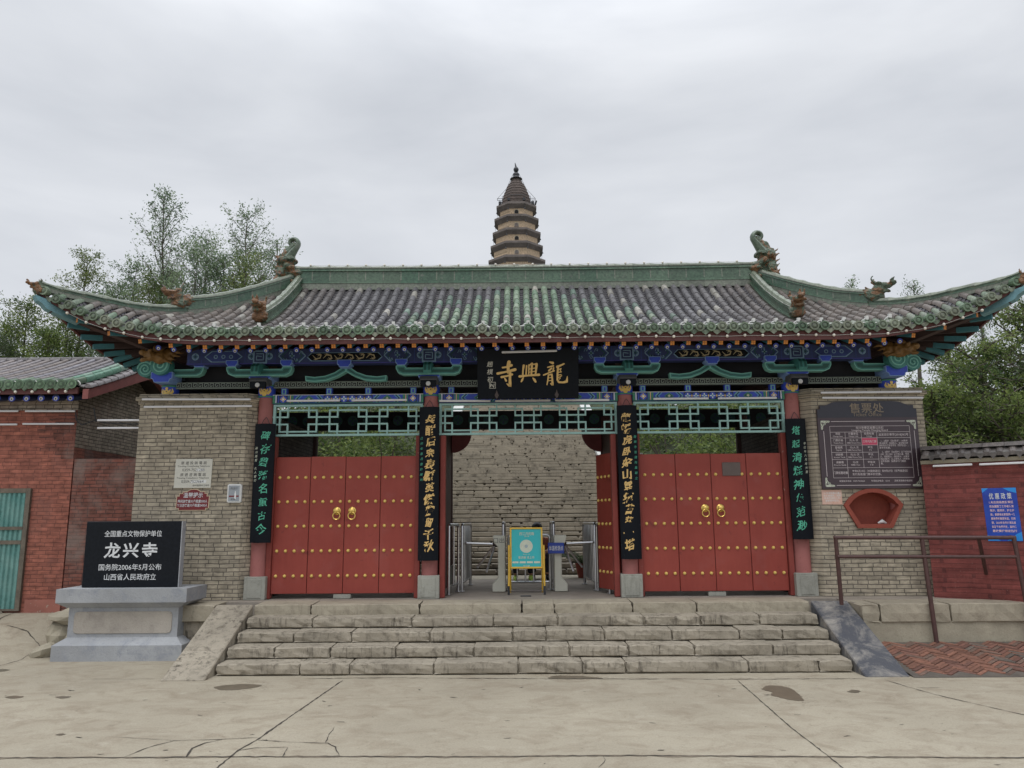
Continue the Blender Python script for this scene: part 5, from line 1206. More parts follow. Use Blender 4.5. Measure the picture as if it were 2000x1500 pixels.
JP = [[416, 582, 680, 846, 1012, 1138, 1223, 1464, 1601, 1668], [442, 536, 646, 774, 926, 1113, 1228, 1357, 1510, 1641], [460, 572, 686, 840, 1002, 1068, 1182, 1314, 1445, 1529, 1621], [480, 610, 806, 966, 1092, 1261, 1372, 1487, 1602]]
rr = random.Random(11)
for k, js in enumerate(JP):
    y0 = -2.05 + .31 * k; z1 = .13 * (k + 1); mb = MB()
    X = [-3.60 + 7.2 * (j - js[0]) / (js[-1] - js[0]) for j in js]
    for a, b in zip(X[:-1], X[1:]): slab(mb, a + .007, b - .007, y0, y0 + .42, z1 - .118, z1, rr, .007, .007)
    mb.box(-3.6, 3.6, y0 + .06, -.70, z1 - .13, z1 - .02)
    obj('step', mb, m_step, steps)
for sx, mt in ((-1, m_step), (1, m_rampd)):
    x0, x1 = sorted((sx * 3.62, sx * 4.10)); mb = MB(); yb, zb = -2.32, 0.0; yt, zt = -.80, .652
    jn = [0, .36, 1.0] if sx < 0 else [0, .33, 1.0]
    for a, b in zip(jn[:-1], jn[1:]):
        ya, za = yb + (yt - yb) * a, zb + (zt - zb) * a; yc, zc_ = yb + (yt - yb) * b, zb + (zt - zb) * b; o_ = .004 if a else 0
        v = []
        for y, z in ((ya + o_, za), (yc - o_, zc_)): v += [(x0, y, z + .006), (x1, y, z + .006), (x0, y + (.05 if not a and y < -2 else 0), max(-.05, z - .25)), (x1, y + (.05 if not a and y < -2 else 0), max(-.05, z - .25))]
        mb.add(v, [(0, 1, 5, 4), (2, 6, 7, 3), (0, 4, 6, 2), (1, 3, 7, 5), (0, 2, 3, 1), (4, 5, 7, 6)])
    o = obj('side_slope_stone', mb, mt, steps, bevel=.012)
    mb = MB(); mb.prism([(-2.2, -.02), (-.8, -.02), (-.8, .40), (-2.2 + .06, .0)], x0 + .01, x1 - .01, 0, 'x'); obj('side_slope_base', mb, m_step, steps)
plat = thing('stone_platform', 'raised stone platform the gate stands on', 'platform', (0, 0, 0))
mb = MB(); JX = [-3.62, -2.87, -1.45, -.12, .3, 1.32, 2.15, 3.62]
for a, b in zip(JX[:-1], JX[1:]): slab(mb, a + .006, b - .006, -.81, -.3, .50, ZP, rr, .005, .003)
obj('edge_stone', mb, m_stepedge, plat); mb = MB()
for a, b in ((-5.72, -4.95), (-4.94, -4.12)): slab(mb, a, b, -.80, -.3, .44, ZP, rr, .008, .004)
obj('edge_stone', mb, m_stepedge, plat); mb = MB()
for a, b in ((4.11, 4.33), (4.34, 5.2), (5.21, 6.25)): slab(mb, a, b, -1.22, -.7, .43, ZP, rr, .01, .004)
obj('edge_stone', mb, m_stepedge, plat)
mb = MB(); mb.box(-5.74, 5.7, -.42, 3.3, .05, ZP - .006); mb.box(4.12, 6.3, -.95, -.40, .05, ZP - .007); obj('paving', mb, m_floor, plat)
mb = MB(); mb.box(4.12, 6.6, -1.19, -.72, -.05, .43); obj('retaining_wall', mb, m_cem, plat)
mb = MB()
for a, b, z0, z1 in ((-5.72, -5.2, -.02, .25), (-5.19, -4.6, -.02, .23), (-4.59, -4.12, -.02, .24), (-5.7, -5.05, .245, .435), (-5.04, -4.12, .235, .435)): slab(mb, a, b, -.76, -.3, z0, z1, rr, .015, .004)
obj('foundation_stone', mb, m_step, plat)
p = gp(1027, 1164, ZP); mb = MB(); mb.box(p.x - .075, p.x + .075, p.y - .045, p.y + .045, ZP - .004, ZP + .006); tag(obj('door_stop_slot', mb, m_iron), 'small black iron slot plate let into the platform before the A-board', 'plate')
# rubble by the platform corner, left of the monument
mb = MB()
for (x, y, z, s3, sd_) in ((-6.15, -.55, .50, (.28, .2, .09), 1), (-6.25, -.55, .22, (.22, .18, .22), 2), (-6.02, -.6, .2, (.1, .18, .2), 3), (-6.33, -.75, .08, (.16, .12, .1), 4), (-5.95, -.5, .42, (.14, .2, .09), 5)):
    v0 = len(mb.v); mb.ball((x, y, z), 1, 0, 10, s3)
o = tag(obj('rubble', mb, m_cem), 'broken rough stones and mortar beside the blue grey monument base', 'rubble'); rough(o, .07, 5)
# ground: concrete yard, with the higher rough ground to the left
def gz(x, y):
    a = max(0, min(1, (-x - 5.9) / 1.3)); b = max(0, min(1, (y + 1.5) / 2.3)); return .37 * (a * a * (3 - 2 * a)) * (b * b * (3 - 2 * b))
gxs = [-120, -60, -30, -20, -14, -11] + [-9.5 + .25 * i for i in range(19)] + [-4, -2, 0, 2, 4, 8, 12, 20, 40, 120]
gys = [-60, -30, -16, -11, -8, -6, -5, -4, -3, -2.5, -2] + [-1.75 + .25 * i for i in range(16)] + [3, 4, 8, 14, 30, 80, 160, 400]
mb = MB(); v = [(x, y, gz(x, y)) for x in gxs for y in gys]; m = len(gys)
mb.add(v, [(i * m + j, (i + 1) * m + j, (i + 1) * m + j + 1, i * m + j + 1) for i in range(len(gxs) - 1) for j in range(m - 1)]); ground = struct('ground', mb, m_conc, smooth=True)
# cracks and joints in the concrete
r3 = random.Random(5); m_crackd = M('crack_edge_dirt', (.2, .165, .12), .95, .3, 30, .2)
def crack(pts, wd, jit=.006, z=.0035, step=.05):
    P = [gp(x, y, 0) for x, y in pts]; L = []
    for a, b in zip(P[:-1], P[1:]):
        n = max(1, int((b - a).length / step)); L += [a.lerp(b, i / n) for i in range(n)]
    L.append(P[-1]); mb = MB(); v = []
    L = [p + Vector((r3.uniform(-jit, jit), r3.uniform(-jit, jit), 0)) for p in L]
    for i, p in enumerate(L):
        d = (L[min(i + 1, len(L) - 1)] - L[max(i - 1, 0)]).normalized(); nrm = Vector((-d.y, d.x, 0)); w_ = wd * 1.35 * r3.uniform(.3, 1.35) * (.4 if i in (0, len(L) - 1) else 1)
        for s_ in (-1, 1): q = p + nrm * s_ * w_ / 2; v.append((q.x, q.y, gz(q.x, q.y) + z))
    mb.add(v, [(2 * i, 2 * i + 1, 2 * i + 3, 2 * i + 2) for i in range(len(L) - 1)]); obj('crack', mb, m_crack, ground)
    if wd > .0125 and len(L) > 20:                        # crumbled, dirty edges
        mb = MB(); v = []
        for i, p in enumerate(L):
            d = (L[min(i + 1, len(L) - 1)] - L[max(i - 1, 0)]).normalized(); nrm = Vector((-d.y, d.x, 0))
            for s_ in (-1, 1): q = p + nrm * s_ * wd * r3.uniform(.5, 2.2); v.append((q.x, q.y, gz(q.x, q.y) + z - .0012))
        mb.add(v, [(2 * i, 2 * i + 1, 2 * i + 3, 2 * i + 2) for i in range(len(L) - 1)]); obj('crack_edge', mb, m_crackd, ground)
crack([(-60, 1481), (240, 1480), (420, 1479), (660, 1478), (900, 1479), (1240, 1476), (1500, 1478), (2060, 1481)], .014, .007)
crack([(668, 1330), (505, 1443), (466, 1466), (430, 1495), (405, 1515)], .012, .004); crack([(1440, 1329), (1548, 1424), (1615, 1475), (1660, 1512)], .008, .003)
crack([(240, 1480), (290, 1460), (342, 1447), (425, 1445), (505, 1441)], .007); crack([(363, 1479), (377, 1462), (400, 1452), (435, 1445)], .012); crack([(466, 1466), (500, 1461), (563, 1460)], .007); crack([(505, 1446), (560, 1450), (640, 1452), (655, 1459), (664, 1476)], .007); crack([(636, 1452), (641, 1438), (654, 1420)], .005); crack([(552, 1478), (560, 1465), (563, 1460)], .006); crack([(218, 1440), (280, 1443), (342, 1447)], .004)
crack([(1728, 1328), (1780, 1344), (1830, 1358), (1900, 1374), (2010, 1399)], .009, .005); crack([(1790, 1344), (1840, 1343)], .005); crack([(1178, 1477), (1183, 1485), (1170, 1500)], .006)
crack([(170, 1327), (250, 1327), (322, 1326)], .006); crack([(-20, 1263), (40, 1240), (82, 1234)], .011); crack([(10, 1264), (50, 1268), (80, 1277), (102, 1276)], .011); crack([(-10, 1303), (40, 1292), (75, 1277)], .008); crack([(600, 1326), (760, 1324), (880, 1325), (1060, 1326), (1400, 1327), (1690, 1326)], .012, .012)
for i in range(60):
    x, y = r3.uniform(20, 1980), r3.uniform(1335, 1495); l = r3.uniform(3, 16); crack([(x, y), (x + l, y + r3.uniform(-2, 2))], .009, .006, step=.02)
# damp patches left by rain
def puddle(pts, label):
    P = [gp(x, y, 0) for x, y in pts]; Q = []
    n = len(P)
    for i in range(n):
        a, b, c_, d = P[i - 1], P[i], P[(i + 1) % n], P[(i + 2) % n]
        for t_ in (0, .25, .5, .75):
            t2, t3 = t_ * t_, t_ ** 3; q = (2 * b + (c_ - a) * t_ + (2 * a - 5 * b + 4 * c_ - d) * t2 + (3 * b - a - 3 * c_ + d) * t3) / 2; Q.append((q.x + r3.uniform(-.012, .012), q.y + r3.uniform(-.012, .012)))
    mb = MB(); n = len(Q); cx, cy = sum(q[0] for q in Q) / n, sum(q[1] for q in Q) / n
    rg_ = [[(cx + (x - cx) * k, cy + (y - cy) * k) for x, y in Q] for k in (1.22, .95, .7)]
    mb.add([(x, y, gz(x, y) + .0025) for r in rg_ for x, y in r] + [(cx, cy, gz(cx, cy) + .0025)], [], 0)
    for r, c_ in ((0, None), (1, None)):
        for i in range(n): mb.f.append((r * n + i, r * n + (i + 1) % n, (r + 1) * n + (i + 1) % n, (r + 1) * n + i)); mb.m.append(0); mb.c.append((0, 0, 0))
    for i in range(n): mb.f.append((2 * n + i, 2 * n + (i + 1) % n, 3 * n)); mb.m.append(0); mb.c.append((1, 1, 1))
    o = obj('damp_patch', mb, m_wet)
    lv = [0.0] * n + [.62] * n + [1.0] * (n + 1); ca = o.data.color_attributes['Col']
    for lp in o.data.loops: q = lv[lp.vertex_index]; ca.data[lp.index].color = (q, q, q, 1); o['kind'] = 'structure'; return o
puddle([(398, 1343), (430, 1337), (480, 1334), (525, 1336), (530, 1339), (505, 1345), (450, 1351), (415, 1350)], '')
puddle([(1474, 1341), (1490, 1334), (1525, 1335), (1552, 1342), (1575, 1358), (1592, 1376), (1560, 1375), (1525, 1368), (1500, 1361), (1502, 1352), (1480, 1347)], ''); puddle([(1650, 1352), (1665, 1346), (1686, 1350), (1675, 1355)], '')
puddle([(1050, 1326), (1070, 1319), (1120, 1319), (1170, 1322), (1200, 1326), (1130, 1328)], ''); puddle([(105, 1435), (120, 1432), (130, 1435), (115, 1438)], ''); puddle([(0, 1362), (30, 1358), (55, 1361), (25, 1366)], ''); puddle([(-20, 1309), (10, 1306), (25, 1309), (0, 1313)], ''); puddle([(105, 1362), (125, 1359), (145, 1361), (120, 1366)], '')
# herringbone brick ramp on the right
mb = MB(); r4 = random.Random(9); x0, x1, y0, y1 = 4.14, 8.2, -2.34, -1.2
zz = lambda x, y: .012 + .20 * max(0, min(1, (y - y0) / (y1 - y0)))
pc = [(.20, .095, .065), (.165, .08, .06), (.14, .09, .07), (.12, .10, .085), (.09, .08, .07)]
b_, w_ = .205, .045; ang = R(45); e1 = Vector((math.cos(ang), math.sin(ang))); e2 = Vector((-math.sin(ang), math.cos(ang)))
cell = b_ + w_
def hb(cx, cy, du, dv, L, Wb):
    c_ = tuple(Vector(pc[min(4, int(abs(r4.gauss(0, 1.3 + .8 * (cx > 5.2)))))]) * r4.uniform(.7, 1.25))
    if r4.random() < .012 + (.06 if 5.4 < cx < 6.9 and -2.0 < cy < -1.35 else 0): c_ = tuple(Vector((.42, .40, .36)) * r4.uniform(.6, 1))
    v = []; tz = r4.uniform(-.004, .006)
    for h in (1, 0):
        for a, b in ((-1, -1), (1, -1), (1, 1), (-1, 1)):
            s_ = (L / 2 - .004) * a; q = (Wb / 2 - .004) * b; x = cx + du.x * s_ + dv.x * q; y = cy + du.y * s_ + dv.y * q
            v.append((x, y, zz(x, y) + (tz if h else -.04)))
    if all(x0 < p[0] < x1 and y0 < p[1] < y1 for p in v): mb.add(v, [(0, 1, 2, 3), (0, 4, 5, 1), (1, 5, 6, 2), (2, 6, 7, 3), (3, 7, 4, 0)], 0, c_)
N = 4; 
for i in range(-90, 200):
    for k in range(-60, 60):
        # herringbone: bricks of 4 x 1 units; horizontal at (i + 4k.., i), vertical beside it
        u = (i + 8 * k) * w_ * .92; vv = i * w_
        gx, gy = i + 2 * N * k * 1.0, i
        c1 = e1 * ((gx + N / 2) * w_) + e2 * ((gy + .5) * w_); c2 = e1 * ((gx + N + .5) * w_) + e2 * ((gy - N / 2 + 1) * w_)
        for c_, du, dv in ((c1, e1, e2), (c2, e2, e1)):
            X_, Y_ = c_.x * 1.25 + 5.5, c_.y - 2.0
            if x0 - .1 < X_ < x1 + .1 and y0 - .1 < Y_ < y1 + .1: hb(X_, Y_, Vector((du.x * 1.25, du.y)), Vector((dv.x * 1.25, dv.y)), N * w_, w_)
kb = NT('paving_brick'); kb.b.inputs['Roughness'].default_value = .85
_a = kb.n('ShaderNodeAttribute', attribute_name='Col'); kb.col(kb.mix(1.0, _a.outputs[0], kb.ramp(kb.noise(20, 5, .7), .3, (.6, .6, .6), .7, (1.3, 1.25, 1.2)), 'MULTIPLY')); kb.bump(kb.noise(50, 5), .4, .006)
o = obj('brick_path', mb, kb.m); o['kind'] = 'structure'
mb = MB(); mb.add([(x0 - .02, y0 - .02, .004), (x1 + .2, y0 - .02, .004), (x1 + .2, y1 + .02, .192), (x0 - .02, y1 + .02, .192)], [(0, 1, 2, 3)]); o = obj('path_bed', mb, M('path_mortar', (.10, .085, .07), .9, .3, 6, .3)); o['kind'] = 'structure'
# ================================================================== MONUMENT
t = thing('stone_monument', 'black inscribed stone tablet on a blue grey moulded stone base', 'monument', (-5.22, -.75, 0))
def frus(mb, x0, x1, y0, y1, z0, X0, X1, Y0, Y1, z1): mb.add([(x0, y0, z0), (x1, y0, z0), (x1, y1, z0), (x0, y1, z0), (X0, Y0, z1), (X1, Y0, z1), (X1, Y1, z1), (X0, Y1, z1)], [(3, 2, 1, 0), (4, 5, 6, 7), (0, 1, 5, 4), (1, 2, 6, 5), (2, 3, 7, 6), (3, 0, 4, 7)])
xa, xb, ya, yb = -6.07, -4.415, -1.06, -.42
mb = MB(); frus(mb, xa, xb, ya, yb, -.02, xa, xb, ya, yb, .19); frus(mb, xa, xb, ya, yb, .1901, xa + .12, xb - .12, ya + .12, yb - .12, .275); obj('base_course', mb, m_plinth, t)
mb = MB(); frus(mb, xa + .12, xb - .12, ya + .12, yb - .12, .275, xa + .12, xb - .12, ya + .12, yb - .12, .645); obj('pedestal', mb, m_plinth, t)
mb = MB(); s2 = FRONT(xa + .12, ya + .12, .645); w2 = xb - xa - .24
pl = [(.09, .06), (.14, .05), (w2 - .14, .05), (w2 - .09, .06), (w2 - .075, .1), (w2 - .075, .28), (w2 - .09, .315), (w2 - .14, .325), (.14, .325), (.09, .315), (.075, .28), (.075, .1)]
v = [s2.p(a, b, .012) for a, b in pl] + [s2.p(a, b, -.002) for a, b in pl]; n = len(pl); mb.add(v, [tuple(range(n))] + [(i, (i + 1) % n, n + (i + 1) % n, n + i) for i in range(n)]); obj('front_panel', mb, m_panel, t, bevel=.006)
mb = MB(); frus(mb, xa + .10, xb - .10, ya + .10, yb - .10, .645, xa, xb + .02, ya, yb, .715); frus(mb, xa, xb + .02, ya, yb, .7151, xa, xb + .02, ya, yb, .885); obj('cap_course', mb, m_plinth, t)
mb = MB(); mb.box(-5.865, -4.605, -.86, -.745, .886, 1.735); st = obj('tablet', mb, m_granite, t, bevel=.008)
mb = MB(); mb.box(-4.604, -4.592, -.856, -.75, .887, 1.732); obj('tablet_edge', mb, m_plinth, t)
mb = MB(); s2 = FRONT(-5.865, -.86, 1.735); s2.text(mb, '全国重点文物保护单位', .63, .16, .086, .006, 0, .002, wmax=.76)
for i, ch in enumerate('龙兴寺'): s2.text(mb, ch, .37 + .245 * i, .375, .205, .022, 0, .002, squash=1.05, wob=.018)
s2.text(mb, '国务院2006年5月公布', .62, .59, .088, .006, 0, .002, wmax=.86); s2.text(mb, '山西省人民政府立', .63, .715, .088, .006, 0, .002, wmax=.68); obj('lettering', mb, m_letw, t)
# ================================================================== RAILING
t = thing('railing', 'brown iron handrail with leaning posts on the platform right of the steps', 'railing', (5, -1.1, ZP))
def tubeo(name, a, b, r, m=m_rail, par=None, n=10): mb = MB(); mb.tube([a, b], r, n); return obj(name, mb, m, par or t, smooth=True)
A0 = at(1632, 1050, -1.24); B0 = at(1800, 1050, -1.26); D0 = at(1980, 1050, -1.30)
tubeo('top_rail', A0 + Vector((-.02, 0, 0)), D0 + Vector((.02, 0, 0)), .025); tubeo('mid_rail', A0 + Vector((.005, 0, -.235)), D0 + Vector((.03, 0, -.235)), .021)
tubeo('post', A0, (A0.x + .05, -1.14, ZP - .01), .025); tubeo('post', B0, (B0.x + .06, -1.26, .17), .027); tubeo('post', D0, (D0.x + .10, -1.30, .15), .027)
c0 = gp(1936, 1165, ZP); tubeo('post', (D0.x - .42, -1.27, D0.z), (c0.x, c0.y, ZP - .02), .023); tubeo('return_rail', D0, (D0.x + .35, -.62, D0.z), .023)
# ================================================================== RED WALL ON THE RIGHT
t = thing('garden_wall', 'crimson brick wall with a grey tiled coping right of the ticket pier', 'wall', (6.5, -.9, 0))
A_ = Vector((5.45, -.38, 0)); dr = Vector((.80, -.60, 0)).normalized(); nr = Vector((-dr.y, dr.x, 0)) * -1
nr = Vector((-.60, -.80, 0)).normalized() if False else Vector((dr.y, -dr.x, 0)); Lw = 3.2; zt = 2.43
def wl(s_, h, z): p = A_ + dr * s_ + nr * h; return (p.x, p.y, z)
mb = MB(); mb.add([wl(0, 0, .0), wl(Lw, 0, .0), wl(Lw, -.3, 0), wl(0, -.3, 0), wl(0, 0, zt), wl(Lw, 0, zt), wl(Lw, -.3, zt), wl(0, -.3, zt)], [(3, 2, 1, 0), (4, 5, 6, 7), (0, 1, 5, 4), (1, 2, 6, 5), (2, 3, 7, 6), (3, 0, 4, 7)]); obj('wall', mb, m_crim, t)
mb = MB(); mb.add([wl(0, .03, zt + .001), wl(Lw, .03, zt + .001), wl(Lw, -.33, zt + .001), wl(0, -.33, zt + .001), wl(0, .05, zt + .05), wl(Lw, .05, zt + .05), wl(Lw, -.35, zt + .05), wl(0, -.35, zt + .05)], [(3, 2, 1, 0), (4, 5, 6, 7), (0, 1, 5, 4), (1, 2, 6, 5), (2, 3, 7, 6), (3, 0, 4, 7)]); obj('coping_course', mb, m_cem, t)
mb = MB(); nT = int(Lw / .145)
for k in range(nT):
    s_ = (k + .5) * Lw / nT
    for sd_ in (1, -1):
        for q in range(2):
            col = tuple(Vector((.115, .10, .095)) * rs.uniform(.6, 1.35)); v = []
            for h, z in ((.085 - q * .11, zt + .075 + q * .07), (-.035 - q * .09, zt + .15 + q * .05)):
                hh = (h if sd_ > 0 else -.3 - h)
                for j in range(7): th = math.pi * j / 6; v.append(wl(s_ + .056 * math.cos(th), hh, z + .056 * math.sin(th)))
            mb.add(v, [(j, j + 1, 8 + j, 7 + j) for j in range(6)] + [tuple(range(6, -1, -1))], 0, col)
    v = [wl(s_ + Lw / nT / 2 + a, .09, zt + .07 + b) for a, b in ((-.05, .03), (0, -.045), (.05, .03), (.03, .045), (-.03, .045))] + [wl(s_ + Lw / nT / 2 + a, -.12, zt + .17 + b) for a, b in ((-.05, .03), (0, -.0), (.05, .03), (.03, .045), (-.03, .045))]
    mb.add(v, [(0, 1, 2, 3, 4)] + [(i, (i + 1) % 5, 5 + (i + 1) % 5, 5 + i) for i in range(5)], 0, tuple(Vector((.11, .10, .095)) * rs.uniform(.6, 1.2)))
v = []
mb.add([wl(0, .05, zt + .06), wl(Lw, .05, zt + .06), wl(Lw, -.15, zt + .2), wl(0, -.15, zt + .2), wl(Lw, -.35, zt + .06), wl(0, -.35, zt + .06)], [(0, 1, 2, 3), (3, 2, 4, 5)], 0, (.06, .055, .05))
for k in range(int(Lw / .25)):
    s_ = k * .25; c_ = tuple(Vector((.115, .10, .095)) * rs.uniform(.8, 1.2)); mb.add([wl(s_ + .003, .005, zt + .2), wl(s_ + .247, .005, zt + .2), wl(s_ + .247, -.305, zt + .2), wl(s_ + .003, -.305, zt + .2), wl(s_ + .003, -.05, zt + .255), wl(s_ + .247, -.05, zt + .255), wl(s_ + .247, -.25, zt + .255), wl(s_ + .003, -.25, zt + .255)], [(4, 5, 6, 7), (0, 1, 5, 4), (1, 2, 6, 5), (2, 3, 7, 6), (3, 0, 4, 7)], 0, c_)
obj('coping_tiles', mb, m_tile, t)
def stripw(s0, s1, z, lab):
    t2 = thing('strip_light', lab, 'strip light', wl((s0 + s1) / 2, .06, z), 'white strip lights'); mb = MB(); mb.bar(wl(s0, .06, z), wl(s1, .06, z), .022, .028); obj('housing', mb, m_lamp, t2, bevel=.006); mb = MB(); p = wl(s0 + .05, .03, z); mb.box(p[0] - .012, p[0] + .012, p[1] - .02, p[1] + .02, z - .01, z + .01); obj('clip', mb, m_rust, t2)
stripw(.15, .62, zt - .03, 'short white tube on the crimson wall next to the ticket pier'); stripw(.70, 2.2, zt - .035, 'long white tube on the crimson wall under its tiled coping')
# blue poster
s_p = [(at(1918, 953, -.9)), (at(1984, 955, -1.0))]
def on_wall(px, py):
    d = MROT @ Vector(((px - 1000) / F, -(py - 750) / F, -1)); k = (A_ - CAM).dot(nr) / d.dot(nr); return CAM + d * k
p00, p10, p01 = on_wall(1917, 954), on_wall(1984, 954), on_wall(1928, 1049)
t = thing('policy_poster', 'bright blue poster with white heading on the crimson wall', 'poster', p01); sh = Sheet(p00 + nr * .012, dr, (.02, 0, -1)); W_ = (p10 - p00).length; H_ = (p01 - p00).length + .05
mb = MB(); sh.quad(mb, 0, W_, 0, H_, 0, 0); v = [sh.p(u, v_, h) for h in (0, -.01) for u, v_ in ((0, 0), (W_, 0), (W_, H_), (0, H_))]; mb.v[:] = []; mb.f[:] = []; mb.m[:] = []; mb.c[:] = []; mb.add(v, [(0, 1, 2, 3), (7, 6, 5, 4), (0, 4, 5, 1), (1, 5, 6, 2), (2, 6, 7, 3), (3, 7, 4, 0)]); obj('sheet', mb, m_poster, t)
mb = MB(); sh.poly(mb, [(0, 0), (W_ * .2, 0), (W_ * .1, .03), (0, .06)], 0, .001); obj('corner_print', mb, m_poster2, t); mb = MB(); sh.poly(mb, [(W_ * .62, 0), (W_, 0), (W_, .07), (W_ * .88, .055), (W_ * .75, .035)], 0, .001); obj('corner_print', mb, m_poster2, t); mb = MB(); sh.poly(mb, [(0, H_ - .08), (W_ * .15, H_ - .05), (W_ * .38, H_ - .005), (0, H_ - .004)], 0, .001); obj('corner_print', mb, m_poster2, t); mb = MB(); sh.poly(mb, [(W_, H_ - .12), (W_ * .85, H_ - .09), (W_ * .55, H_ - .004), (W_, H_ - .004)], 0, .001); obj('corner_print', mb, m_poster2, t)
mb = MB(); sh.text(mb, '优 惠 政 策', W_ * .52, .105, .085, .012, 0, .002, wmax=W_ * .66); obj('heading', mb, m_letw, t)
mb = MB()
for k, s_ in enumerate(('1.凡在我县旅游景区', '的全国医务工作者凭有', '效证、医师证、护士证', '的，家属亲友享受同一优', '惠免费政策至年底。已到', '期，2020年全年对湖北省', '的游客免费开放。其他优', '惠政策按规定执行')):
    vq = H_ * (.27 + .077 * k); sh.text(mb, s_, W_ * .52, vq, .034, .02, 0, .0025, wmax=W_ * .7)
obj('lettering', mb, m_pinktxt, t)
# ================================================================== BRICK HOUSE ON THE LEFT
house = thing('brick_house', 'red brick house with grey tiled roof, red bargeboard and turquoise door', 'house', (-9, 2.4, .3))
HX, HY, HYR, HYB = -7.20, 1.0, 2.62, 4.24; ZEV, ZRG = 3.83, 4.60
mb = MB(); mb.box(-16, HX, HY, HY + .3, .0, 3.5); front = obj('wall', mb, m_redbrick, house)
mb = MB(); mb.box(-16, HX + .012, HY - .015, HY + .28, 3.501, 3.62); mb.box(-16, HX + .02, HY - .05, HY + .28, 3.622, 3.70); obj('cornice', mb, m_gable, house)
# a patch where the paint has come off at the top corner of the front: bare grey bricks toothed into the red
mb = MB(); 
for k in range(13):
    z = 3.44 - k * .06; w_ = (.42, .30, .44, .34, .5, .62, .36, .58, .30, .48, .55, .3, .2)[k]; mb.box(HX - w_, HX - .001, HY - .003, HY + .02, z + .003, z + .057)
obj('bare_brick', mb, m_gable_red, house)
mb = MB(); gy0, gy1 = HY + .301, HYB - .1
mb.box(HX - .3, HX, gy0, gy1, 0, 2.9); obj('wall', mb, m_gable_red, house)
mb = MB(); mb.prism([(HY + .002, 2.901), (gy1, 2.901), (gy1, 3.65), (HYR, 4.42), (HY + .002, 3.62)], HX - .3, HX + .001, 0, 'x'); obj('gable', mb, m_gable, house)
mb = MB(); mb.box(HX - .008, HX + .006, HY + .12, HY + .36, 2.15, 2.32); mb.box(HX - .008, HX + .006, HY + .95, HY + 1.2, 2.62, 2.74); obj('wall_hole', mb, m_hole, house)
mb = MB(); pl = [(HY - .38, 3.62), (HY - .38, 3.77), (HYR - .1, 4.46), (HYR + .1, 4.50), (HYR + .4, 4.42), (HYB + .25, 3.82), (HYB + .25, 3.66), (HYB - .1, 3.66), (HYR + .62, 4.13), (HYR + .3, 4.26), (HYR, 4.30), (HYR - .25, 4.22)]
mb.prism(pl, HX + .27, HX + .36, 0, 'x'); obj('bargeboard', mb, m_barge, house)
mb = MB()
def zh(y): t_ = (y - (HY - .42)) / (HYR - HY + .42); return ZEV - .03 + (ZRG - ZEV) * (.85 * t_ + .15 * t_ * t_)
def hrow(x, ya, yb, green, fn=lambda p: p):
    n = round((yb - ya) / .24); rc = rs.uniform(.8, 1.2); rh = rs.random(); off = rs.uniform(-.4, .4)
    for i in range(n):
        a, b = [ya + (yb - ya) * max(0, min(n, q + (off if 0 < q < n else 0))) / n for q in (i, i + 1)]
        c0 = Vector((.105, .24, .165)) if green else Vector((.185, .155, .14)).lerp(Vector((.15, .145, .165)), rh)
        if green and rs.random() < .35: c0 = Vector((.2, .3, .24))
        if i == 0: c0 = Vector((.10, .16, .10))
        col = tuple(c0 * rc * rs.uniform(.9, 1.1)); v = []
        for y, r_ in ((a - .01, .060), (b, .055)):
            for j in range(7): th = -.55 + (math.pi + 1.1) * j / 6; v.append(fn((x + r_ * math.cos(th), y, zh(y) + .062 + r_ * 1.15 * math.sin(th))))
        mb.add(v, [(j, j + 1, 8 + j, 7 + j) for j in range(6)] + [tuple(range(6, -1, -1))], 0, col)
SPH = .165; nrow = 36
for i in range(nrow):
    x = HX + .12 - i * SPH; hrow(x, HY - .42, HYR, i in (0, 1))
    for fn in (lambda p: p, lambda p: (p[0], 2 * HYR - p[1], p[2])):
        n = 16
        for k in range(n):
            a, b = HY - .42 + (HYR - HY + .42) * k / n, HY - .42 + (HYR - HY + .42) * (k + 1) / n
            mb.add([fn((x - SPH, a, zh(a) + .025)), fn((x, a, zh(a) + .025)), fn((x, b, zh(b) + .002)), fn((x - SPH, b, zh(b) + .002)), fn((x - SPH, a, zh(a) - .01)), fn((x, a, zh(a) - .01))], [(0, 1, 2, 3), (4, 5, 1, 0)], 0, tuple(Vector((.045, .043, .047)) * rs.uniform(.7, 1.2)))
for i in range(nrow): hrow(HX + .12 - i * SPH, HY - .42, HYR, False, lambda p: (p[0], 2 * HYR - p[1], p[2]))
# verge: short cross rows of tile over the bargeboard
for k in range(10):
    a = HY - .36 + k * .20
    col = tuple(Vector((.175, .16, .165)) * rs.uniform(.75, 1.2)); v = []
    for y, r_ in ((a, .06), (a + .2, .05)):
        for j in range(7): th = math.pi * j / 6; v.append((HX + .33 + r_ * math.cos(th), y, zh(y) - .02 + r_ * math.sin(th)))
    mb.add(v, [(j, j + 1, 8 + j, 7 + j) for j in range(6)] + [tuple(range(6, -1, -1))], 0, col)
    mb.add([(HX + .15, a, zh(a) + .03), (HX + .30, a, zh(a) - .01), (HX + .30, a + .2, zh(a + .2) - .015), (HX + .15, a + .2, zh(a + .2) + .01), (HX + .30, a, zh(a) - .03)], [(0, 1, 2, 3), (0, 4, 1)], 0, tuple(Vector((.15, .14, .14)) * rs.uniform(.75, 1.2)))
hroof = obj('roof', mb, m_tile, house, smooth=True)
mb = MB(); [mb.tube([(HX + .28 - k * .2, HYR, ZRG + .06), (HX + .09 - k * .2, HYR, ZRG + .06)], .06, 8, 0, True, tuple(Vector((.15, .14, .145)) * rs.uniform(.7, 1.25))) for k in range(30)]; obj('ridge', mb, m_tile, hroof)
mb = MB(); n = 12
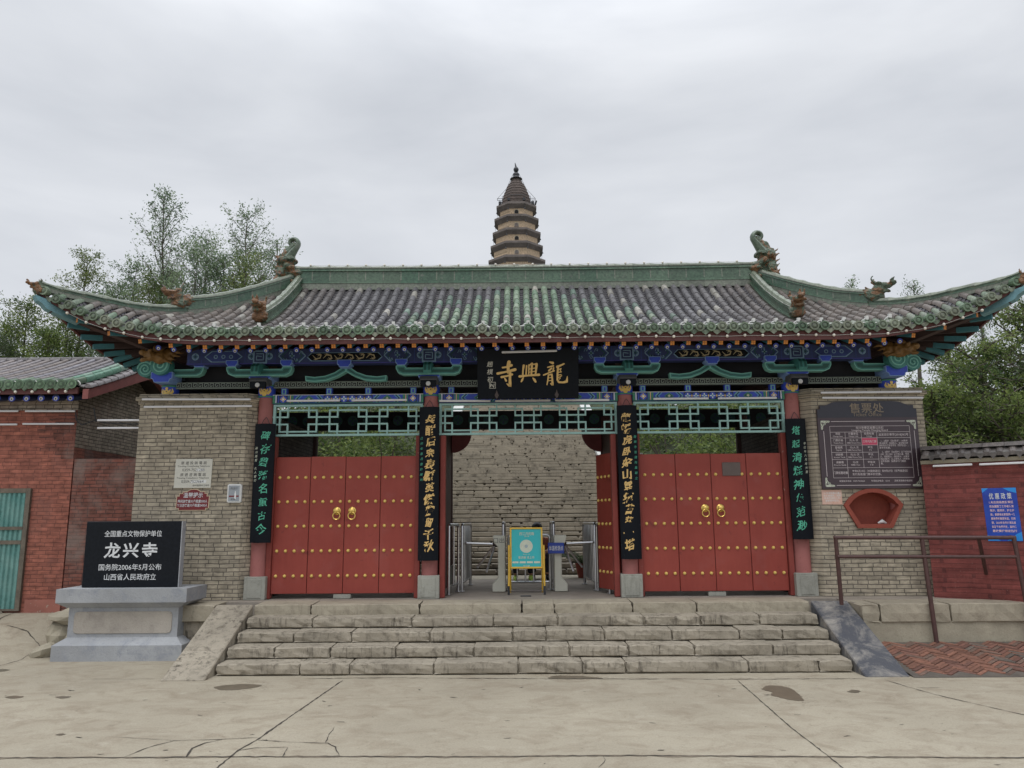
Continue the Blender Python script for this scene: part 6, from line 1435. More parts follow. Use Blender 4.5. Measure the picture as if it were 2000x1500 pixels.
for i in range(nrow):
    x = HX + .12 - i * SPH; z = zh(HY - .42) + .05; y = HY - .435; c0 = tuple(Vector((.10, .165, .10)) * rs.uniform(.8, 1.3)); c1 = tuple(Vector(c0) * .6)
    for r_, dy, cc in ((.074, 0, c0), (.052, -.004, c1), (.025, -.008, c0)): mb.add([(x + r_ * math.cos(2 * math.pi * j / n), y + dy, z + r_ * math.sin(2 * math.pi * j / n)) for j in range(n)], [tuple(range(n))], 0, cc)
    x2 = x - SPH / 2; pl = [(-.07, .03), (-.06, -.02), (0, -.075), (.06, -.02), (.07, .03)]; mb.add([(x2 + a, y + .01, z - .03 + b) for a, b in pl] + [(x2 + a, y + .04, z - .03 + b) for a, b in pl], [(0, 1, 2, 3, 4)] + [(q, q + 1, 6 + q, 5 + q) for q in range(4)], 0, tuple(Vector((.12, .18, .12)) * rs.uniform(.8, 1.2)))
obj('glazed_eave_edge', mb, m_tile, hroof)
mb = MB(); mb.box(-13, HX + .2, HY - .40, HY - .36, 3.70, 3.80); obj('fascia_board', mb, m_fascia, hroof)
mb = MB(); mb.add([(HX + .29, HY - .37, 3.80), (-13, HY - .37, 3.80), (-13, HYR, 4.5), (HX + .29, HYR, 4.5)], [(0, 1, 2, 3)]); mb.add([(HX + .29, HYB + .37, 3.80), (-13, HYB + .37, 3.80), (-13, HYR, 4.5), (HX + .29, HYR, 4.5)], [(0, 1, 2, 3)]); obj('soffit', mb, m_soffit, hroof)
rr2 = MB(); rr2.tube([(0, 0, 0), (0, .45, .10)], .055, 12, 0); rr2.lathe([(.0555, -.002), (.0555, -.006)], (0, 0, 0), 14, 1, 'y'); rr2.lathe([(.03, -.0065), (.03, -.009)], (0, 0, -.006) if False else (0, -.0, -.012), 12, 2, 'y'); rr2.lathe([(.012, -.0095), (.012, -.012)], (0, 0, -.018), 8, 3, 'y')
pr = None
for i in range(24):
    p = (HX + .02 - i * .232, HY - .26, 3.66)
    if pr is None: pr = obj('round_rafter', rr2, [m_blueD, m_blue, m_white, m_black], hroof, smooth=True, loc=(0, 0, 0)); pr.location = Vector(p) - wloc(hroof)
    else: dup(pr, hroof, p)
string('string_lights', 'string of round bulbs under the eave of the brick house', [(HX + .02 - i * .262, HY - .405, 3.735) for i in range(20)], .026)
t = thing('eave_cord', 'white cord loops along the tiled eave of the brick house', 'cord', (HX - 1, HY - .4, 3.9))
for i in range(0, 14):
    x = HX + .12 - i * 2 * SPH; mb = MB(); y = HY - .36; q = []
    for k in range(9): a = math.pi * k / 8; q.append((x - .09 * math.cos(a), y, zh(y) + .03 + .07 * math.sin(a)))
    mb.tube(q, .012, 5); obj('loop', mb, m_cord, t)
# turquoise door
dx0, dx1, dz0, dz1 = -8.62, -7.80, .40, 2.26
mb = MB(); yd = HY - .02
for a, b, c_, d in ((dx0, dx0 + .06, dz0, dz1), (dx1 - .07, dx1, dz0, dz1), (dx0 + .061, dx1 - .071, dz1 - .07, dz1), (dx0 + .061, dx1 - .071, dz0, dz0 + .03)): mb.box(a, b, yd - .03, yd + .05, c_, d)
dr_ = obj('door', mb, m_rust, house)
mb = MB()
for k in range(9):
    x = dx0 + .07 + k * .077; mb.prism([(x, yd + .0), (x + .018, yd - .022), (x + .05, yd - .022), (x + .068, yd), (x + .077, yd), (x + .077, yd + .012), (x, yd + .012)], dz0 + .03, dz1 - .07, 0, 'z')
obj('door_panel', mb, m_tdoor, dr_)
mb = MB(); mb.box(dx0 + .061, dx1 - .071, yd - .034, yd - .0225, 1.40, 1.46); mb.box(dx0 + .061, dx1 - .071, yd - .034, yd - .0225, 1.62, 1.67); obj('door_rail', mb, m_rust, dr_)
mb = MB(); mb.box(-9.2, -8.05, HY - .50, HY - .02, .25, .40); obj('door_step', mb, m_step, house, bevel=.02)
mb = MB(); mb.box(-7.74, HX + .012, HY - .02, HY + .1, .0, .56); obj('wall_skirting', mb, peel('pink_render', (.33, .13, .10), (.36, .30, .24), .6), house)
def lamp_bar(px0, px1, py, Y, lab): return strip(px0, px1, py, Y, lab)
lamp_bar(-40, 36, 803, HY - .06, 'white tube under the house eave at the left picture edge'); lamp_bar(49, 147, 803, HY - .06, 'white tube under the house eave near the grey corner bricks')
lamp_bar(-40, 34, 829, HY - .02, 'lower white tube on the red house wall at the left picture edge'); lamp_bar(44, 145, 828, HY - .02, 'lower white tube on the red house wall near the grey corner bricks')
lamp_bar(190, 282, 821, .9, 'upper white tube between the house gable and the left pier'); lamp_bar(190, 280, 836, .9, 'lower white tube between the house gable and the left pier')
# the low wall that ties the house to the pier
mb = MB(); mb.box(HX + .02, -5.66, 1.0, 1.25, 0, 2.72)
tag(obj('link_wall', mb, m_gable_red), 'stained faded red brick wall joining the house gable to the left pier', 'wall')
mb = MB(); p = at(180, 815, .95); q = at(148, 806, .93); mb.tube([q, q + Vector((.02, 0, -.12)), q + Vector((.12, -.01, -.2)), p + Vector((.05, 0, -.05)), at(205, 826, .93), at(280, 829, .93)], .010, 6); mb.tube([at(183, 796, .95), at(186, 815, .95), at(188, 824, .95)], .008, 6); tag(obj('cable', mb, m_iron, smooth=True), 'black cable sagging from the house corner towards the left pier', 'cable')

# ================================================================== TURNSTILES AND BARRIERS
def turnstile(x, sg, label):
    """sg = side on which the three arms turn"""
    y = .92; t = thing('turnstile', label, 'turnstile', (x, y, ZP), 'turnstiles in the middle gate')
    o = lambda a: x + sg * a
    pl = [(o(-.075), 0), (o(.12), 0), (o(.12), .115), (o(.035), .20), (o(.035), .66), (o(.10), .73), (o(.115), .83), (o(-.075), .83)]
    mb = MB(); mb.prism([(a, ZP + b) for a, b in pl], y - .14, y + .14); obj('body', mb, m_cream, t, bevel=.008)
    hub = Vector((o(.08), y - .02, ZP + .70))
    mb = MB(); mb.ball(hub, .045, 0, 10); obj('hub', mb, m_dsteel, t, smooth=True)
    for k, d in enumerate((Vector((sg * .48, 0, .02)), Vector((sg * .30, .05, -.38)), Vector((sg * .14, -.15, -.44)))):
        mb = MB(); d = d.normalized() * .44; mb.tube([hub, hub + d], .017, 8); mb.ball(hub + d, .021, 0, 8); obj('arm', mb, m_steel, t, smooth=True)
    return t
t1 = turnstile(-.435, -1, 'cream turnstile with black exit characters left of the A-board'); mb = MB(); s2 = FRONT(-.435 - .12, .78, ZP + .83); s2.text(mb, '口出', .10, .07, .085, .004, 0, .002, squash=1.1); obj('lettering', mb, m_ink, t1)
t2 = turnstile(.46, 1, 'cream turnstile behind the blue temperature sign, right of the A-board')
a, b = at(1070, 1060, .72), at(1102, 1081, .72); t = thing('temperature_sign', 'small blue sign with white characters fixed on the right turnstile', 'sign', ((a.x + b.x) / 2, .73, b.z)); mb = MB(); mb.box(a.x, b.x, .72, .735, b.z, a.z); obj('panel', mb, m_signblue, t, bevel=.004); mb = MB(); FRONT(a.x, .72, a.z).text(mb, '体温检测点', (b.x - a.x) / 2, (a.z - b.z) / 2, .075, .012, 0, .002, wmax=(b.x - a.x) * .88, squash=.8); obj('lettering', mb, m_letw, t)
mb = MB(); mb.box((a.x + b.x) / 2 - .01, (a.x + b.x) / 2 + .01, .7355, .785, b.z + .05, b.z + .08); obj('bracket', mb, m_iron, t)
def ufence(x, y, h, w_, name, lab, dirv=(0, 1, 0), bars=3):
    t = thing(name, lab, 'barrier', (x, y, ZP), 'stainless barriers in the middle gate'); d = Vector(dirv).normalized(); p = Vector((x, y, ZP)); r = .022; q = []
    for k in range(9): a = math.pi * k / 8; q.append(p + d * (.05 - .05 * math.cos(a)) + Vector((0, 0, h - .05 + .05 * math.sin(a))))
    far = p + d * w_
    pts = [p] + q[:5] + [far - d * .05 + Vector((0, 0, h))] + [far - d * .05 + d * .05 * math.sin(math.pi / 2 * k / 4) + Vector((0, 0, h - .05 + .05 * math.cos(math.pi / 2 * k / 4))) for k in range(1, 5)] + [far]
    mb = MB(); mb.tube(pts, r, 10); obj('frame', mb, m_steel, t, smooth=True)
    for k in range(1, bars + 1): mb = MB(); s_ = p + d * w_ * k / (bars + 1); mb.tube([s_ + Vector((0, 0, .12)), s_ + Vector((0, 0, h))], .012, 8); obj('bar', mb, m_steel, t, smooth=True)
    mb = MB(); mb.tube([p + Vector((0, 0, .12)), far + Vector((0, 0, .12))], .014, 8); obj('bottom_rail', mb, m_steel, t, smooth=True)
    for e in (p, far): mb = MB(); mb.lathe([(.045, 0), (.045, .01), (.025, .015)], e, 12); obj('foot', mb, m_steel, t)
    return t
ufence(-.395, 1.12, 1.02, 1.1, 'passage_barrier', 'stainless hoop barrier beside the exit turnstile'); ufence(.395, 1.12, 1.02, 1.1, 'passage_barrier', 'stainless hoop barrier beside the temperature sign')
ufence(-.31, 1.10, .83, .64, 'cross_barrier', 'low stainless gate across the passage behind the A-board', (1, 0, 0), 4)
ufence(-1.02, .88, 1.0, 1.25, 'side_barrier', 'stainless barrier with many bars left of the exit turnstile', (.04, 1, 0), 7); ufence(1.02, .95, 1.0, 1.2, 'side_barrier', 'stainless barrier with many bars beside the open red door', (-.06, 1, 0), 7)
ufence(-1.18, .40, 1.0, .48, 'end_barrier', 'short stainless barrier nearest the left gold couplet', (.22, 1, 0), 1); ufence(1.17, .42, 1.0, .5, 'end_barrier', 'short stainless barrier nearest the open red door', (-.25, 1, 0), 1)
# A-board
YB = .42; a, b = at(996, 1031, YB), at(1060, 1110, YB); t = thing('poster_stand', 'yellow framed A-board with a turquoise poster in the open gate', 'A-board', ((a.x + b.x) / 2, YB, ZP))
tl = .10; sh = Sheet((a.x, YB + tl * .4, a.z), (1, 0, 0), (0, -tl, -1)); W_, H_ = b.x - a.x, (a.z - b.z)
mb = MB(); v = [sh.p(u, v_, h) for h in (0, -.02) for u, v_ in ((0, 0), (W_, 0), (W_, H_), (0, H_))]; mb.add(v, [(0, 1, 2, 3), (7, 6, 5, 4), (0, 4, 5, 1), (1, 5, 6, 2), (2, 6, 7, 3), (3, 7, 4, 0)]); obj('poster', mb, m_sky, t)
mb = MB(); f = .022
for u0, u1, v0, v1 in ((-.004, W_ + .004, -.004, f), (-.004, W_ + .004, H_ - f, H_ + .004), (-.004, f, f, H_ - f), (W_ - f, W_ + .004, f, H_ - f)):
    vv = [sh.p(u, q, h) for h in (.014, -.024) for u, q in ((u0, v0), (u1, v0), (u1, v1), (u0, v1))]; mb.add(vv, [(0, 1, 2, 3), (7, 6, 5, 4), (0, 4, 5, 1), (1, 5, 6, 2), (2, 6, 7, 3), (3, 7, 4, 0)])
obj('frame', mb, m_yel, t, bevel=.004)
mb = MB(); sh.text(mb, '西江月的路', W_ * .52, H_ * .15, .05, .01, 0, .003, wmax=W_ * .46); sh.text(mb, '龙兴寺', W_ * .52, H_ * .215, .025, .004, 0, .003); m2 = MB(); sh.disc(m2, W_ * .5, H_ * .46, W_ * .20, 0, .002, 28); obj('round_badge', m2, m_palegr, t)
sh.text(mb, '微信扫一扫', W_ * .5, H_ * .66, .02, 0, 0, .003); sh.text(mb, '看讲解 线上听', W_ * .5, H_ * .735, .042, .006, 0, .003, wmax=W_ * .5)
for k in range(4): m2 = MB(); sh.quad(m2, W_ * (.07 + .222 * k), W_ * (.255 + .222 * k), H_ * .83, H_ * .875, 0, .002); obj('label_strip', m2, m_palegr, t)
sh.text(mb, '龙兴寺', W_ * .5, H_ * .945, .034, .01, 0, .003); obj('lettering', mb, m_palegr, t)
mb = MB(); sh.disc(mb, W_ * .5, H_ * .46, W_ * .045, 0, .0035, 16, W_ * .03); sh.disc(mb, W_ * .5, H_ * .46, W_ * .015, 0, .0035, 10); obj('badge_mark', mb, m_gtl, t)
for sx in (0, 1):
    x = a.x + sx * W_; sg = 1 if sx else -1
    mb = MB(); mb.tube([Vector((x + sg * .018, YB - .03, ZP + .70)), Vector((x + sg * .018, YB - .055, ZP + .3)), Vector((x + sg * .022, YB - .08, ZP + .12))], .014, 8); obj('leg', mb, m_yel, t, smooth=True)
    mb = MB(); mb.tube([(x + sg * .022, YB - .08, ZP + .12), (x + sg * .024, YB - .095, ZP)], .0155, 8); obj('leg_end', mb, m_iron, t, smooth=True)
    mb = MB(); mb.tube([(x, YB + .06, ZP + .70), (x + sg * .0, YB + .30, ZP)], .013, 8); obj('rear_leg', mb, m_yel, t, smooth=True)
mb = MB(); mb.tube([(a.x - .02, YB - .085, ZP + .05), (b.x + .02, YB - .085, ZP + .05)], .008, 6); obj('stretcher', mb, m_dsteel, t, smooth=True)

# ================================================================== PEOPLE (seated behind the A-board)
def skin_body(name, verts, edges, rad, mat, parent, root=0, sub=2):
    base = wloc(parent); me = bpy.data.meshes.new(name); me.from_pydata([Vector(v) - base for v in verts], edges, []); o = bpy.data.objects.new(name, me); link(o, parent); me.materials.append(mat)
    o.modifiers.new('s', 'SKIN'); me.skin_vertices[0].data.foreach_set('radius', [q for r in rad for q in (r if isinstance(r, tuple) else (r, r))])
    for i, v in enumerate(me.skin_vertices[0].data): v.use_root = (i == root)
    sm = o.modifiers.new('b', 'SUBSURF'); sm.levels = sm.render_levels = sub
    dg = bpy.context.evaluated_depsgraph_get(); m2 = bpy.data.meshes.new_from_object(o.evaluated_get(dg)); o.modifiers.clear(); o.data = m2; m2.name = name; bpy.data.meshes.remove(me)
    m2.materials.clear(); m2.materials.append(mat); m2.polygons.foreach_set('use_smooth', [True] * len(m2.polygons)); return o
def person(x, y, label, stance, m_top, m_leg, m_foot, lean, headx, elbow, dh=0):
    """sits low on the stair foot, bending forward; stance = foot spread; the body is one skin, clothes lie over it"""
    z0 = ZP; t = thing('person', label, 'person', (x, y, z0)); P = lambda a, b, c_: Vector((x + a, y + b, z0 + c_))
    hip, ch, nk, hd = P(0, .34, .34), P(headx * .5, .34 - lean * .6, .62), P(headx * .9, .30 - lean, .76 - dh * .6), P(headx, .27 - lean * 1.25, .87 - dh)
    kn = [P(-stance, .02, .44), P(stance, .02, .44)]; an = [P(-stance * 1.1, .02, .08), P(stance * 1.1, .02, .08)]; sh_ = [ch + Vector((-.17, 0, .06)), ch + Vector((.17, 0, .06))]
    el = [ch + Vector((-.22, -.06, -.16)), ch + Vector((.22 + elbow, -.03, -.13))]; wr = [P(-stance * .7, -.05, .48), P(stance * .7, -.05, .50)]
    V = [hip, ch, nk, hd + Vector((0, 0, -.05)), hd + Vector((0, 0, .04)), kn[0], an[0], kn[1], an[1], sh_[0], el[0], wr[0], sh_[1], el[1], wr[1]]
    E = [(0, 1), (1, 2), (2, 3), (3, 4), (0, 5), (5, 6), (0, 7), (7, 8), (1, 9), (9, 10), (10, 11), (1, 12), (12, 13), (13, 14)]
    body = skin_body('body', V, E, [(.14, .12), (.13, .10), .048, .075, .08, .066, .038, .066, .038, .055, .043, .028, .055, .043, .028], m_skin, t)
    # clothes
    skin_body('top', [hip + Vector((0, 0, .04)), ch, nk - Vector((0, 0, .05)), sh_[0], el[0], sh_[1], el[1], wr[1].lerp(el[1], .4)], [(0, 1), (1, 2), (1, 3), (3, 4), (1, 5), (5, 6), (6, 7)], [(.155, .14), (.155, .12), .06, .07, .056, .07, .056, .046], m_top, t)
    skin_body('trousers', [hip, kn[0], an[0] + Vector((0, 0, .03)), kn[1], an[1] + Vector((0, 0, .03))], [(0, 1), (1, 2), (0, 3), (3, 4)], [(.16, .135), .082, .052, .082, .052], m_leg, t)
    mb = MB(); mb.ball(hd + Vector((0, .015, .06)), .098, 0, 14, (1, 1.08, .95)); obj('hair', mb, m_hair, t, smooth=True)
    mb = MB(); f = hd + Vector((0, -.085, -.0)); mb.ball(f + Vector((0, -.012, -.015)), .016, 0, 8, (.8, 1.2, 1.3)); obj('nose', mb, m_skin, t, smooth=True)
    for sg in (-1, 1):
        mb = MB(); mb.ball(f + Vector((sg * .032, .004, .015)), .010, 0, 8); obj('eye', mb, m_ink, t, smooth=True)
        mb = MB(); mb.ball(hd + Vector((sg * .085, .01, -.0)), .026, 0, 8, (.4, .8, 1.2)); obj('ear', mb, m_skin, t, smooth=True)
    mb = MB(); mb.ball(f + Vector((0, -.0, -.05)), .022, 0, 8, (1.3, .4, .35)); obj('mouth', mb, m_sig, t, smooth=True)
    for w_, sg in ((wr[0], -1), (wr[1], 1)):          # hands hang between the knees, fingers slightly curled
        h0 = w_ + Vector((-sg * .02, -.02, -.04)); vs = [w_, h0]; es = [(0, 1)]; rd = [.028, (.036, .018)]
        for k in range(4):
            b = len(vs); o_ = Vector(((k - 1.5) * .019, -.012, -.05)); L = (.034, .04, .037, .028)[k]; vs += [h0 + o_ * .8, h0 + o_ + Vector((0, -.004, -L * .6)), h0 + o_ + Vector((0, .010, -L * 1.2))]; es += [(1, b), (b, b + 1), (b + 1, b + 2)]; rd += [.009, .0085, .0075]
        b = len(vs); vs += [h0 + Vector((-sg * .04, -.02, -.01)), h0 + Vector((-sg * .048, -.03, -.045))]; es += [(1, b), (b, b + 1)]; rd += [.011, .009]
        skin_body('hand', vs, es, rd, m_skin, t, 0, 1)
    for a_ in an:
        mb = MB(); p = Vector((a_.x, a_.y, z0)); mb.ball(p + Vector((0, -.07, .035)), .05, 0, 12, (.85, 2.0, .7)); mb.ball(p + Vector((0, .0, .055)), .05, 0, 10, (.9, 1.1, 1.1)); o = obj('shoe', mb, m_foot, t, smooth=True); remesh(o, .012)
    return t
pa = gp(1022, 1135, ZP); pb = gp(1056, 1133, ZP)
person(pa.x, pa.y, 'person in black trousers and lime shoes sitting low behind the A-board', .122, m_cloth_k, m_cloth_k, m_shoe, .24, -.03, 0, .12)
person(pb.x, pb.y + .05, 'person with black hair and wide dark trousers whose elbow shows right of the A-board', .12, m_cloth_o, m_cloth_n, m_cloth_k, .12, -.05, .04)
for px, py, lab in ((pa.x, pa.y + .36, 'low dark stool under the person with lime shoes'), (pb.x, pb.y + .41, 'low dark stool under the person with wide trousers')):
    t = thing('stool', lab, 'stool', (px, py, ZP)); mb = MB(); mb.box(px - .16, px + .16, py - .13, py + .13, ZP + .20, ZP + .235); obj('seat', mb, m_inner, t, bevel=.01)
    for a_ in (-1, 1):
        for b_ in (-1, 1): mb = MB(); mb.tube([(px + a_ * .12, py + b_ * .10, ZP + .2), (px + a_ * .15, py + b_ * .12, ZP - .004)], .014, 6); obj('leg', mb, m_inner, t)
# palm plant by the right barrier
p = gp(1140, 1128, ZP); t = thing('potted_palm', 'small palm with drooping fronds in a pot behind the right barrier', 'plant', (p.x, p.y, ZP)); mb = MB(); mb.lathe([(.10, 0), (.15, .24), (.16, .26), (.13, .26), (.12, .24)], p, 16); obj('pot', mb, m_niche, t, smooth=True)
r5 = random.Random(4)
for k in range(13):
    az = k * 2.4; L = r5.uniform(.45, .7); el_ = r5.uniform(.5, 1.2); mb = MB(); q = []
    for i in range(8): u = i / 7; q.append(p + Vector((math.cos(az) * L * u * math.cos(el_ * (1 - u * .6)), math.sin(az) * L * u * math.cos(el_), .24 + .5 * L * 1.6 * (u * math.sin(el_ + .6) - .55 * u * u))))
    mb.tube(q, [.006] * 7 + [.002], 5, 0, True, (.3, .3, .3))
    for i in range(1, 8):
        d = (q[i] - q[i - 1]).normalized(); s_ = d.cross(Vector((0, 0, 1))).normalized()
        for sg in (-1, 1):
            for e in (0, .5):
                b = q[i - 1].lerp(q[i], e); tip = b + s_ * sg * .16 * math.sin(.4 + 2.4 * i / 8) + d * .10 - Vector((0, 0, .05)); mb.add([b - d * .008, b + d * .012, tip], [(0, 1, 2)], 0, (r5.random(),) * 3)
    obj('frond', mb, m_leafD, t)
# ================================================================== COURTYARD, HILL STAIR, BANKS
mb = MB(); mb.box(-20, 20, 3.31, 4.6, -.2, ZP - .004); struct('courtyard_path', mb, m_cem)
YS, SR, ST, NS = 4.35, .10, .25, 78
def zs(y): return ZP + max(0, (y - YS)) * SR / ST
t = thing('hill_stair', 'long flight of rough stone steps climbing the hill behind the gate', 'stairs', (0, YS, ZP)); r6 = random.Random(21); HWs = 2.15
mb = MB()
for k in range(NS):
    y = YS + ST * k; z1 = ZP + SR * (k + 1); x = -HWs
    while x < HWs - .05:
        L = r6.choice((.3, .45, .6, .8, 1.1)) * r6.uniform(.8, 1.2); x2 = min(HWs, x + L)
        if HWs - x2 < .2: x2 = HWs
        dy = r6.uniform(-.022, .018) + (.045 if r6.random() < .04 else 0); dz = r6.uniform(-.009, .004); g = .006 if r6.random() < .6 else r6.uniform(.012, .035); hgt = SR * r6.uniform(.74, .87)
        a, b = x + g, x2 - g; tl = r6.uniform(-.003, .003)
        v = [(a, y + dy, z1 - hgt), (b, y + dy, z1 - hgt), (b, y + .34, z1 - hgt), (a, y + .34, z1 - hgt), (a + r6.uniform(0, .03), y + dy + .006, z1 + dz + tl), (b - r6.uniform(0, .03), y + dy + .006, z1 + dz - tl), (b, y + .34, z1 + dz), (a, y + .34, z1 + dz)]
        mb.add(v, [(3, 2, 1, 0), (4, 5, 6, 7), (0, 1, 5, 4), (1, 2, 6, 5), (2, 3, 7, 6), (3, 0, 4, 7)]); x = x2
    mb.box(-HWs, HWs, y + .07, y + .36, z1 - .2, z1 - .035)
obj('stair_flight', mb, m_stair, t, bevel=.006)
for sx in (-1, 1):
    mb = MB(); mb.prism([(YS - .1, ZP - .05), (YS + ST * NS, ZP + SR * NS - .3), (YS + ST * NS, ZP + SR * NS + .14), (YS - .1, ZP + .14)], sx * 2.16, sx * 2.52, 0, 'x'); obj('side_slope_stone', mb, m_white_stone, t, bevel=.01)
mb = MB(); mb.box(1.85, 2.35, 3.55, 3.9, 2.42, 2.58)
# stone lamp posts flanking the foot of the stair
p = at(1248, 885, 3.7); t = thing('stone_post', 'pale square stone post with a capital behind the right gold couplet', 'post', (p.x - .06, 3.7, ZP)); x = p.x - .06; mb = MB(); mb.box(x - .10, x + .10, 3.6, 3.8, ZP - .01, 2.60); obj('shaft', mb, m_white_stone, t, bevel=.01)
mb = MB(); mb.box(x - .18, x + .18, 3.52, 3.88, 2.601, 2.72); mb.box(x - .12, x + .12, 3.58, 3.82, 2.722, 2.95); obj('capital', mb, m_white_stone, t, bevel=.012)
# banks
def zb(x, y):
    n = .25 * math.sin(x * .9 + y * .4) + .18 * math.sin(y * 1.3 - x * .5); a = max(0, y - YS) * .40; lim = 7.9 - 3.2 * max(0, min(1, (abs(x) - 2.6) / 3)); a = min(a, lim)
    return ZP - .02 + a + (0 if abs(x) < 2.7 else n * min(1, (abs(x) - 2.7) / 2) * min(1, max(0, y - YS) / 3)) + (.5 if abs(x) > 2.55 else -.35) * min(1, max(0, y - YS) / 2)
mb = MB(); gx = [-90, -60, -40, -28, -20] + [-16 + .8 * i for i in range(41)] + [20, 28, 40, 60, 90]; gy = [4.6, 5, 5.6] + [6.4 + .8 * i for i in range(28)] + [32, 40, 55, 75, 110, 200]; m = len(gy)
mb.add([(x, y, zb(x, y)) for x in gx for y in gy], [(i * m + j, (i + 1) * m + j, (i + 1) * m + j + 1, i * m + j + 1) for i in range(len(gx) - 1) for j in range(m - 1)]); struct('hillside', mb, m_soil, smooth=True)
def leaf_cloud(mb, c, rad, n, size, rg, dark=0., up=.4):
    c = Vector(c)
    for _ in range(n):
        d = Vector((rg.gauss(0, 1), rg.gauss(0, 1), rg.gauss(0, 1))); d = d.normalized() * (rg.random() ** .45)
        p = c + Vector((d.x * rad[0], d.y * rad[1], d.z * rad[2])); u = Vector((rg.gauss(0, 1), rg.gauss(0, 1), rg.gauss(0, .8))).normalized(); w_ = u.cross(Vector((rg.gauss(0, 1), rg.gauss(0, 1), rg.gauss(0, 1)))).normalized(); s_ = size * rg.uniform(.6, 1.3)
        k = max(0, min(1, rg.gauss(.45, .25) + dark)); mb.add([p - u * s_, p + w_ * s_ * .38, p + u * s_, p - w_ * s_ * .38], [(0, 1, 2, 3)], 0, (k, k, k))
rg = random.Random(31); mb = MB()
for i in range(260):
    sx = rg.choice((-1, 1)); x = sx * rg.uniform(2.75, 10); y = rg.uniform(4.9, 13); leaf_cloud(mb, (x, y, zb(x, y) + .1), (.5, .5, .3), 55, .075, rg)
o = obj('ground_cover', mb, m_grass); o['kind'] = 'stuff'
def shrub(x, y, h, label, n=700, mat=None, size=.06):
    t = thing('shrub', label, 'shrub', (x, y, zb(x, y)), 'shrubs on the bank behind the gate'); z = zb(x, y); r7 = random.Random(int(x * 91 + y * 7)); mb = MB(); tips = []
    for k in range(7): a = r7.uniform(0, 6.28); q = Vector((x + .32 * h * math.cos(a), y + .32 * h * math.sin(a), z + h * r7.uniform(.5, .9))); mb.tube([(x, y, z - .05), Vector((x, y, z)).lerp(q, .5) + Vector((0, 0, .08)), q], [.03, .018, .006], 5); tips.append(q)
    obj('stems', mb, m_bark, t); mb = MB()
    for q in tips: leaf_cloud(mb, q, (.34 * h, .34 * h, .28 * h), n // 7, size, r7)
    obj('foliage', mb, mat or m_leafR, t)
for i, (x, y, h, w1) in enumerate(((-2.9, 5.3, 1.5, 'shrub seen above the left red doors, nearest the gold couplet'), (-4.3, 6.4, 1.9, 'tall shrub above the left red doors, beside the dark side wall'), (-3.4, 7.8, 1.9, 'shrub higher on the bank above the left red doors'), (-5.6, 8.5, 2.0, 'shrub at the far left of the bank behind the left bay'), (3.2, 5.6, 1.4, 'shrub above the right red doors next to the pale stone post'), (4.3, 6.6, 1.7, 'shrub above the right red doors near the dark side wall'), (3.6, 8.2, 1.9, 'shrub higher on the bank above the right red doors'), (5.7, 8.4, 2.0, 'shrub at the far right of the bank behind the right bay'))): shrub(x, y, h, w1, 1500)
# ================================================================== PAGODA
YPG = 75.0; KZ = (YPG + 11.15) / 71.15
def pz(py): return at(1008, py, YPG).z
def pw(hw, py): return (at(1008 + hw, py, YPG).x - at(1008 - hw, py, YPG).x) / 2
PX = at(1009, 450, YPG).x
pag = thing('pagoda', 'tall octagonal brick pagoda with dark eaves and a gourd finial above the gate roof', 'pagoda', (PX, YPG, 8))
def octring(r, z, rot=math.pi / 8): R_ = r / math.cos(math.pi / 8); return [(PX + R_ * math.cos(rot + math.pi / 4 * k), YPG + R_ * math.sin(rot + math.pi / 4 * k), z) for k in range(8)]
def octs(mb, prof, m=0):
    v = []; 
    for r, z in prof: v += octring(r, z)
    k = len(prof); mb.add(v, [(i * 8 + j, i * 8 + (j + 1) % 8, (i + 1) * 8 + (j + 1) % 8, (i + 1) * 8 + j) for i in range(k - 1) for j in range(8)] + [tuple(range(7, -1, -1)), tuple(range((k - 1) * 8, k * 8))], m)
